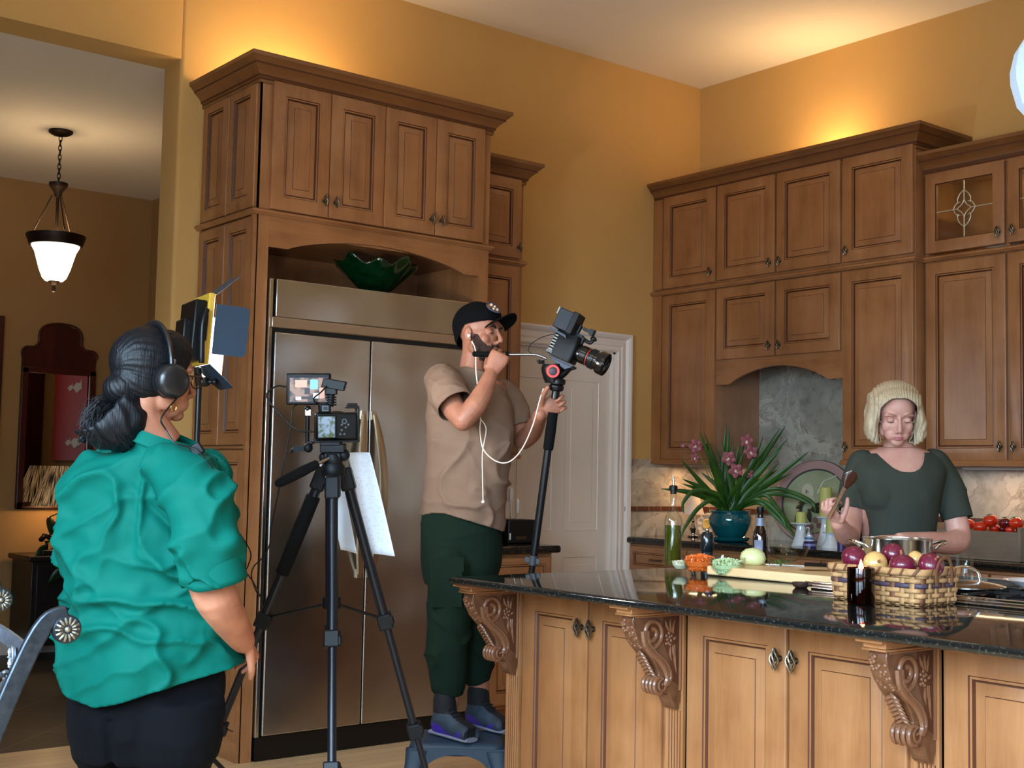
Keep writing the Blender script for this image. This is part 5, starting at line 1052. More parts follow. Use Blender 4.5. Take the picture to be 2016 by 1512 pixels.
# spice bottle behind the woman
c = Vector((-.48, -1.50, CZ)); t = thing('spice_bottle', 'slim purple bottle seen between the blonde person\'s arm and waist', 'bottle', c)
m = MB(); m.lathe([(0, 0), (.022, 0), (.022, .15), (.012, .175), (.011, .20), (0, .20)], 24, c); m.build('body', pbr('purple_label', (58, 44, 96), .35), t); m = MB(); m.lathe([(.0222, .05), (.0227, .05), (.0227, .12), (.0222, .12)], 24, c, closed=True); m.build('label', pbr('label_pale', (206, 206, 222), .5), t); m = MB(); m.lathe([(0, .2), (.013, .2), (.013, .225), (0, .226)], 20, c); m.build('bottle_cap', pbr('cap_grey', (180, 184, 190), .4), t)
# crate of tomatoes
t = thing('wooden_crate', 'grey weathered wooden crate of tomatoes on the back counter', 'crate', (-.45, -2.3, CZ)); CR = wood('weathered_board', (98, 84, 70), (122, 106, 90), (142, 124, 104), axis=1, rough=.8)
def crate(x0, x1, y0, y1, h, hp):
    for nm, a, b_ in (('front_board', (x0, y0, CZ+.001), (x0+.014, y1, CZ+h)), ('back_board', (x1-.014, y0, CZ+.001), (x1, y1, CZ+h)), ('end_board', (x0-.004, y0-.016, CZ+.001), (x1+.004, y0, CZ+hp)), ('end_board', (x0-.004, y1, CZ+.001), (x1+.004, y1+.016, CZ+hp)), ('base_board', (x0+.014, y0, CZ+.001), (x1-.014, y1, CZ+.012)), ('skirting', (x0-.012, y0-.016, CZ+.0005), (x0, y1+.016, CZ+.016))):
        m = MB(); m.box(a, b_); m.build(nm, CR, t, bevel=.002)
crate(-.50, -.22, -2.52, -1.98, .138, .162)
TOM = pbr('tomato_red', (196, 34, 18), .14, coat=.6, col2=(214, 62, 24), vscale=5); TOMD = pbr('tomato_dark', (96, 16, 22), .14, coat=.6); CAL = pbr('calyx_green', (44, 70, 24), .6)
rg = random.Random(6); k = 0
tl = [(1907, 1031, .030, 'tomato half hidden by the woman\'s sleeve, at the left of the crate'), (1930, 1037, .034, 'tomato with its green stem up, left end of the visible pile'), (1950, 1025, .036, 'biggest glossy tomato on top of the pile'), (1957, 1040, .027, 'small tomato beneath the biggest one'), (1980, 1030, .033, 'dark purple-red tomato right of the biggest one'), (1977, 1042, .026, 'dark tomato low against the crate board'), (2000, 1030, .034, 'red tomato near the right end board of the crate'), (1988, 1043, .022, 'orange tomato peeping over the crate board'), (2008, 1040, .022, 'tomato touching the right end board')]
for (px, py, r, lb) in tl:
    p = onisl(px, py, -.40+rg.uniform(-.03, .06)); tt = thing('tomato', lb, 'tomato', p, group='tomatoes in the wooden crate'); q = MB(); R_ = Euler((rg.uniform(-.4, .4), rg.uniform(-.4, .4), rg.uniform(0, 6))).to_matrix().to_4x4(); R_ = Matrix.Translation(p) @ R_
    q = MB(R_); q.grid(lambda u, v: (lambda th_, ph: (r*(1+.03*math.cos(5*th_))*math.cos(ph)*math.cos(th_), r*(1+.03*math.cos(5*th_))*math.cos(ph)*math.sin(th_), r*.86*math.sin(ph)-r*.16*max(0, math.sin(ph))**8))(2*PI*u, -PI/2+PI*v), 30, 16, wrapu=True); q.build('fruit', TOMD if 'dark' in lb else TOM, tt, smooth=70)
    q = MB(R_)
    for j in range(5): a = 2*PI*j/5; leaf(q, (0, 0, r*.74), (r*.5*math.cos(a), r*.5*math.sin(a), r*.80), .004, .003)
    q.build('calyx', CAL, tt, solid=.0008)
for j, yy in enumerate((-2.03, -2.12, -2.21, -2.30, -2.39, -2.47)):
    p = Vector((-.36, yy, CZ+.085)); tt = thing('tomato', 'tomato in the lower layer of the crate', 'tomato', p, group='tomatoes in the wooden crate'); q = MB(); q.ell(p, (.036, .036, .033), n=24, m=14); q.build('fruit', TOM, tt)
# hutch counter: black box, white gadgets
t = thing('bread_box', 'black box standing on the short counter beside the white door', 'box', (-1.82, -.36, CZ)); m = MB(); m.prism([(-.11, 0), (.11, 0), (.085, .125), (-.11, .125)], (-1.80, -.44, CZ), (1, 0, 0), (0, 0, 1), (0, .16, 0)); m.build('case', BLACK, t, bevel=.006)
m = MB(); m.box((-1.86, -.442, CZ+.02), (-1.79, -.4405, CZ+.038)); m.build('front_plate', pbr('brown_plate', (60, 36, 26), .3), t); m = MB(); m.box((-1.905, -.446, CZ+.02), (-1.900, -.4405, CZ+.055)); m.build('white_tab', TRIMW, t)
WPL = pbr('white_plastic', (226, 216, 208), .35)
for (px, a, b_, r, lb, nm) in ((1005, 1030, 960, .013, 'taller white handheld gadget standing behind the black box', 'milk_frother'), (1019, 1030, 982, .008, 'shorter slim white gadget right of the taller one behind the black box', 'milk_frother')):
    P0 = at(px, a, (Vector((-1.85, -.20, CZ))-CAM).dot(FW)); z1 = at(px, b_, (P0-CAM).dot(FW)).z; tt = thing(nm, lb, 'gadget', (P0.x, P0.y, CZ)); q = MB(); q.cyl((P0.x, P0.y, CZ+.001), (P0.x, P0.y, z1-.075), .004); q.lathe([(0, 0), (.018, 0), (.018, .008), (0, .010)], 20, (P0.x, P0.y, CZ)); q.build('shaft', CHROME, tt); q = MB(); q.lathe([(0, 0), (r*.8, .002), (r, .01), (r, .07), (r*.7, .078), (0, .08)], 20, (P0.x, P0.y, z1-.08)); q.build('grip', WPL, tt)
# ------------------------------------------------------------------ bodies and clothes grown from tapered sections
def organic(mb, name, mats, parent, voxel=.006, smooth=6, cut=None, disp=None, assign=None, solid=0, label=None, post=None):
    me = mb.mesh('tmp', []); bm = bmesh.new(); bm.from_mesh(me); bmesh.ops.recalc_face_normals(bm, faces=bm.faces); bm.to_mesh(me); bm.free()
    o = bpy.data.objects.new('tmp', me); C.objects.link(o)
    r = o.modifiers.new('r', 'REMESH'); r.mode = 'VOXEL'; r.voxel_size = voxel; r.use_smooth_shade = True
    s = o.modifiers.new('s', 'SMOOTH'); s.factor = .5; s.iterations = smooth
    dg = bpy.context.evaluated_depsgraph_get(); dg.update(); ev = o.evaluated_get(dg); m2 = bpy.data.meshes.new_from_object(ev, depsgraph=dg)
    bpy.data.objects.remove(o); bm = bmesh.new(); bm.from_mesh(m2); bpy.data.meshes.remove(m2)
    if disp:
        bm.normal_update(); mv = [(v, disp(v.co, v.normal)) for v in bm.verts]
        for v, d in mv:
            if d is not None: v.co += d
    if cut:
        dead = [f for f in bm.faces if cut(f.calc_center_median(), f.normal)]; bmesh.ops.delete(bm, geom=dead, context='FACES')
    if cut:
        for _ in range(8):
            upd = []
            for v in bm.verts:
                be = [e for e in v.link_edges if e.is_boundary]
                if len(be) == 2: upd.append((v, (be[0].other_vert(v).co+be[1].other_vert(v).co)*.25+v.co*.5))
            for v, q_ in upd: v.co = q_
    bm.normal_update(); mats = mats if isinstance(mats, (list, tuple)) else [mats]
    if assign:
        for f in bm.faces: f.material_index = assign(f.calc_center_median(), f.normal)
    inv = MW[parent.name].inverted() if parent else idm(); bm.transform(inv)
    for f in bm.faces: f.smooth = True
    me = bpy.data.meshes.new(name); bm.to_mesh(me); bm.free()
    for q in mats: me.materials.append(q)
    o = bpy.data.objects.new(name, me); C.objects.link(o); MW[o.name] = MW[parent.name] if parent else idm()
    if parent: o.parent = parent
    if solid: md = o.modifiers.new('thickness', 'SOLIDIFY'); md.thickness = solid; md.offset = 0
    if label: o['label'] = label
    return o
def ns(p, s, seed=0): return noise.noise(Vector(p)*s+Vector((seed, seed*1.7, 0)))
def limb(mb, pts, rs, res=4, n=18, flat=1, up=None):
    P, R_ = spl([Vector(p) for p in pts], rs, res); mb.tube(P, R_, n, flat=flat, up=up)
    mb.ell(P[0], R_[0]*1.0, n=14, m=8); mb.ell(P[-1], R_[-1]*1.0, n=14, m=8)
def fold(p, freq, amp, dirv, seed=0, warp=.6):
    """cloth folds: warped ridges running across dirv"""
    p = Vector(p); w_ = ns(p, 5, seed)*warp+ns(p, 13, seed+3)*warp*.25; x = p.dot(Vector(dirv))*freq+w_*4
    return amp*(1-abs(math.sin(x)))**2.2
def head(mb, M, s=1.0, jaw=1.0, nose=1.0, female=False, lips=True):
    """skull, face, nose, lips, ears in a head frame: +x face, +y its left, +z up, origin between the eyes' height"""
    R3 = M.to_3x3()
    def E(c, r): mb.ell(M @ (Vector(c)*s), [v*s for v in r], R3, n=22, m=14)
    E((-.012, 0, .028), (.096, .076, .086)); E((.030, 0, .035), (.058, .062, .060)); E((.020, 0, -.025), (.064, .062, .075)); E((.028, 0, -.062), (.050, .048*jaw, .042)); E((.066, 0, -.094), (.020, .022*jaw, .017)); E((.042, 0, -.085), (.034, .036*jaw, .022))
    for y in (-1, 1):
        E((.010, y*.048*jaw, -.062), (.030, .014, .028)); E((.050, y*.037, -.032), (.024, .024, .030)); E((.055, y*.026, -.066), (.030, .022, .024))
        mb.tube([M @ (Vector(p)*s) for p in ((.078, y*.012, .016), (.081, y*.032, .024), (.064, y*.055, .016))], [.007*s, .0085*s, .006*s], 8, res=4)
        E((.072, y*.032, -.001), (.0115, .0150, .0115)); E((.096, y*.011, -.043), (.0105*nose, .0078, .0075))
        E((-.006, y*.079, -.012), (.018, .007, .030)); E((.004, y*.076, -.030), (.010, .007, .012))
    mb.tube([M @ (Vector(p)*s) for p in ((.078, 0, .022), (.088, 0, .002), (.100*.5+.05, 0, -.018), (.106, 0, -.033), (.104, 0, -.042))], [.010*s, .0075*s, .0085*s, .0110*nose*s, .009*nose*s], 10, res=4)
    if lips: E((.0850, 0, -.0665), (.0110, .0225, .0050)); E((.0840, 0, -.0755), (.0105, .0190, .0058))
    E((.086, 0, -.056), (.008, .016, .009))
def headdisp(M, s=1.0):
    Mi = M.inverted(); R3 = M.to_3x3()
    def f(co, no):
        p = (Mi @ co)/s
        if p.length > .16: return None
        d = Vector((0, 0, 0))
        for y in (-1, 1):
            q = math.exp(-(((p.y-y*.020)/.010)**2+((p.z-.004)/.011)**2)) if p.x > .04 else 0; d.x -= .0045*q
            q = math.exp(-(((p.y-y*.034)/.020)**2+((p.z+.016)/.006)**2)) if p.x > .04 else 0; d.x -= .0022*q
            if abs(p.y-y*.079) < .014 and p.x > -.03 and p.x < .02: q = math.exp(-(((p.x+.006)/.007)**2+((p.z+.012)/.013)**2)); d.y -= y*.005*q
        if p.x > .07: d.x -= .0035*math.exp(-(((p.z+.0715)/.0016)**2))*(1 if abs(p.y) < .02 else 0)+.0012*math.exp(-(((p.y)/.004)**2+((p.z+.057)/.006)**2))
        return R3 @ (d*s)
    return f
def hframe(c, face, up=(0, 0, 1), roll=0):
    x = Vector(face).normalized(); y = Vector(up).cross(x).normalized(); z = x.cross(y); M = Matrix(((x.x, y.x, z.x, c[0]), (x.y, y.y, z.y, c[1]), (x.z, y.z, z.z, c[2]), (0, 0, 0, 1)))
    return M @ Matrix.Rotation(roll, 4, 'X')
def hand(mb, wrist, xd, zd, side=1, curl=(60, 70, 40), spread=.0, s=1.0, thumb=((.6, .5), (30, 30)), fc=None):
    """xd fingers, zd back of the hand; side=+1 puts the thumb on +y (zd x xd); fingers bend towards -zd"""
    x = Vector(xd).normalized(); z = (Vector(zd)-x*Vector(zd).dot(x)).normalized(); y = z.cross(x)*side; w0 = Vector(wrist)
    mb.loft([(w0-x*.01*s, y*.026*s, z*.019*s), (w0+x*.02*s, y*.031*s, z*.018*s), (w0+x*.055*s, y*.041*s, z*.0155*s, 2.4), (w0+x*.085*s, y*.040*s, z*.013*s, 2.6), (w0+x*.096*s, y*.036*s, z*.010*s, 2.4)], n=18, res=3)
    Ls = (.070, .080, .074, .058)
    for k in range(4):
        c = fc[k] if fc else curl; y0 = (.033-.0220*k)*s; p = w0+x*(.088-.004*abs(k-1.2))*s+y*y0; d = (x+y*(.10-.07*k)*spread).normalized(); pts = [p-d*.012*s, p]; a = 0
        for j, f_ in enumerate((.45, .31, .24)):
            a += math.radians(c[j]); dd = d*math.cos(a)-z*math.sin(a); p = p+dd*Ls[k]*f_*s; pts.append(p)
        r = (.0088, .0091, .0088, .0078)[k]*s; P, R_ = spl(pts, [r, r, r*.98, r*.9, r*.74], 4); mb.tube(P, R_, 12); mb.ell(P[-1], R_[-1], n=12, m=8)
    (ty, tz), (c1, c2) = thumb; p = w0+x*.022*s+y*.028*s-z*.004*s; d = (x*(1-ty*.5)+y*ty-z*tz).normalized(); q = p+d*.040*s; n_ = (x*.8-y*.15-z*tz*.6).normalized(); d2 = (d*math.cos(math.radians(c1))+n_*math.sin(math.radians(c1))).normalized(); q2 = q+d2*.032*s; d3 = (d2*math.cos(math.radians(c2))+n_*math.sin(math.radians(c2))).normalized(); q3 = q2+d3*.024*s
    P, R_ = spl([p-d*.01*s, p, q, q2, q3], [.013*s, .014*s, .0115*s, .0105*s, .0085*s], 4); mb.tube(P, R_, 12); mb.ell(P[-1], R_[-1], n=12, m=8)
def skin(name, base, low, sss=.12):
    m_ = pbr(name, base, .46, col2=low, vscale=18, bump=.05, bscale=400, sss=sss); return m_
def eyes(M, parent, s=1.0, iris=(70, 50, 36), closed=.6, lash=(30, 22, 20), brow=(60, 46, 40), bw=.0035, sk=None, look=0, browz=.024):
    for y in (-1, 1):
        c = M @ (Vector((.0715, y*.032, -.0015))*s); R3 = M.to_3x3()
        q = MB(); q.ell(c, .0118*s, n=18, m=12); e = q.build('eye', pbr('eye_white', (150, 140, 134), .3), parent)
        q = MB(); q.ell(M @ (Vector((.0800, y*.032+look, -.0050))*s), (.0035*s, .0050*s, .0050*s), R3, n=12, m=8); q.build('iris', pbr('iris_%d' % iris[0], iris, .1, coat=1), e)
        # upper lid: a cap of skin over the ball
        q = MB()
        def lid(u, v, y=y):
            a = -1.25+2.5*u; top = .9; bot = .35-closed*1.15+.12*math.cos(a*1.2)*-1; ph = bot+(top-bot)*v; r = .0122
            return M @ (Vector((.0715+r*math.cos(ph)*math.cos(a*.9), y*.032+r*1.12*math.sin(a)*(math.cos(ph)**.5 if math.cos(ph) > 0 else 0), -.0015+r*math.sin(ph)))*s)
        q.grid(lid, 14, 8); q.build('eyelid', sk, parent, smooth=80, solid=.0006)
        q = MB(); q.tube([lid(u/8, 0) for u in range(9)], [.0005*s]+[.0013*s]*7+[.0005*s], 6); q.build('eyelashes', pbr('lash_%d' % lash[0], lash, .6), parent)
        q = MB(); pts = [M @ (Vector(p)*s) for p in ((.0885, y*.014, browz-.003), (.0895, y*.026, browz+.002), (.083, y*.040, browz+.003), (.070, y*.052, browz-.003))]; q.tube(pts, [bw*s*.8, bw*s, bw*s*.9, bw*.3*s], 8, res=4, flat=.45, up=(0, 0, 1)); q.build('eyebrow', pbr('brow_%d' % brow[0], brow, .8), parent)
def strands(name, mat, parent, paths, r=.0007, n=3):
    q = MB()
    for p in paths: q.tube(p, [r*.8]+[r]*(len(p)-2)+[r*.2], n)
    return q.build(name, mat, parent, merge=False)
def hairmat(name, ca, cb, rough=.38, sc=(260, 260, 12), spec=.5):
    m_ = pbr(name, ca, rough, col2=cb, vscale=1, stretch=sc, bump=.22, bscale=1.0, spec=spec); return m_

# ================================================================== woman in the green shirt, seen from behind
t = thing('person', 'person in green shirt and black headphones, seen from behind, black hair tied low', 'person', tuple(at(300, 900, 3.2).xy)+(0,))
GD = 3.2
def G(px, py, dd=0): return at(px, py, GD+dd)
gf = (RT*.74+FW*.67); gf.z = 0; gf.normalize()                 # she faces right and away
SKG = skin('skin_tan', (176, 118, 92), (158, 100, 76))
b = MB(); hc = G(306, 738, 0); Mh = hframe(hc, gf+Vector((0, 0, -.06)), roll=0)
head(b, Mh, 1.0, jaw=1.05, female=True)
b.tube([Mh @ Vector((-.02, 0, -.05)), Mh @ Vector((-.03, 0, -.10)), G(312, 880, .0)], [.058, .053, .062], 18, res=4)
sr = at(366, 935, GD-.13); el = G(418, 1150, -.16); wr = G(478, 1262, .02); 
limb(b, [sr, el, ], [.045, .046]); limb(b, [G(405, 1120, -.15), G(425, 1175, -.15), G(452, 1220, -.08), wr], [.054, .053, .045, .031])
hand(b, wr, (G(496, 1280, .13)-wr), (RT*.6+UP*.6), side=-1, curl=(35, 40, 25), s=.95)
sl = G(212, 940, .18); limb(b, [sl, G(180, 1020, .27), G(176, 1150, .32), G(330, 1262, .34), G(440, 1275, .14)], [.040, .044, .044, .038, .03])
tor = [(G(305, 910, .03), RT*.13, FW*.07), (G(290, 1000, .05), RT*.175, FW*.115), (G(292, 1150, .05), RT*.17, FW*.13), (G(295, 1330, .05), RT*.16, FW*.11)]
b.loft(tor, n=28, res=4)
hp = [(G(290, 1300, .05), RT*.16, FW*.11), (G(285, 1400, .05), RT*.15, FW*.11)]; b.loft(hp, n=24)
for (pp, rr_) in (((225, 1400, .1), 0), ((350, 1400, .0), 0)):
    k = G(*pp); limb(b, [k, Vector((k.x, k.y, .48)), Vector((k.x, k.y, .10))], [.08, .06, .045])
gbody = organic(b, 'body', SKG, t, voxel=.004, smooth=5, disp=headdisp(Mh), assign=None)
# shirt
SHG = pbr('green_shirt', (0, 84, 73), .7, spec=.12, var=.04, vscale=6)
b = MB()
b.loft([(G(322, 862, .0), RT*.070-UP*.020, FW*.075), (G(318, 888, .0), RT*.105-UP*.012, FW*.085), (G(302, 912, .01), RT*.175-UP*.015, FW*.105), (G(283, 945, .03), RT*.205, FW*.13, 2.3), (G(285, 1010, .05), RT*.215, FW*.150, 2.3), (G(290, 1085, .05), RT*.212, FW*.150, 2.3), (G(292, 1150, .05), RT*.200, FW*.150), (G(292, 1210, .05), RT*.206, FW*.158), (G(294, 1280, .05), RT*.219, FW*.178), (G(297, 1350, .05), RT*.226, FW*.190), (G(298, 1410, .05), RT*.230, FW*.195)], n=44, res=5)
# near (right) sleeve and far sleeve
limb(b, [G(345, 925, -.08), G(388, 985, -.16), G(410, 1070, -.18), G(418, 1118, -.17)], [.070, .084, .076, .070], res=6, n=24)
limb(b, [G(215, 925, .18), G(182, 1010, .27), G(172, 1100, .31), G(180, 1160, .33)], [.070, .078, .068, .060], res=6, n=24)
b.ell(G(395, 960, .08), (.085, .085, .10)); b.ell(G(420, 1030, .10), (.055, .06, .10))
hemA = [(127, 1332), (150, 1362), (215, 1378), (270, 1366), (330, 1347), (400, 1328), (468, 1312)]
def px_of(p):
    d = Vector(p)-CAM; z_ = d.dot(FW); return 1008+FPX*d.dot(RT)/z_, 756-FPX*d.dot(UP)/z_, z_
def interp(tab, x):
    if x <= tab[0][0]: return tab[0][1]
    for (a, fa), (b_, fb) in zip(tab, tab[1:]):
        if x <= b_: return fa+(fb-fa)*(x-a)/(b_-a)
    return tab[-1][1]
hemz = [(G(px, py).dot(RT), (G(px, py)).z) for px, py in hemA]
u0 = G(418, 1118, -.17); ud = (G(418, 1118, -.17)-G(405, 1060, -.18)).normalized()
def gcut(c, n_):
    if c.z < interp(hemz, c.dot(RT)) : return True
    q = c-u0
    if (c-CAM).dot(FW) < GD+.3 and q.dot(ud) > .018+.018*math.sin((c.dot(RT))*60) and (q-ud*q.dot(ud)).length < .10 and c.dot(RT) > G(372, 1100).dot(RT)-.0: return True
    return False
def gdisp(co, no):
    x = co.dot(RT)-G(290, 1000).dot(RT); z_ = co.z; a = 0
    q = math.exp(-((z_-G(0, 1170).z)/.12)**2); a += q*fold(co, 26, .030, (.25*RT+UP*.9), 2, .9)
    a += fold(co, 15, .018, (RT*.8+UP*.5), 7, 1.0)+fold(co, 27, .010, (RT*-.5+UP*.8), 21, .7)
    a += .010*math.exp(-((z_-G(0, 1300).z)/.08)**2)*math.sin(co.dot(RT)*32+ns(co, 4)*4)
    a += .008*ns(co, 9, 1)+.003*ns(co, 24, 5)
    # deep armhole crease from under the arm
    e = (co-G(335, 1040, -.1)); dl = abs(e.dot((UP*.7+RT*.7).normalized())); a -= .016*math.exp(-(dl/.012)**2)*math.exp(-(e.length/.13)**2)
    return no*(a-.006)
organic(b, 'shirt', SHG, t, voxel=.0055, smooth=8, cut=gcut, disp=gdisp, solid=.003)
# rolled cuff, collar
b = MB(); c0 = G(420, 1122, -.17); 
def cuff(u, v):
    a = 2*PI*u; s1 = ud.cross(FW).normalized(); s2 = ud.cross(s1); gap = 1+.10*math.exp(-((u-.40)/.03)**2); r = .0735+.003*math.sin(a*3)+.004*(v-.5)
    return c0-ud*.040+ud*.070*v*(1-.28*math.exp(-((u-.40)/.05)**2))+s1*r*math.cos(a)*gap+s2*r*math.sin(a)*gap
b.grid(cuff, 60, 6, wrapu=True); b.build('cuff', SHG, t, solid=.004, smooth=60)
b = MB(); cn = G(322, 868, .0)
def collar(u, v):
    a = -.3+u*(2*PI+.1); h = math.sin(PI*min(1, v*1.0)) ; rx, ry = .080+.020*v, .082+.020*v; zz = .020-.045*v if v > .25 else .02*(v/.25)-.012; dx = RT*math.cos(a)*rx+FW*math.sin(a)*ry
    return cn+dx+UP*(zz+.010+RT.dot(dx)*-.35-.0*v)
b.grid(collar, 50, 8, wrapu=True); b.build('collar', SHG, t, solid=.004, smooth=70)
# trousers
BT_ = pbr('black_trousers', (5, 6, 11), .9, spec=.15, bump=.2, bscale=300)
b = MB(); b.loft([(G(296, 1290, .05), RT*.180, FW*.135), (G(292, 1350, .05), RT*.196, FW*.152), (G(284, 1420, .05), RT*.188, FW*.155), (G(283, 1480, .05), RT*.178, FW*.14)], n=32, res=4)
for (px, dd, fx) in ((228, .11, 0), (345, -.01, 0)):
    k = G(px, 1450, dd); limb(b, [k, Vector((k.x, k.y, .70)), Vector((k.x, k.y, .45)), Vector((k.x, k.y, .12))], [.118, .105, .085, .075], n=22)
organic(b, 'trousers', BT_, t, voxel=.007, smooth=8, disp=lambda co, no: no*(.010*fold(co, 10, 1, (RT*.5+UP*.6), 5)+.004*ns(co, 10)-.014*math.exp(-((co.dot(RT)-G(238, 1440).dot(RT))/.012)**2)*(1 if co.z < G(0, 1395).z else 0)))
for (px, dd) in ((228, .11), (345, -.01)):
    k = G(px, 1450, dd); b = MB(); b.loft([(Vector((k.x, k.y, .045))-gf*.05, gf.cross(Vector((0, 0, 1)))*.045, Vector((0, 0, .044))), (Vector((k.x, k.y, .045))+gf*.06, gf.cross(Vector((0, 0, 1)))*.05, Vector((0, 0, .044))), (Vector((k.x, k.y, .03))+gf*.18, gf.cross(Vector((0, 0, 1)))*.035, Vector((0, 0, .028)))], n=18, res=4); b.build('shoe', BLACK, t)
# hair: slicked back cap and a full low ponytail
HRB = hairmat('black_hair', (4, 5, 8), (10, 11, 18), .48, spec=.3)
b = MB(); R3 = Mh.to_3x3()
for (c, r) in (((-.018, 0, .030), (.102, .082, .090)), ((.018, 0, .048), (.072, .074, .070)), ((-.035, 0, -.02), (.078, .072, .065)), ((-.085, 0, -.045), (.045, .048, .04))): b.ell(Mh @ Vector(c), r, R3, n=26, m=16)
Mi = Mh.inverted()
def hcut(c, n_):
    p = Mi @ c; return p.x > .055+.035*max(0, (p.z-.02)/.08)-.55*max(0, .02-p.z) and p.z < .085 or (p.z < -.02 and p.x > -.01)
def hdisp(co, no):
    p = Mi @ co; a = math.atan2(p.y, p.z-.0)*30; return no*(.0007*math.sin(a+p.x*12+ns(co, 18)*5)+.0008*ns(co, 60))
organic(b, 'hair', HRB, t, voxel=.0035, smooth=4, cut=hcut, disp=hdisp, solid=.002)
b = MB(); p0 = G(240, 792, -.02); 
b.loft([(G(262, 780, -.04), UP*.026, RT*.022+FW*.02), (G(240, 793, -.06), UP*.048+RT*.03, FW*.045), (G(226, 812, -.07), (UP*.045+RT*.062), FW*.055), (G(218, 838, -.07), (UP*.012+RT*.086), FW*.060), (G(216, 862, -.06), (RT*.076-UP*.010), FW*.055), (G(220, 886, -.05), (RT*.042-UP*.008), FW*.030)], n=24, res=4)
b.loft([(G(262, 788, -.05), RT*.03, FW*.03), (G(262, 820, -.07), RT*.040, FW*.035), (G(252, 855, -.07), RT*.035, FW*.03)], n=16, res=4)
b.loft([(G(240, 800, 0), UP*.03, FW*.03), (G(195, 822, 0), UP*.03+RT*.01, FW*.04), (G(168, 845, 0), UP*.026+RT*.015, FW*.03), (G(160, 872, 0), RT*.014, FW*.014)], n=16, res=4)
organic(b, 'ponytail', HRB, t, voxel=.005, smooth=6, disp=lambda co, no: no*(.0018*math.sin((co.dot(RT)*.9+co.z*.25)*260+ns(co, 16)*6)+.004*ns(co, 28)))
rg = random.Random(12); ps = []
for k in range(520):
    a = rg.uniform(0, 6.28); f = rg.random()**.5; s0 = p0+RT*rg.uniform(-.01, .03)+UP*rg.uniform(-.03, .03)+FW*rg.uniform(-.03, .03); ex = rg.uniform(152, 262); ey = 880+rg.uniform(-6, 10) if ex > 190 else rg.uniform(820, 886)
    e = G(ex, ey, rg.uniform(-.12, .0)); md = s0.lerp(e, .5)+UP*rg.uniform(.005, .03)-RT*rg.uniform(0, .03)-FW*rg.uniform(.0, .05); ps.append([s0, s0.lerp(md, .55)+UP*.008, md, md.lerp(e, .6)-RT*.004, e+RT*rg.uniform(-.006, .01)])
for k in range(260):
    y = rg.uniform(-.075, .075); z0 = rg.uniform(.02, .115); pts = []
    for j in range(7):
        u_ = j/6; x = .075*(1-u_)-.10*u_; r_ = 1.012; ang = math.atan2(y, .06)*(1-u_*.75); zz = (.03+.088*math.cos(ang)*math.cos((x+.018)/.115*1.15))*(1-u_)+(-.035)*u_+.06*math.sin(PI*u_); pts.append(Mh @ Vector((x, (.080*math.sin(ang))*math.cos(u_*1.0)*r_, zz)))
    if k < 0: ps.append(pts)
strands('loose_strands', HRB, t, ps, .0008)
# headphones
HP = pbr('headphone_black', (16, 17, 20), .38, coat=.2); th2 = thing('headphones', 'black over-ear headphones worn by the person in the green shirt', 'headphones', tuple(Mh @ Vector((-.005, 0, 0))))
m = MB(); pts = []
for k in range(21): a = -PI/2+PI*k/20; pts.append(Mh @ Vector((-.004-.010*math.cos(a), .094*math.sin(a), .010+.116*math.cos(a))))
m.tube(pts, [.007]*21, 10, flat=2.0, up=Mh.to_3x3() @ Vector((0, 0, 1))); m.build('headband', HP, th2)
for y in (-1, 1):
    c = Mh @ Vector((-.002, y*.086, -.020)); ax = Mh.to_3x3() @ Vector((0, y, -.06)); m = MB(); m.lathe([(0, 0), (.036, 0), (.043, .006), (.044, .016), (.040, .026), (.036, .032), (.030, .035), (0, .036)], 40, c, ax); e = m.build('ear_cup', HP, th2); m = MB(); m.lathe([(.030, 0), (.042, 0), (.043, -.010), (.030, -.010)], 36, c, ax, closed=True); m.build('cushion', RUBBER, e)
    m = MB(); m.cyl(Mh @ Vector((-.004, y*.094, .012)), Mh @ Vector((-.003, y*.094, .034)), .008, n=14); m.build('slider', pbr('grey_metal', (110, 112, 116), .4, metal=.7), e)
m = MB(); m.tube([Mh @ Vector((.01, -.105, -.062)), G(318, 822, -.14), G(326, 845, -.13), G(345, 872, -.14), G(385, 885, -.13), G(412, 915, -.16), G(428, 945, -.17), G(436, 965, -.15)], .0022, 6, res=6); m.build('cable', BLACK, th2)
m = MB(); m.obox(G(388, 885, -.11), RT*.012+UP*.008, UP*.012-RT*.008, FW*.008); m.build('cable_clip', BLACK, th2, bevel=.003)
# spectacles and hoop earring
t3 = thing('spectacles', 'thin dark-framed spectacles worn by the person in the green shirt', 'glasses', tuple(Mh @ Vector((.095, 0, 0)))); GM = pbr('spectacle_frame', (52, 40, 34), .3, metal=.5)
for y in (-1, 1):
    m = MB(); m.tube([Mh @ Vector((.098+.004*math.cos(a), y*(.034+.024*math.cos(a)), -.006+.018*math.sin(a))) for a in [2*PI*k/20 for k in range(20)]], .0014, 6, closed=True); f_ = m.build('rim', GM, t3); m = MB(); m.lathe([(0, 0), (.022, 0), (.022, .001), (0, .001)], 24, Mh @ Vector((.099, y*.034, -.006)), Mh.to_3x3() @ Vector((1, 0, 0))); m.build('lens', PANE, f_)
    m = MB(); m.tube([Mh @ Vector(p) for p in ((.099, y*.058, .002), (.09, y*.070, .002), (.05, y*.082, 0), (.0, y*.085, -.004))], .0018, 6, res=3); m.build('temple', GM, t3)
m = MB(); m.tube([Mh @ Vector((.098, -.010, .0)), Mh @ Vector((.103, 0, .003)), Mh @ Vector((.098, .010, .0))], .0013, 6, res=3); m.build('bridge', GM, t3)
m = MB(); c = G(342, 801, -.04); m.tube([c+UP*.010*math.sin(a)+RT*.006*math.cos(a)+FW*.003*math.cos(a) for a in [2*PI*k/16 for k in range(16)]], .0012, 6, closed=True); m.build('earring', pbr('gold', (210, 160, 70), .2, metal=1), t)
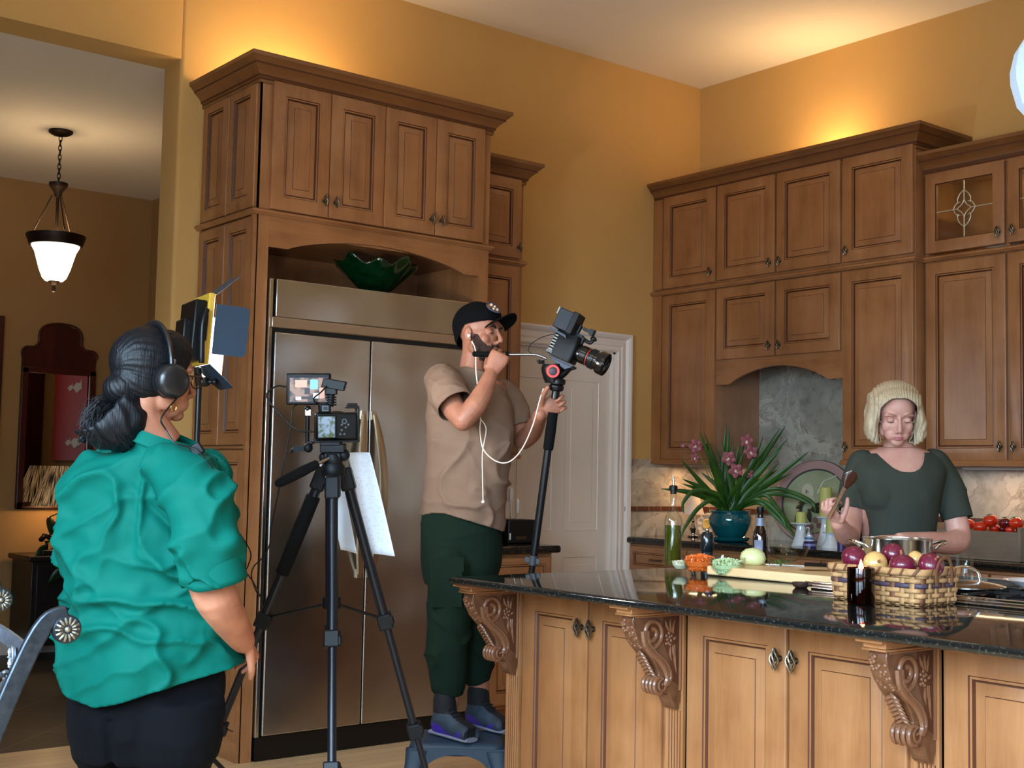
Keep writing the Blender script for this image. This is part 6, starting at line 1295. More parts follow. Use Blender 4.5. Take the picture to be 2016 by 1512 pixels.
eyes(Mh, t, 1.0, closed=.1, sk=SKG)

# ================================================================== man filming from the step stool
MD = 5.30
def Q(px, py, dd=0): return at(px, py, MD+dd)
base = Q(900, 1538); t = thing('person', 'bearded person in taupe T-shirt and dark green trousers filming from a step stool', 'person', (base.x, base.y, 0))
SKM = skin('skin_brown', (172, 116, 92), (152, 98, 76)); mf = (RT*.84-FW*.54); mf.z = 0; mf.normalize()
hm = Q(945, 655, 0); Mm = hframe(hm, mf+Vector((0, 0, -.03)), roll=0); SM = 1.0
b = MB(); head(b, Mm, SM, jaw=1.08, nose=1.1); nb = Q(925, 735, .02)
b.tube([Mm @ Vector((-.018, 0, -.03)), Mm @ Vector((-.020, 0, -.08)), Q(930, 730, .02), Q(925, 765, .02)], [.058, .054, .057, .085], 20, res=4)
tor = [(Q(922, 750, .02), RT*.15, FW*.09), (Q(925, 830, .02), RT*.165, FW*.12), (Q(918, 930, .02), RT*.155, FW*.12), (Q(908, 1020, .02), RT*.150, FW*.12), (Q(905, 1080, .02), RT*.14, FW*.115)]; b.loft(tor, n=28, res=3)
# near arm: elbow low, forearm up to the handle in front of the mouth
sh = Q(868, 752, -.12); elb = Q(912, 828, -.28); wr = Q(966, 737, -.20)
limb(b, [sh, Q(888, 795, -.21), elb], [.056, .050, .042]); limb(b, [elb, Q(935, 800, -.27), Q(955, 765, -.23), wr], [.041, .045, .037, .028])
hand(b, wr, (Q(990, 688, -.19)-wr), (-FW*.95-RT*.15), side=1, curl=(58, 80, 55), s=1.0, thumb=((.45, .9), (35, 30)))
# far arm down to the pole grip
s2 = Q(985, 765, .14); e2 = Q(1030, 866, .10); w2 = Q(1064, 816, -.172)
limb(b, [s2, Q(1012, 815, .14), e2], [.042, .044, .042]); limb(b, [e2, Q(1048, 850, .02), w2], [.042, .042, .028])
hand(b, w2, (RT*.80+UP*.56+FW*.08), FW*.95-RT*.1, side=-1, fc=((42, 88, 70), (44, 90, 70), (46, 90, 70), (50, 88, 68)), s=1.0, thumb=((.75, .7), (15, 20)))
ft = [(Q(888, 1395, -.10), Q(905, 1425, -.14)), (Q(945, 1390, .10), Q(975, 1415, .06))]
for (hx, hd, ax, ad) in ((885, -.08, 884, -.08), (935, .10, 945, .10)):
    limb(b, [Q(hx+8, 1090, hd*.6), Q(hx, 1210, hd-.01), Q(ax, 1380, ad)], [.068, .052, .042])
def massign(c, n_):
    p = Mm.inverted() @ c
    if p.length < .16 and p.x > -.02 and p.z < -.012:
        # beard: jaw, chin, moustache
        if p.z < -.052-.25*max(0, p.x-.05)+.003*ns(c, 140) and p.x > .02 and p.z > -.118 and not (abs(p.y) < .021 and -.084 < p.z < -.064 and p.x > .07): return 1
        e_ = .004*ns(c, 140)
        if abs(p.y) > .03 and p.z > -.12 and p.x > .010+e_+.25*max(0, -p.z-.06) and p.x < .07 and p.z < (-.008 if p.x < .026 else -.008-1.15*(p.x-.026))+e_: return 1
        if p.x > .075 and abs(p.y) < .03 and -.064 < p.z < -.052: return 1
    if p.x > .075 and abs(p.y) < .021 and -.084 < p.z < -.064 and p.x < .12: return 2
    return 0
BEARD = pbr('beard', (46, 34, 30), .85, bump=1, bscale=500, col2=(86, 60, 50), vscale=120); LIPS = pbr('lip_brown', (150, 88, 76), .4)
organic(b, 'body', [SKM, BEARD, LIPS], t, voxel=.0028, smooth=8, disp=headdisp(Mm, SM), assign=massign)
eyes(Mm, t, SM, closed=.62, lash=(24, 18, 16), brow=(30, 22, 20), bw=.0052, sk=SKM, browz=.019)
TS = pbr('taupe_cotton', (128, 104, 88), .9, spec=.15, var=.03, vscale=5, bump=.12, bscale=600)
b = MB()
b.loft([(Q(930, 722, .02), RT*.072+UP*.0, FW*.072), (Q(926, 738, .02), RT*.105, FW*.09), (Q(921, 755, .02), RT*.150, FW*.11), (Q(922, 790, .02), RT*.178, FW*.135, 2.3), (Q(926, 850, .02), RT*.188, FW*.145, 2.3), (Q(922, 920, .02), RT*.180, FW*.145), (Q(914, 990, .02), RT*.178, FW*.145), (Q(910, 1060, .02), RT*.182, FW*.15)], n=40, res=5)
limb(b, [Q(872, 752, -.10), Q(880, 775, -.18), Q(896, 800, -.24), Q(905, 812, -.26)], [.076, .084, .080, .072], res=5, n=24)
limb(b, [Q(980, 765, .12), Q(1002, 800, .15), Q(1018, 838, .13)], [.072, .078, .068], res=5, n=24)
mz = [(Q(px, py).dot(RT), Q(px, py).z) for px, py in ((822, 1016), (850, 1010), (880, 1010), (930, 1025), (965, 1036), (998, 1049))]
sd = (Q(912, 828, -.28)-Q(880, 775, -.18)).normalized(); sc_ = Q(897, 805, -.235); sd2 = (Q(1030, 866, .10)-Q(1002, 800, .15)).normalized(); sc2 = Q(1020, 842, .12)
def mcut(c, n_):
    if c.z < interp(mz, c.dot(RT)): return True
    for (o_, d_, dn) in ((sc_, sd, .10), (sc2, sd2, .10)):
        q = c-o_
        if q.dot(d_) > 0 and (q-d_*q.dot(d_)).length < dn and q.length < .16: return True
    p = Mm.inverted() @ c
    q = c-Q(931, 718, .02); 
    return c.z > Q(930, 727).z+.25*(c.dot(RT)-Q(930, 727).dot(RT))*-1
def mdisp(co, no):
    a = fold(co, 17, .018, (RT*.95+UP*.25), 3, .8)*(1 if co.z < Q(0, 850).z else .45)+fold(co, 28, .006, (RT*.4+UP*.9), 11, .8)*.6+.005*ns(co, 9, 2)
    a += .012*math.exp(-((co.z-Q(0, 1010).z)/.03)**2)*math.sin(co.dot(RT)*45)*.5
    return no*(a-.006)
organic(b, 't_shirt', TS, t, voxel=.0055, smooth=7, cut=mcut, disp=mdisp, solid=.003)
GT = pbr('dark_green_twill', (20, 36, 28), .9, spec=.15, bump=.15, bscale=500, var=.06, vscale=6)
b = MB(); b.loft([(Q(908, 1000, .02), RT*.165, FW*.13), (Q(908, 1060, .02), RT*.172, FW*.14), (Q(908, 1110, .02), RT*.172, FW*.14), (Q(905, 1150, .02), RT*.150, FW*.13)], n=32, res=4)
limb(b, [Q(885, 1110, -.07), Q(886, 1190, -.09), Q(880, 1270, -.10), Q(884, 1340, -.08)], [.098, .094, .090, .076], res=6, n=24); limb(b, [Q(932, 1110, .09), Q(936, 1200, .09), Q(938, 1280, .10), Q(940, 1325, .10)], [.092, .082, .076, .064], res=6, n=24)
def pdisp(co, no):
    a = .004*ns(co, 8)+fold(co, 16, .010, (RT*.5+UP*.8), 4)*(.4+.9*math.exp(-((co.z-Q(0, 1260).z)/.20)**2))
    return no*(a-.003)
organic(b, 'trousers', GT, t, voxel=.006, smooth=7, disp=pdisp, cut=lambda c, n_: c.z > Q(0, 985).z or c.z < Q(0, 1352).z+.0)
# cargo pocket flap
b = MB(); b.obox(Q(880, 1112, -.174), RT*.070, UP*.030, FW*.004+RT*.0005); b.obox(Q(878, 1160, -.176), RT*.066, UP*.075, FW*.003); b.build('cargo_pocket', GT, t, bevel=.004)
def shoe(c_heel, c_toe, top, upper, accent, label):
    t_ = None; d = (c_toe-c_heel); d.z = 0; L_ = d.length; d.normalize(); s_ = Vector((0, 0, 1)).cross(d); z0 = .214; b = MB(); h = Vector((c_heel.x, c_heel.y, z0))
    b.loft([(h+Vector((0, 0, .05)), s_*.030, Vector((0, 0, .045))), (h+d*.03+Vector((0, 0, .062)), s_*.040, Vector((0, 0, .060))), (h+d*.09+Vector((0, 0, .060)), s_*.042, Vector((0, 0, .058))), (h+d*.15+Vector((0, 0, .045)), s_*.044, Vector((0, 0, .042))), (h+d*.22+Vector((0, 0, .034)), s_*.047, Vector((0, 0, .031))), (h+d*(L_-.01)+Vector((0, 0, .026)), s_*.030, Vector((0, 0, .022)))], n=26, res=5)
    limb(b, [h+d*.055+Vector((0, 0, .07)), h+d*.05+Vector((0, 0, .15))], [.050, .047]); return b, h, d, s_, L_
SU = pbr('shoe_slate', (52, 66, 80), .7, col2=(34, 44, 56), vscale=12); SK2 = pbr('shoe_black', (10, 12, 18), .8); PUR = pbr('shoe_purple', (62, 40, 150), .6); SOLE = pbr('shoe_sole', (120, 124, 140), .6)
for (a, c_, lb, um) in ((Q(858, 1440, -.08), Q(930, 1442, -.24), 'near shoe', SU), (Q(925, 1425, .12), Q(1000, 1425, -.06), 'far shoe', SU)):
    b, h, d, s_, L_ = shoe(a, c_, 0, 0, 0, lb)
    f = organic(b, 'shoe', [um, PUR, SK2], t, voxel=.005, smooth=4, assign=lambda c, n_: 1 if (c.z < h.z+.040+.018*math.sin((c-h).dot(d)*34) and c.z > h.z+.010 and (c-h).dot(d) < .20) else (2 if c.z > h.z+.10 or ((c-h).dot(d) > .07 and abs((c-h).dot(s_)) < .022) else 0))
    q = MB(); q.loft([(h-d*.026+Vector((0, 0, k*.0)), s_*.022, Vector((0, 0, .011))) if False else (h-d*.02+Vector((0, 0, .011)), s_*.026, Vector((0, 0, .010))), (h+d*.08+Vector((0, 0, .011)), s_*.034, Vector((0, 0, .0105))), (h+d*.20+Vector((0, 0, .011)), s_*.042, Vector((0, 0, .0105))), (h+d*L_+Vector((0, 0, .012)), s_*.030, Vector((0, 0, .009)))], n=20, res=4); q.build('sole', SOLE, f)
    q = MB()
    for k in range(6): cc_ = h+d*(.085+.017*k)+Vector((0, 0, .125-.012*k)); q.tube([cc_-s_*.024, cc_+Vector((0, 0, .008)), cc_+s_*.024], .0028, 6, res=3)
    q.build('laces', SK2, f)
# cap
CAPM = pbr('cap_black', (6, 7, 10), .9, spec=.15); b = MB(); R3 = Mm.to_3x3()
tc_ = thing('cap', 'black baseball cap with a round colourful patch, worn by the bearded person', 'cap', tuple(Mm @ Vector((0, 0, .04))))
Ct = Mm @ Matrix.Rotation(-.20, 4, 'Y')
b.ell(Ct @ Vector((-.012, 0, .035)), (.108, .089, .098), Ct.to_3x3(), n=30, m=18); b.ell(Ct @ Vector((.035, 0, .055)), (.066, .070, .062), Ct.to_3x3(), n=24, m=14); b.ell(Ct @ Vector((-.06, 0, -.005)), (.055, .066, .065), Ct.to_3x3(), n=20, m=12)
Ci = Ct.inverted()
organic(b, 'crown', CAPM, tc_, voxel=.004, smooth=5, cut=lambda c, n_: (Ci @ c).z < (.030 if (Ci @ c).x > -.02 else .030+.9*((Ci @ c).x+.02)) - .0, disp=lambda co, no: no*.0015*ns(co, 30), solid=.002)
b = MB()
def brim(u, v): a = -1.25+2.5*u; x = .068+.088*v*math.cos(a*.9)+.022*math.cos(a); y = .078*math.sin(a)*(1-.05*v); return Ct @ Vector((x, y, .030-.30*y*y/.078*1.6+.012*v))
b.grid(brim, 28, 10); b.build('brim', CAPM, tc_, solid=.005, smooth=60)
b = MB()
def patch(u, v): a = 2*PI*u; r = .031*v; yy = r*math.cos(a)-.018; zz = .084+r*math.sin(a)*.85; return Ct @ Vector((.104-.60*(zz-.070)-5.5*(yy*yy), yy, zz))
b.grid(patch, 36, 6, wrapu=True); f_ = b.build('patch', pbr('patch_mix', (170, 110, 84), .6, col2=(38, 48, 66), vscale=55), tc_, solid=.002, smooth=60)
b = MB(); b.tube([patch(k/30, .97)+ (Ct.to_3x3() @ Vector((.002, 0, 0))) for k in range(30)], .0022, 6, closed=True); b.build('patch_edge', pbr('patch_edge', (60, 76, 104), .6), f_); b = MB()
for (u_, v_, r_) in ((.1, .3, .006), (.3, .5, .007), (.62, .4, .006), (.85, .5, .007)): b.ell(patch(u_, v_)+(Ct.to_3x3() @ Vector((.002, 0, 0))), r_, n=10, m=6)
b.build('patch_emblem', pbr('patch_cream', (216, 196, 170), .6), f_)
# back-of-head hair under the cap
# earphones
t4 = thing('earphones', 'white wired earphones hanging from the bearded person\'s ear down his T-shirt', 'earphones', tuple(Q(928, 668))); WC = pbr('white_cable', (236, 226, 214), .4)
m = MB(); m.ell(Mm @ Vector((.006, -.088, -.022)), .008); m.build('earbud', WC, t4)
m = MB(); m.tube([Q(929, 672, -.14), Q(936, 690, -.16), Q(937, 730, -.17), Q(941, 765, -.22), Q(943, 800, -.26), Q(946, 825, -.22), Q(945, 850, -.19), Q(952, 885, -.185), Q(975, 907, -.19), Q(1000, 910, -.22), Q(1025, 888, -.24), Q(1048, 840, -.25), Q(1062, 790, -.22), Q(1070, 765, -.20)], .0026, 8, res=8); m.build('cable', WC, t4)
m = MB(); m.tube([Q(946, 825, -.22), Q(957, 845, -.20), Q(950, 890, -.185), Q(950, 940, -.185), Q(951, 985, -.185)], .0022, 8, res=8); m.ell(Q(951, 988, -.185), .007); m.build('tail', WC, t4)

# ================================================================== blonde woman cooking
BD = 5.02
def W(px, py, dd=0): return at(px, py, BD+dd)
base = W(1765, 900); t = thing('person', 'blonde person in a grey-green top cooking behind the island', 'person', (base.x, base.y, 0))
SKB = skin('skin_fair', (204, 154, 138), (192, 138, 122), .12); wf = (-FW*.97-RT*.10); wf.z = -.36
hb = W(1763, 816, 0); SB = .98; Mb = hframe(hb, wf, (0, 0, 1)); b = MB(); head(b, Mb, SB, jaw=1.12, nose=.9)
b.tube([Mb @ Vector((-.03, 0, -.02)), W(1768, 862, .06), W(1770, 892, .06)], [.055, .052, .070], 18, res=4)
b.loft([(W(1770, 880, .05), RT*.07, FW*.06), (W(1768, 897, .05), RT*.150, FW*.085), (W(1768, 935, .03), RT*.175, FW*.11), (W(1768, 1000, .03), RT*.155, FW*.115), (W(1768, 1080, .03), RT*.140, FW*.11), (W(1768, 1200, .03), RT*.16, FW*.12)], n=28, res=4)
# her right arm (left in the photo) raised with the spatula
s1 = W(1690, 925, .05); e1 = W(1672, 1056, -.02); w1 = W(1650, 1030, -.20)
limb(b, [s1, W(1680, 990, .04), e1], [.048, .045, .042]); limb(b, [e1, W(1664, 1052, -.10), w1], [.043, .040, .028])
hand(b, w1, (W(1628, 1000, -.24)-w1), (-RT*.75-FW*.5), side=-1, curl=(45, 70, 45), s=.92, thumb=((.5, .9), (20, 25)))
# her left arm over the pot
s3 = W(1850, 925, .05); e3 = W(1888, 1052, .0); w3 = W(1772, 1062, -.30)
limb(b, [s3, W(1872, 985, .03), e3], [.050, .047, .045]); limb(b, [e3, W(1880, 1068, -.05), W(1830, 1067, -.18), w3], [.045, .047, .040, .026])
hand(b, w3, (W(1715, 1064, -.36)-w3), (UP*.95-FW*.2), side=-1, curl=(12, 20, 15), s=.92, thumb=((.5, .7), (15, 15)))
for px in (1735, 1800): k = W(px, 1200, .03); limb(b, [k, Vector((k.x, k.y, .48)), Vector((k.x, k.y, .08))], [.085, .058, .042])
def bassign(c, n_):
    p = (Mb.inverted() @ c)/SB
    return 1 if (p.x > .083 and abs(p.y) < .0205-.5*abs(p.z+.072) and -.0815 < p.z < -.0625 and p.x < .12) else 0
organic(b, 'body', [SKB, pbr('lip_rose', (176, 104, 106), .45)], t, voxel=.0030, smooth=9, disp=headdisp(Mb, SB), assign=bassign)
eyes(Mb, t, SB, closed=.62, lash=(44, 34, 34), brow=(140, 104, 84), bw=.0026, sk=SKB)
BTm = pbr('slate_green_knit', (56, 60, 53), .9, spec=.15, bump=.12, bscale=500)
b = MB(); b.loft([(W(1770, 886, .05), RT*.090, FW*.080), (W(1768, 897, .05), RT*.160, FW*.095), (W(1767, 925, .03), RT*.185, FW*.125, 2.3), (W(1767, 975, .02), RT*.172, FW*.135), (W(1767, 1010, .02), RT*.160, FW*.130), (W(1766, 1060, .03), RT*.150, FW*.125), (W(1766, 1130, .03), RT*.158, FW*.13), (W(1766, 1200, .03), RT*.17, FW*.135)], n=36, res=5)
for s_ in (-1, 1): b.ell(W(1767+s_*34, 975, -.030), (.078, .080, .080))
limb(b, [W(1698, 912, .05), W(1684, 960, .05), W(1680, 1002, .03), W(1678, 1020, .02)], [.058, .062, .058, .055], res=5, n=22)
limb(b, [W(1840, 912, .05), W(1866, 960, .05), W(1882, 1010, .02), W(1886, 1022, .02)], [.060, .064, .062, .060], res=5, n=22)
ca, cb2 = W(1679, 1006, .03), W(1882, 1022, .02); da = (W(1672, 1056, -.02)-W(1684, 960, .05)).normalized(); db = (e3-W(1866, 960, .05)).normalized()
def bcut(c, n_):
    for (o_, d_) in ((ca, da), (cb2, db)):
        q = c-o_
        if q.dot(d_) > 0 and (q-d_*q.dot(d_)).length < .075 and q.length < .12: return True
    x = (c.dot(RT)-W(1770, 900).dot(RT)); front = (c-CAM).dot(FW) < BD+.06; zt = W(1768, 930).z; 
    if abs(x-.004) < .112 and front and c.z > zt+.100*(abs(x-.004)/.104)**2.6: return True
    if abs(x) < .09 and c.z > W(1768, 884).z: return True
    return False
organic(b, 'knit_top', BTm, t, voxel=.005, smooth=7, cut=bcut, disp=lambda co, no: no*(.003*ns(co, 8)+fold(co, 15, .006, (RT*.5+UP*.8), 9)*.8-.003), solid=.003)
b = MB(); b.loft([(W(1766, 1150, .03), RT*.162, FW*.13), (W(1766, 1260, .03), RT*.175, FW*.14), (W(1766, 1300, .03), RT*.16, FW*.13)], n=28, res=3)
for px in (1730, 1802): k = W(px, 1280, .03); limb(b, [k, Vector((k.x, k.y, .5)), Vector((k.x, k.y, .10))], [.10, .08, .07])
organic(b, 'trousers', BT_, t, voxel=.009, smooth=6)
for px in (1730, 1802): k = W(px, 1280, -.02); q = MB(); q.loft([(Vector((k.x, k.y, .035)), RT*.04, Vector((0, 0, .033))), (Vector((k.x, k.y, .035))-EY*.08, RT*.045, Vector((0, 0, .033))), (Vector((k.x, k.y, .028))-EY*.15, RT*.035, Vector((0, 0, .026)))], n=16, res=3); q.build('shoe', BLACK, t)
# blonde bob
BL = hairmat('blonde_hair', (196, 178, 148), (166, 146, 118), .5)
b = MB(); R3 = Mb.to_3x3()
def HE(c, r): b.ell(Mb @ Vector(c), r, R3, n=26, m=16)
HE((-.025, 0, .036), (.106, .104, .090)); HE((.022, 0, .056), (.076, .090, .060))
for y in (-1, 1):
    b.loft([(Mb @ Vector((.0, y*.060, .05)), R3 @ Vector((.060, 0, 0)), R3 @ Vector((0, .036, 0))), (Mb @ Vector((.004, y*.086, .0)), R3 @ Vector((.060, 0, 0)), R3 @ Vector((0, .026, 0))), (Mb @ Vector((.008, y*.094, -.045)), R3 @ Vector((.058, 0, 0)), R3 @ Vector((0, .025, 0))), (Mb @ Vector((.016, y*.087, -.085)), R3 @ Vector((.050, 0, 0)), R3 @ Vector((0, .026, 0))), (Mb @ Vector((.020, y*.068, -.106)), R3 @ Vector((.038, 0, 0)), R3 @ Vector((0, .018, 0)))], n=22, res=4)
    b.loft([(Mb @ Vector((-.06, y*.05, .06)), R3 @ Vector((.05, 0, 0)), R3 @ Vector((0, .05, 0))), (Mb @ Vector((-.075, y*.055, -.02)), R3 @ Vector((.04, 0, 0)), R3 @ Vector((0, .05, 0))), (Mb @ Vector((-.06, y*.055, -.09)), R3 @ Vector((.035, 0, 0)), R3 @ Vector((0, .045, 0)))], n=18, res=3)
Bi = Mb.inverted()
def bhcut(c, n_):
    p = Bi @ c; lim = .071 if p.z > -.02 else .068
    return (p.x > .030 and abs(p.y) < lim*(1 if p.z < .03 else max(0, 1-((p.z-.03)/.064)**2)**.5) and p.z < .092) 
def bhd(co, no):
    p = Bi @ co; return no*(.0022*math.sin(math.atan2(p.y, .10)*70+p.x*40+ns(co, 14)*5)+.0015*ns(co, 50))
organic(b, 'hair', BL, t, voxel=.0035, smooth=5, cut=bhcut, disp=bhd, solid=.004)
rg = random.Random(3); ps = []
for k in range(420):
    y = rg.choice((-1, 1)); th_ = rg.uniform(-.25, 1.9); x0 = .060*math.cos(th_)-.01; r0 = rg.uniform(.0, 1); st = Vector((.052-.10*r0, y*rg.uniform(.0, .02), .115-.004*r0)); xs = .045-.11*r0
    pts = [st, Vector((xs+.02, y*.056, .104)), Vector((xs, y*.088, .055)), Vector((xs, y*.111, -.01)), Vector((xs+.004, y*.118, -.055)), Vector((xs+.012, y*.108, -.092)), Vector((xs+.016, y*.082, -.112))]; j = Vector((rg.uniform(-.006, .006), rg.uniform(-.003, .003), rg.uniform(-.004, .004)))
    ps.append([Mb @ (p*1.0+j) for p in spl(pts, [1]*7, 2)[0]])
m = MB(); m.ell(Mb @ Vector((.012, .084, -.040)), .007); m.build('earring', pbr('pearl_gold', (226, 196, 130), .2, metal=.8), t)
# spatula in her raised hand
t5_ = thing('spatula', 'wooden spatula with a dark brown handle held up in the blonde person\'s raised hand', 'spatula', tuple(W(1638, 1005, -.28))); m = MB(); p0 = W(1632, 1020, -.27); p1 = W(1664, 960, -.30)
m.tube([p0, p0.lerp(p1, .5), p1], [.009, .008, .010], 10, flat=.7); m.build('handle', pbr('spatula_wood', (104, 70, 40), .5, var=.4, vscale=40), t5_); q = (p1-p0).normalized(); sd_ = q.cross(FW).normalized(); m = MB(); m.loft([(p1, sd_*.010, FW*.006), (p1+q*.03, sd_*.022, FW*.006), (p1+q*.055, sd_*.024, FW*.005), (p1+q*.068, sd_*.014, FW*.004)], n=16, res=3); m.build('blade', pbr('spatula_dark', (66, 34, 20), .25, coat=.6), t5_)
# ------------------------------------------------------------------ step stool under the man
BLU = pbr('slate_blue_plastic', (38, 56, 74), .5, bump=.1, bscale=300)
sc = Vector((-2.985, -1.485, 0)); ZT = .214; st_ = thing('step_stool', 'low slate-blue plastic step stool under the bearded person', 'stool', tuple(sc)); X_ = EX; Y_ = EY
hw, hd_ = .185, .150
def rrect(a, b_, r, n=6): return [(sx*(a-r)+r*math.cos(t0+PI/2*k/n), sy*(b_-r)+r*math.sin(t0+PI/2*k/n)) for (sx, sy, t0) in ((1, 1, 0), (-1, 1, PI/2), (-1, -1, PI), (1, -1, 3*PI/2)) for k in range(n+1)]
m = MB(); R1 = [(hw+.005, hd_+.005, ZT-.045), (hw, hd_, ZT-.015), (hw-.012, hd_-.012, ZT-.003), (hw-.03, hd_-.03, ZT)]; vs = []; n_ = 28
for (a, b_, z_) in R1: vs += [sc+X_*x+Y_*y+Vector((0, 0, z_)) for x, y in rrect(a, b_, .035)]
fs = [tuple(range(84, 112))]+[(j*28+i, j*28+(i+1) % 28, j*28+28+(i+1) % 28, j*28+28+i) for j in range(3) for i in range(28)]; m.add([v for v in vs], fs); m.add([v-Vector((0, 0, .004)) for v in vs[:28]], [tuple(range(27, -1, -1))]); m.build('seat', BLU, st_, smooth=60)
for sx in (-1, 1):
    for sy in (-1, 1):
        m = MB(); c0 = sc+X_*sx*(hw-.03)+Y_*sy*(hd_-.03); c1 = sc+X_*sx*(hw+.018)+Y_*sy*(hd_+.018)
        m.loft([(c1+Vector((0, 0, .002)), X_*.026, Y_*.026, 3.5), (c0.lerp(c1, .4)+Vector((0, 0, .11)), X_*.034, Y_*.034, 3.5), (c0+Vector((0, 0, .185)), X_*.05, Y_*.045, 3)], n=20, res=3); m.build('leg', BLU, st_)
for (d1, d2, a, b_) in ((X_, Y_, hw, hd_), (Y_, X_, hd_, hw)):
    for s_ in (-1, 1):
        m = MB(); out = [(-a, ZT-.02), (a, ZT-.02), (a, .10)]+[((a-.05)*math.cos(PI*k/14), .085+.085*math.sin(PI*k/14)) for k in range(15)]+[(-a, .10)]
        m.prism(out, sc+d2*s_*(b_+.002)-d2*.002*s_, d1, (0, 0, 1), d2*s_*.006); m.build('apron', BLU, st_)

# ------------------------------------------------------------------ man's camera on a monopod
KD = 5.10
def K(px, py, dd=0): return at(px, py, KD+dd)
ft_ = K(988, 1562); top = K(1097, 752); axis = (top-ft_).normalized()
t = thing('monopod', 'black monopod with a red-ringed fluid head held by the bearded person', 'monopod', (ft_.x, ft_.y, 0))
foot = Vector((ft_.x, ft_.y, .012)); Lp = (top-foot).length; axis = (top-foot).normalized(); seg = lambda f: foot+axis*Lp*f
m = MB(); m.cyl(seg(.02), seg(.30), .010, n=18); m.cyl(seg(.28), seg(.58), .0125, n=18); m.cyl(seg(.56), seg(.86), .0155, n=18); m.build('pole', BLACKM, t)
m = MB(); m.ell(foot+Vector((0, 0, .012)), (.02, .02, .02)); m.build('foot', RUBBER, t)
for f in (.285, .565):
    m = MB(); m.cyl(seg(f-.012), seg(f+.012), .019, n=18); s_ = axis.cross(FW).normalized(); m.obox(seg(f)+s_*.022, s_*.012, axis*.011, FW*.010); m.obox(seg(f)-s_*.018-FW*.012, s_*.008, axis*.012, FW*.012); m.build('clamp', pbr('clamp_grey', (70, 72, 76), .4, metal=.4), t, bevel=.002)
gt = seg(.60+.27); m = MB(); g0 = K(1070, 885); g1 = K(1087, 812)
pj = lambda p: foot+axis*((p-foot).dot(axis)); g0, g1 = pj(g0), pj(g1); m.lathe([(.016, 0), (.0205, .004), (.0215, .5*(g1-g0).length), (.0200, (g1-g0).length), (.016, (g1-g0).length)], 24, g0, g1-g0); m.build('foam_grip', RUBBER, t)
m = MB(); m.lathe([(.016, 0), (.016, .03), (.026, .034), (.030, .042), (.030, .052), (.024, .058), (.032, .060), (.034, .075), (.030, .082), (0, .084)], 32, pj(K(1091, 785)), axis); m.build('swivel_collar', BLACKM, t)
# fluid head
hcx = K(1088, 731); ex = (RT*math.cos(math.radians(25))-UP*math.sin(math.radians(25))); ey = (RT*math.sin(math.radians(25))+UP*math.cos(math.radians(25))); ez = -FW
# the lens points right and a little towards the viewer
def tilt(v, a): return v
yaw_ = math.radians(22); exx = (ex*math.cos(yaw_)+ez*math.sin(yaw_)).normalized(); ezz = (ez*math.cos(yaw_)-ex*math.sin(yaw_)).normalized(); eyy = ezz.cross(exx).normalized()
m = MB(); m.loft([(hcx-UP*.046, RT*.030, FW*.032), (hcx-UP*.02, RT*.040, FW*.038), (hcx+UP*.010, RT*.046, FW*.040), (hcx+UP*.030, RT*.040, FW*.036)], n=24, res=3); m.loft([(hcx+RT*.03-UP*.02, UP*.02, FW*.03), (hcx+RT*.06+UP*.004, UP*.018, FW*.03), (hcx+RT*.075+UP*.012, UP*.008, FW*.02)], n=16, res=2); fh = m.build('fluid_head', BLACKM, t)
m = MB(); m.lathe([(.017, 0), (.025, 0), (.027, .004), (.025, .010), (.017, .010)], 40, hcx-FW*.036+UP*.0, -FW, closed=True); m.build('red_ring', pbr('red_ring', (220, 70, 66), .35, emit=(220, 60, 50), estr=.15), fh); m = MB(); m.lathe([(0, 0), (.016, 0), (.016, .010), (.010, .013), (0, .013)], 32, hcx-FW*.036, -FW); m.build('dial', pbr('dial_grey', (66, 62, 70), .5), fh)
m = MB(); pl = K(1108, 713); m.obox(pl, exx*.055, eyy*.004, ezz*.028); m.prism([(-.05, 0), (.055, 0), (.03, -.022), (-.02, -.012)], pl+ezz*.028-eyy*.003, exx, eyy, -ezz*.056); m.build('quick_release_plate', pbr('plate_slate', (58, 66, 78), .4, metal=.3), t, bevel=.002)
h0 = K(1076, 706, -.0); hnd = [h0, K(1062, 701, -.08), K(1050, 699, -.14), K(1000, 699, -.19), K(950, 698, -.10-.06)]
hnd = [h0, K(1064, 701, .005), K(1050, 698, .015), K(1005, 698, .03)]
m = MB(); m.tube(hnd+[K(975, 698, .035)], .0055, 12, res=4); m.build('pan_bar', pbr('rod_metal', (150, 146, 150), .3, metal=1), t); m = MB(); m.cyl(K(935, 697, .035), K(1002, 698, .03), .0115, n=20); m.ell(K(935, 697, .035), .0115, n=14, m=8); m.build('pan_bar_grip', RUBBER, t)
m = MB(); m.tube([K(1072, 712), K(1062, 713), K(1060, 708)], .007, 8, res=3); m.build('lock_lever', BLACK, t)
# cinema camera
cb = K(1116, 682); ct = thing('video_camera', 'black video camera with a large lens and monitor on top, on the monopod', 'camera', tuple(cb))
CBK = pbr('camera_black', (9, 9, 10), .45, spec=.3, var=.2, vscale=60); Mc = Matrix(((exx.x, eyy.x, ezz.x, cb.x), (exx.y, eyy.y, ezz.y, cb.y), (exx.z, eyy.z, ezz.z, cb.z), (0, 0, 0, 1)))
m = MB(Mc); m.loft([((-.058, -.052, 0), (.0, 0, 0.0001), (0, .0001, 0))]*0 or [((0, -.056, 0), (.056, 0, 0), (0, 0, .042), 6), ((0, -.02, 0), (.058, 0, 0), (0, 0, .044), 6), ((-.002, .02, 0), (.056, 0, 0), (0, 0, .044), 6), ((-.004, .052, 0), (.050, 0, 0), (0, 0, .038), 6)], n=40, res=2); bo = m.build('body', CBK, ct)
m = MB(Mc)
for k in range(6): m.box((-.052+.000*k, -.040+.012*k, .0435), (-.034, -.034+.012*k, .0465))
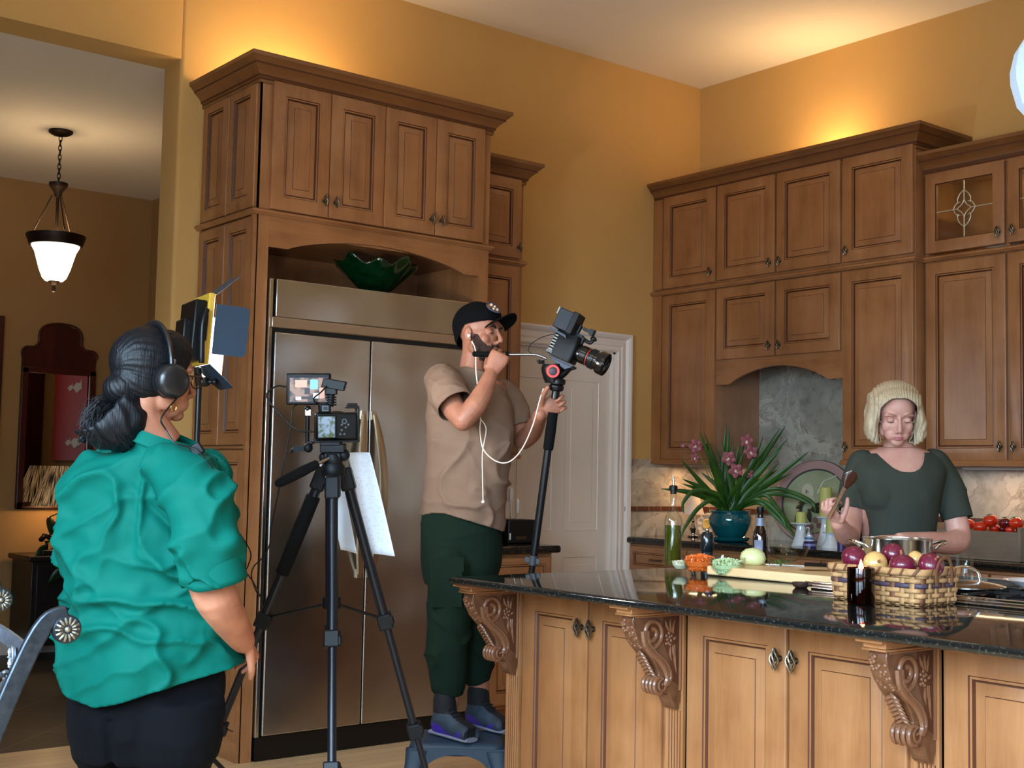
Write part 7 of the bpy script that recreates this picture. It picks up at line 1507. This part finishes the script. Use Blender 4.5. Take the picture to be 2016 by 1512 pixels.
m.build('side_keys', pbr('key_grey', (150, 150, 150), .5), ct, bevel=.001, label='row of pale grey side keys')
m = MB(Mc); m.box((-.056, -.052, .043), (-.030, -.040, .047)); m.build('side_port', pbr('port_grey', (96, 98, 102), .5), ct)
m = MB(Mc); m.lathe([(.026, .05), (.030, .052), (.034, .06), (.034, .070), (.037, .072), (.037, .098), (.035, .10), (.035, .112), (.039, .114), (.039, .134), (.037, .136), (.037, .148), (.045, .152), (.0475, .158), (.0475, .182), (.044, .184), (.044, .172), (.036, .165), (0, .160)], 44, (0, -.004, 0), (1, 0, 0)); ln = m.build('lens', pbr('lens_black', (16, 15, 16), .25, coat=.6), ct)
m = MB(Mc); m.lathe([(.0375, .104), (.0378, .1045), (.0378, .108), (.0375, .1085)], 40, (0, -.004, 0), (1, 0, 0), closed=True); m.build('lens_ring', pbr('lens_red', (150, 44, 34), .4), ln)
m = MB(Mc)
for k in range(40): a = 2*PI*k/40; m.obox((.124, -.004+.0398*math.cos(a), .0398*math.sin(a)), (.009, 0, 0), (0, .0012*math.cos(a), .0012*math.sin(a)), (0, -.0016*math.sin(a), .0016*math.cos(a)))
m.build('focus_teeth', pbr('lens_black2', (26, 25, 26), .35), ln); m = MB(Mc); m.lathe([(0, .166), (.030, .168), (.036, .166)], 32, (0, -.004, 0), (1, 0, 0)); m.build('front_glass', pbr('lens_glass', (14, 16, 30), .03, coat=1), ln)
m = MB(Mc); m.box((-.03, .052, -.010), (.045, .066, .010)); m.cyl((.015, .06, 0), (.018, .10, 0), .009, n=12); m.box((.035, .085, -.012), (.078, .098, .012)); m.box((.066, .078, -.015), (.082, .104, .015)); m.tube([(.04, .058, 0), (.07, .050, 0), (.085, .052, 0), (.088, .066, 0)], .008, 8, res=3); m.ell((.09, .070, 0), (.014, .010, .012)); m.box((.044, .030, -.01), (.056, .060, .01)); m.build('top_rig', BLACKM, ct, bevel=.0015)
Mm2 = Matrix.Translation(K(1119, 634)) @ Matrix(((exx.x, eyy.x, ezz.x, 0), (exx.y, eyy.y, ezz.y, 0), (exx.z, eyy.z, ezz.z, 0), (0, 0, 0, 1)))
m = MB(Mm2); m.box((-.040, -.042, -.03), (.026, .040, .045)); mo = m.build('monitor', pbr('monitor_navy', (20, 28, 40), .5), ct, bevel=.003); m = MB(Mm2); m.box((.022, -.046, -.034), (.048, .046, .049)); m.build('monitor_hood', BLACK, mo, bevel=.003); m = MB(Mm2); m.box((-.046, .012, .02), (-.040, .040, .045)); m.build('battery_contact', pbr('key_grey', (150, 150, 150), .5), mo); m = MB(Mm2); m.prism([(-.05, -.048), (.03, -.055), (.04, -.065), (-.045, -.056)], (0, 0, -.03), (1, 0, 0), (0, 1, 0), (0, 0, .08)); m.build('mount_plate', pbr('plate_slate', (58, 66, 78), .4), mo)
m = MB(); m.tube([K(1098, 656, -.03), K(1070, 663, -.04), K(1047, 676, -.05), K(1040, 690, -.05), K(1048, 697, -.05)], .0016, 6, res=6); m.build('cable', BLACK, ct)

# ------------------------------------------------------------------ tripod with a camera, in front of the refrigerator
TD = 3.80
def T(px, py, dd=0): return at(px, py, TD+dd)
def floorhit(px, dd):
    d = TD+dd; py = 756+FPX*0; p = at(px, 1500, d); lo, hi = 1400., 2300.
    for _ in range(40):
        mid = (lo+hi)/2
        if at(px, mid, d).z > 0: lo = mid
        else: hi = mid
    return at(px, (lo+hi)/2, d)
hubc = T(655, 945); t = thing('tripod', 'tall black tripod standing in front of the refrigerator', 'tripod', (hubc.x, hubc.y, 0))
TB = pbr('tripod_black', (12, 17, 26), .35, spec=.4); TJ = pbr('tripod_joint', (9, 12, 17), .5, spec=.3)
m = MB(); m.lathe([(0, -.06), (.018, -.06), (.022, -.03), (.024, 0), (.034, .012), (.036, .04), (.026, .055), (.020, .075), (0, .08)], 28, hubc); m.build('hub', TJ, t)
m = MB(); m.cyl(T(655, 1005), T(652, 1245), .0125, n=18); m.cyl(T(653, 960), T(653, 1180), .019, n=22); m.build('centre_column', TB, t); m = MB(); m.tube([T(652, 1243), T(652, 1256), T(656, 1264), T(652, 1270), T(647, 1262)], .004, 8, res=4); m.lathe([(.016, -.012), (.018, -.01), (.018, .01), (.016, .012)], 20, T(652, 1238), UP); m.build('column_hook', TJ, t)
cols = [((634, 935, .03), 318, .22, True), ((680, 935, .05), 893, .26, False), ((655, 950, -.06), 652, -.52, False)]
mids = []
for (a, fx, fd, foam) in cols:
    A = T(*a); B_ = floorhit(fx, fd); B_.z = .012; q = lambda f: A.lerp(B_, f); m = MB()
    m.cyl(q(.0), q(.36), .0155, n=18); m.cyl(q(.34), q(.64), .0125, n=18); m.cyl(q(.62), q(.985), .0100, n=18); lg = m.build('leg', TB, t)
    for f in (.355, .63): m = MB(); d = (B_-A).normalized(); s_ = d.cross(FW).normalized(); m.obox(q(f), d*.024, s_*.022, d.cross(s_)*.020); m.obox(q(f)+s_*.014-FW*.010, d*.014, s_*.014, FW*.010); m.build('leg_clamp', TJ, lg, bevel=.004)
    m = MB(); m.obox(q(.01), (B_-A).normalized()*.035, (B_-A).normalized().cross(FW).normalized()*.022, FW*.020); m.build('leg_joint', TJ, lg, bevel=.006); m = MB(); m.ell(q(.99), (.017, .017, .013)); m.build('rubber_foot', RUBBER, lg)
    if foam: m = MB(); m.lathe([(.016, 0), (.022, .004), (.0225, .1), (.021, (q(.24)-q(.05)).length), (.016, (q(.24)-q(.05)).length)], 24, q(.05), B_-A); m.build('foam_grip', RUBBER, lg)
    mids.append(q(.352))
cc_ = T(653, 1186)
m = MB(); m.lathe([(.019, -.018), (.027, -.016), (.027, .016), (.019, .018)], 24, cc_, UP, closed=True)
for p in mids: m.cyl(cc_, p, .005, n=8)
m.build('spreader', TJ, t)
# pan head and handle
m = MB(); m.loft([(T(655, 918), RT*.022, FW*.025), (T(657, 905), RT*.030, FW*.030), (T(655, 893), RT*.024, FW*.026)], n=20, res=2); m.cyl(T(640, 898), T(672, 898), .021, n=22); m.obox(T(656, 882), RT*.036, UP*.012, FW*.028); m.ell(T(677, 896), (.018, .018, .018)); m.ell(T(636, 900), (.013, .013, .014)); m.obox(T(652, 873), RT*.030, UP*.006, FW*.03); m.build('pan_head', TJ, t, bevel=.002)
m = MB(); m.cyl(T(650, 901, -.02), T(626, 913, -.05), .0055, n=12); hp_ = m.build('pan_handle', pbr('handle_alu', (170, 158, 144), .35, metal=1), t); m = MB(); m.lathe([(.006, 0), (.013, .004), (.0155, .05), (.015, .11), (.0125, .135), (.006, .142), (0, .143)], 24, T(627, 912, -.05), T(552, 950, -.10)-T(627, 912, -.05)); m.build('pan_handle_grip', RUBBER, hp_)
# camera body on it, seen from behind
cc_ = T(662, 836, 0); ct = thing('mirrorless_camera', 'small black camera in a cage on the tripod, its lit rear screen facing the viewer', 'camera', tuple(cc_))
cr_ = (RT*.93-FW*.36).normalized(); cr_ = (RT*.95+FW*.31).normalized(); cf = UP.cross(cr_).normalized(); 
Mc = Matrix(((cr_.x, UP.x, -cf.x, cc_.x), (cr_.y, UP.y, -cf.y, cc_.y), (cr_.z, UP.z, -cf.z, cc_.z), (0, 0, 0, 1)))
if (Mc.to_3x3() @ Vector((0, 0, 1))).dot(FW) > 0: Mc = Mc @ Matrix.Diagonal((1, 1, -1, 1))
m = MB(Mc); m.box((-.062, -.045, -.035), (.062, .036, .012)); bd = m.build('body', CBK, ct, bevel=.006)
m = MB(Mc); m.box((-.060, -.040, .013), (-.002, .028, .020)); sc2 = m.build('rear_screen', BLACK, ct, bevel=.002)
def screen(name, kind):
    m_, nt, b = nodes(name); L = nt.links; tc = nt.nodes.new('ShaderNodeTexCoord'); n = nt.nodes.new('ShaderNodeTexNoise'); n.inputs['Scale'].default_value = 60 if kind else 34; n.inputs['Detail'].default_value = 3; L.new(tc.outputs['Object'], n.inputs[0]); r = nt.nodes.new('ShaderNodeValToRGB'); e = r.color_ramp.elements; e[0].position = .40; e[0].color = lin((84, 112, 72) if kind else (60, 50, 46))+(1,); e[1].position = .56; e[1].color = lin((168, 200, 236) if kind else (206, 168, 148))+(1,); L.new(n.outputs['Fac'], r.inputs[0]); L.new(r.outputs[0], b.inputs['Emission Color']); b.inputs['Emission Strength'].default_value = .75; b.inputs['Base Color'].default_value = (.02, .02, .02, 1); b.inputs['Roughness'].default_value = .1; return m_
m = MB(Mc); m.box((-.057, -.037, .020), (-.008, .025, .0205)); m.build('display', screen('rear_display', 1), sc2)
m = MB(Mc); m.box((-.052, .036, -.02), (-.018, .062, .018)); vf = m.build('viewfinder', BLACK, ct, bevel=.004); m = MB(Mc); m.box((-.046, .040, .018), (-.026, .058, .022)); m.build('eyecup', pbr('eyecup', (90, 96, 110), .5), vf, bevel=.003); m = MB(Mc); m.box((-.042, .044, .022), (-.030, .054, .0225)); m.build('eyepiece', pbr('eyepiece', (14, 18, 30), .1), vf)
m = MB(Mc)
for (a, b_) in ((.014, 0), (.014, -.016), (.026, -.008), (.010, -.028), (.022, -.028), (.034, -.0)): m.lathe([(0, 0), (.0035, 0), (.003, .002), (0, .0022)], 12, (a, b_, .0125), (0, 0, 1))
m.lathe([(.005, 0), (.008, 0), (.008, .002), (.005, .002)], 20, (.022, .010, .0125), (0, 0, 1), closed=True); m.build('buttons', pbr('button_grey', (84, 88, 96), .4), ct)
m = MB(Mc)
for (a, b_) in (((.062, -.052, -.035), (.070, .050, .006)), ((-.07, -.054, -.035), (.070, -.046, .006)), ((.030, .048, -.03), (.070, .056, .0)), ((.034, .052, -.012), (.066, .064, -.006))): m.box(a, b_)
cg = m.build('cage', BLACKM, ct, bevel=.002, smooth=40); m = MB(Mc)
for k in range(7): m.lathe([(0, 0), (.003, 0), (.003, .001), (0, .001)], 10, (.0705, -.040+.013*k, -.015), (1, 0, 0))
m.build('cage_holes', pbr('hole_grey', (120, 124, 130), .5, metal=.5), cg)
m = MB(Mc); m.lathe([(.026, 0), (.034, .004), (.036, .05), (.043, .055), (.043, .105), (.038, .105), (.035, .09), (0, .085)], 40, (.022, -.004, -.034), (0, 0, -1)); m.build('lens', pbr('lens_black', (16, 15, 16), .25), ct)
m = MB(); m.obox(T(658, 757, -.0), RT*.034+UP*-.006, UP*.014+RT*.004, FW*.016); m.obox(T(652, 768, 0), RT*.018, UP*.014, FW*.014); rc = m.build('wireless_receiver', BLACK, ct, bevel=.003); m = MB(); m.cyl(T(653, 775), T(650, 800), .010, n=16)
for k in range(4): m.cyl(T(652, 779+5*k), T(651.5, 781+5*k), .017, n=20)
m.build('cold_shoe_mount', TJ, ct)
m = MB(); m.tube([T(643, 760, -.02), T(632, 772, -.03), T(618, 784, -.02), T(622, 792, -.01), T(640, 796)], .0024, 6, res=5); m.build('receiver_cable', BLACK, ct)
# field monitor on its own arm
mc = T(608, 766, .04); tm = thing('field_monitor', 'black field monitor showing the kitchen scene, mounted left of the small camera', 'monitor', tuple(mc)); m = MB(); m.obox(mc, RT*.066+FW*.006, UP*.048, FW*.011); f_ = m.build('housing', BLACK, tm, bevel=.005)
nrm = (RT*.066+FW*.006).cross(UP*.048).normalized(); nrm = nrm if nrm.dot(FW) < 0 else -nrm; mc2 = mc+nrm*.012; rx = (RT*.066+FW*.006).normalized(); m = MB(); m.obox(mc2-UP*.002, rx*.056, UP*.036, nrm*.0006); dd_ = m.build('display', screen('monitor_display', 0), f_)
m = MB(); c2 = mc2+nrm*.001; PE = lambda n, c: pbr(n, c, .3, emit=c, estr=.8)
for (x, y, w_, h_, k) in ((.016, .014, .014, .018, 0), (-.022, .016, .022, .014, 1), (-.004, -.006, .010, .012, 2), (-.030, -.028, .010, .006, 3), (.022, -.02, .010, .010, 3), (-.012, -.026, .022, .005, 2), (.040, -.012, .01, .02, 1)): m.obox(c2+rx*x+UP*y, rx*w_*.8, UP*h_*.8, nrm*(.0003+.0001*k), mi=k)
m.build('screen_image', [PE('px_cyan', (110, 190, 222)), PE('px_tan', (184, 140, 120)), PE('px_dark', (40, 38, 44)), PE('px_white', (222, 226, 232))], dd_)
m = MB(); m.cyl(T(606, 800, .04), T(605, 872, .04), .0065, n=14); m.ell(T(606, 805, .04), (.010, .010, .010)); ar = m.build('arm', BLACKM, tm); m = MB(); m.obox(T(607, 812, .04), RT*.008, UP*.009, FW*.008); m.build('ball_clamp', pbr('alu', (190, 190, 190), .3, metal=1), ar)
m = MB(); m.cyl(T(600, 880, .0), T(628, 862, .0), .007, n=12); m.obox(T(590, 883), RT*.018, UP*.008, FW*.012); m.ell(T(607, 882, -.01), (.014, .012, .014)); m.tube([T(583, 880), T(576, 886), T(572, 891)], .005, 8, res=2); m.build('super_clamp', TJ, ar)
m = MB(); m.tube([T(563, 762, .03), T(545, 760, .02), T(526, 775, 0), T(530, 790, 0), T(550, 815, 0), T(572, 838, -.01), T(590, 848, -.01), T(618, 850, 0)], .0026, 8, res=6); m.build('video_cable', BLACK, tm)
m = MB(); m.tube([T(585, 797, .03), T(576, 805, .01), T(572, 840, 0), T(565, 880, -.02), T(556, 930, -.03), T(545, 985, -.03), T(534, 1040, -.02), T(530, 1075, 0), T(515, 1100, 0), T(500, 1115, 0), T(495, 1135, 0), T(505, 1165, .03), T(518, 1180, .03)], .0020, 8, res=6); m.build('power_cable', BLACK, tm)
m = MB(); m.tube([at(463, 1040, 3.3), T(480, 1062), T(494, 1090), T(488, 1115), T(484, 1125), T(498, 1145), T(512, 1172, .02)], .0020, 8, res=6); o = m.build('headphone_cord', BLACK); tag(o, 'thin black cord looping from the green shirt to the left tripod leg', 'cord')
# script pages hanging behind the tripod
def sheet(label, P, mat, name='paper_sheet'):
    A, B_, Cc, D_ = [Vector(p) for p in P]; m = MB(); m.grid(lambda u, v: tuple((A.lerp(B_, u)).lerp(D_.lerp(Cc, u), v)+FW*(.018*math.sin(u*3.1+v*1.2)+.012*math.sin(v*4))), 16, 20); o = m.build(name, mat, smooth=80, solid=.0006); tag(o, label, 'paper')
def paperm():
    m_, nt, b = nodes('printed_paper'); L = nt.links; tc = nt.nodes.new('ShaderNodeTexCoord'); mp = nt.nodes.new('ShaderNodeMapping'); mp.inputs['Scale'].default_value = (90, 90, 170); L.new(tc.outputs['Object'], mp.inputs[0]); n = nt.nodes.new('ShaderNodeTexNoise'); n.inputs['Scale'].default_value = 1; L.new(mp.outputs[0], n.inputs[0]); r = nt.nodes.new('ShaderNodeValToRGB'); e = r.color_ramp.elements; e[0].position = .36; e[0].color = lin((212, 221, 236))+(1,); e[1].position = .46; e[1].color = lin((226, 234, 246))+(1,); L.new(n.outputs['Fac'], r.inputs[0]); L.new(r.outputs[0], b.inputs['Base Color']); b.inputs['Roughness'].default_value = .7; return m_
PAP = pbr('white_paper', (226, 234, 246), .7)
sheet('front script page hanging behind the right tripod leg', (T(684, 891, .12), T(728, 891, .12), T(779, 1093, .14), T(722, 1090, .14)), paperm()); sheet('second script page mostly hidden behind the tripod column', (T(628, 912, .16), T(668, 925, .16), T(705, 1088, .18), T(670, 1083, .18)), PAP)

# ------------------------------------------------------------------ LED panel on its stand
LD = 4.25
def Lp_(px, py, dd=0): return at(px, py, LD+dd)
cl = Lp_(396, 651); t = thing('led_panel_light', 'yellow and black LED panel with barn doors, lit, on a black stand', 'light', tuple(cl)); N = (RT*.86+FW*.50); N.z = 0; N.normalize(); N = (N-Vector((0, 0, .06))).normalized(); Wd = N.cross(Vector((0, 0, 1))).normalized(); Wd = Wd if Wd.dot(FW) < 0 else -Wd; Vz = Wd.cross(N).normalized(); Vz = Vz if Vz.z > 0 else -Vz
YEL = pbr('panel_yellow', (214, 172, 60), .4); m = MB(); m.obox(cl, Wd*.092, Vz*.118, N*.010); m.build('panel_frame', YEL, t, bevel=.004)
m = MB(); m.obox(cl-N*.032-Vz*.008, Wd*.085, Vz*.100, N*.020); m.obox(cl-N*.060-Vz*.03, Wd*.05, Vz*.06, N*.014); m.build('battery_housing', BLACK, t, bevel=.006); m = MB(); m.obox(cl-N*.020, Wd*.112, Vz*.045, N*.009); m.tube([cl-N*.02+Wd*.112+Vz*.06, cl-N*.03+Wd*.118, cl-N*.02+Wd*.112-Vz*.12], .010, 8, res=4); m.build('yoke', BLACKM, t, bevel=.003)
m = MB(); m.obox(cl+N*.0105, Wd*.086, Vz*.110, N*.001); m.build('led_array', pbr('led_emit', (255, 244, 232), .4, emit=(255, 240, 226), estr=9), t)
DO = pbr('barn_door_black', (40, 58, 76), .5, metal=.1)
LITF = pbr('lit_door_face', (236, 240, 246), .6)  # added white sheet: panel glare on the doors' inner faces, put into colour
def flap(hc_, along, out, ha, hl, r=.016):
    m = MB(); u = along.normalized(); v = out.normalized(); w = u.cross(v).normalized(); P = [(ha*a, b_) for a, b_ in ()]; outl = [(-ha, 0), (ha, 0)]+[(ha-r+r*math.cos(a), hl-r+r*math.sin(a)) for a in (0, .5, 1.05, PI/2)]+[(-ha+r-r*math.sin(a), hl-r+r*math.cos(a)) for a in (0, .5, 1.05, PI/2)]
    m.prism(outl, hc_-w*.0008, u, v, w*.0016); bd_ = m.build('barn_door', DO, t); c_ = hc_+v*hl*.5; sg_ = 1 if (cl+N*.05-c_).dot(w) > 0 else -1; m = MB(); m.prism([(a*.97, b_*.985+.001) for a, b_ in outl], hc_+w*sg_*.0012, u, v, w*sg_*.0006); m.build('lit_door_face', LITF, bd_)
flap(cl+N*.016+Wd*.092, Vz, (N*.97+Wd*.10), .083, .112); flap(cl+N*.016-Wd*.092-Vz*.03, Vz, (N*.80-Wd*.60-Vz*.12), .112, .155); flap(cl+N*.016+Vz*.116, Wd, (N*.72+Vz*.7), .08, .110); flap(cl+N*.016-Vz*.116, Wd, (N*.80-Vz*.62), .08, .112)
a = area('led_light', tuple(cl+N*.02), tuple(cl+N), .17, .21, (1, .97, .92), 14)
m = MB(); ps_ = Lp_(392, 752); m.cyl((ps_.x, ps_.y, .38), (ps_.x, ps_.y, ps_.z), .0095, n=16); m.cyl((ps_.x, ps_.y, .12), (ps_.x, ps_.y, .75), .013, n=16); m.build('stand_pole', BLACKM, t); m = MB(); m.cyl(ps_+Vector((0, 0, -.01)), cl-Vz*.125, .012, n=14); m.ell(ps_+RT*.02, (.02, .014, .016)); m.build('tilt_bracket', BLACKM, t); m = MB(); m.cyl(ps_+RT*.015, ps_+RT*.05, .007, n=12); m.ell(ps_+RT*.052, .012); m.build('tilt_knob', BLACK, t)
for k in range(3): a_ = 2.2+2*PI*k/3; m = MB(); m.cyl((ps_.x, ps_.y, .42), (ps_.x+.42*math.cos(a_), ps_.y+.42*math.sin(a_), .012), .008, n=12); m.ell((ps_.x+.42*math.cos(a_), ps_.y+.42*math.sin(a_), .013), .012); m.build('stand_leg', BLACKM, t)

# ------------------------------------------------------------------ white lantern at the upper right edge
m = MB(); c = at(2078, 145, 3.0); prof = [(.012, -.135), (.05, -.118), (.085, -.075), (.099, -.02), (.100, .01), (.090, .055), (.065, .095), (.03, .125), (.012, .135)]
t = thing('paper_lantern', 'white faceted lantern cut by the upper right edge of the photo', 'lantern', tuple(c)); m.lathe(prof, 12, c); m.build('shade', pbr('lantern_white', (196, 210, 226), .7, emit=(170, 200, 240), estr=.35), t, smooth=10, solid=.001); m = MB(); m.cyl(c+Vector((0, 0, .12)), Vector((c.x, c.y, H-.02)), .003, n=8); m.build('cord', TRIMW, t); m = MB(); m.lathe([(0, -.025), (.04, -.02), (.05, 0)], 24, (c.x, c.y, H)); m.build('canopy', TRIMW, t)

# ------------------------------------------------------------------ wrought iron chair, lower left
IR = pbr('pewter_iron', (58, 64, 72), .42, metal=.85, var=.25, vscale=60); IRL = pbr('brushed_pewter', (126, 134, 146), .38, metal=.9, var=.2, vscale=50)
A0 = at(130, 1238, 2.40); A1 = at(0, 1181, 2.90); Wx = (A1-A0); Wx.z = 0; CW = Wx.length; Wx.normalize(); Bk = Vector((0, 0, 1)).cross(Wx).normalized(); Bk = Bk if Bk.dot(RT) > 0 else -Bk
tc2 = thing('dining_chair', 'pewter wrought-iron dining chair with rosette scrolls at the lower left', 'chair', (A0.x, A0.y, 0))
def Cc(w_, b_, z_): return Vector((A0.x, A0.y, 0))+Wx*w_+Bk*b_+Vector((0, 0, z_))
zr = A0.z
for w_ in (0, CW):
    m = MB(); path = [(.0, zr+.034), (-.030, zr+.022), (-.052, zr-.012), (-.072, zr-.055), (-.105, zr-.14), (-.135, zr-.24), (-.150, .55), (-.150, .44), (-.13, .25), (-.09, .012)]
    P, _ = spl([Cc(w_, a, b_) for a, b_ in path], [1]*10, 4); n = len(P); vs = []
    for i, p in enumerate(P):
        d = (P[min(n-1, i+1)]-P[max(0, i-1)]).normalized(); s_ = Wx.cross(d).normalized(); hwid = .017 if i > 6 else .010+.001*i; vs += [p+s_*hwid+Wx*.009, p+s_*hwid-Wx*.009, p-s_*hwid-Wx*.009, p-s_*hwid+Wx*.009]
    m.add(vs, [(i*4+k, i*4+(k+1) % 4, i*4+4+(k+1) % 4, i*4+4+k) for i in range(n-1) for k in range(4)]+[(0, 1, 2, 3), tuple((n-1)*4+k for k in (3, 2, 1, 0))]); st2 = m.build('back_post', IR, tc2, bevel=.003)
    m = MB(); cr0 = Cc(w_, .0, zr); m.lathe([(0, -.011), (.024, -.011), (.027, -.006), (.027, .006), (.024, .011), (0, .011)], 32, cr0, Wx); ro = m.build('rosette', IR, st2)
    m = MB(); s1, s2_ = Bk, Vector((0, 0, 1))
    for s_ in (-1, 1):
        for k in range(14): a = 2*PI*k/14; d = s1*math.cos(a)+s2_*math.sin(a); m.tube([cr0+Wx*s_*.012+d*.009, cr0+Wx*s_*.0145+d*.015, cr0+Wx*s_*.012+d*.0225], [.0016, .0028, .0018], 6, res=2)
        m.ell(cr0+Wx*s_*.012, .006)
    m.build('rosette_petals', pbr('antique_pewter', (140, 132, 116), .4, metal=.8), ro)
def rail(z0, arch, b_, wd, n=14): return [Cc(CW*k/n, b_, z0+arch*math.sin(PI*k/n)) for k in range(n+1)]
m = MB(); R_ = rail(zr-.045, .012, -.062, 0); vs = []
for i, p in enumerate(R_): vs += [p+Bk*.005+Vector((0, 0, .014)), p-Bk*.005+Vector((0, 0, .014)), p-Bk*.009-Vector((0, 0, .014)), p+Bk*.001-Vector((0, 0, .014))]
m.add(vs, [(i*4+k, i*4+(k+1) % 4, i*4+4+(k+1) % 4, i*4+4+k) for i in range(14) for k in range(4)]+[(0, 1, 2, 3), (59, 58, 57, 56)]); m.build('crest_rail', IRL, tc2, bevel=.002)
m = MB(); R_ = rail(zr-.20, .05, -.122, 0); m.tube(R_, .011, 10, flat=.6); m.build('middle_rail', IRL, tc2)
m = MB(); m.tube([Cc(CW*k/14, -.15, .50) for k in range(15)], .009, 10); m.build('lower_rail', IRL, tc2)
for k in range(7): f = (k+1)/8; m = MB(); m.cyl(Cc(CW*f, -.150, .50), Cc(CW*f, -.124, zr-.20+.05*math.sin(PI*f)), .0055, n=8); m.build('spindle', IRL, tc2)
for f in (.13, .5, .87):
    m = MB(); c = Cc(CW*f, -.078, zr-.055+.035*math.sin(PI*f)-.018); m.ell(c, (.001, .001, .001)); q = [c+Wx*.016*math.cos(a)+Vector((0, 0, .024*math.sin(a))) for a in [2*PI*k/18 for k in range(18)]]; m.prism([(.016*math.cos(2*PI*k/18), .024*math.sin(2*PI*k/18)) for k in range(18)], c-Bk*.004, Wx, (0, 0, 1), Bk*.008); md = m.build('medallion', IRL, tc2, bevel=.002); m = MB()
    for k in range(8): a = 2*PI*k/8; m.tube([c-Bk*.005+Wx*.003*math.cos(a)+Vector((0, 0, .004*math.sin(a))), c-Bk*.005+Wx*.011*math.cos(a)+Vector((0, 0, .018*math.sin(a)))], [.0012, .0022], 6)
    m.build('medallion_petals', pbr('pale_pewter', (170, 174, 180), .4, metal=.7), md)
for (f0, f1) in ((.13, .5), (.5, .87)):
    for dz in (.02, .045):
        m = MB(); base_ = [Cc(CW*(f0+(f1-f0)*k/24), -.088, zr-.085-dz*4*(k/24)*(1-k/24)-.012*(dz > .03)) for k in range(25)]
        for ph in (0, PI): m.tube([p+Vector((0, 0, .0035*math.sin(k*1.3+ph)))+Bk*.0035*math.cos(k*1.3+ph) for k, p in enumerate(base_)], .003, 6)
        m.build('rope_swag', IRL, tc2)
for f in (.10, .90):
    m = MB()
    for ph in (0, PI): m.tube([Cc(CW*f, -.085-.03*k/14, zr-.09-.10*k/14)+Wx*.004*math.sin(k*1.3+ph)+Bk*.004*math.cos(k*1.3+ph) for k in range(15)], .0032, 6)
    m.build('rope_tassel', IRL, tc2)
m = MB(); m.loft([(Cc(CW/2, -.37, .452), Wx*.24, Bk*.22, 4), (Cc(CW/2, -.37, .475), Wx*.25, Bk*.23, 4), (Cc(CW/2, -.37, .50), Wx*.23, Bk*.21, 3.5)], n=40, res=3); m.build('seat', pbr('dark_upholstery', (40, 36, 36), .8), tc2)
m = MB(); m.tube([Cc(.01, -.15, .44), Cc(.01, -.59, .44), Cc(CW-.01, -.59, .44), Cc(CW-.01, -.15, .44)], .011, 10, closed=True); m.build('seat_frame', IR, tc2)
for w_ in (.012, CW-.012): m = MB(); m.tube([Cc(w_, -.58, .44), Cc(w_, -.60, .22), Cc(w_, -.63, .014)], .011, 10, res=3); m.build('front_leg', IR, tc2)
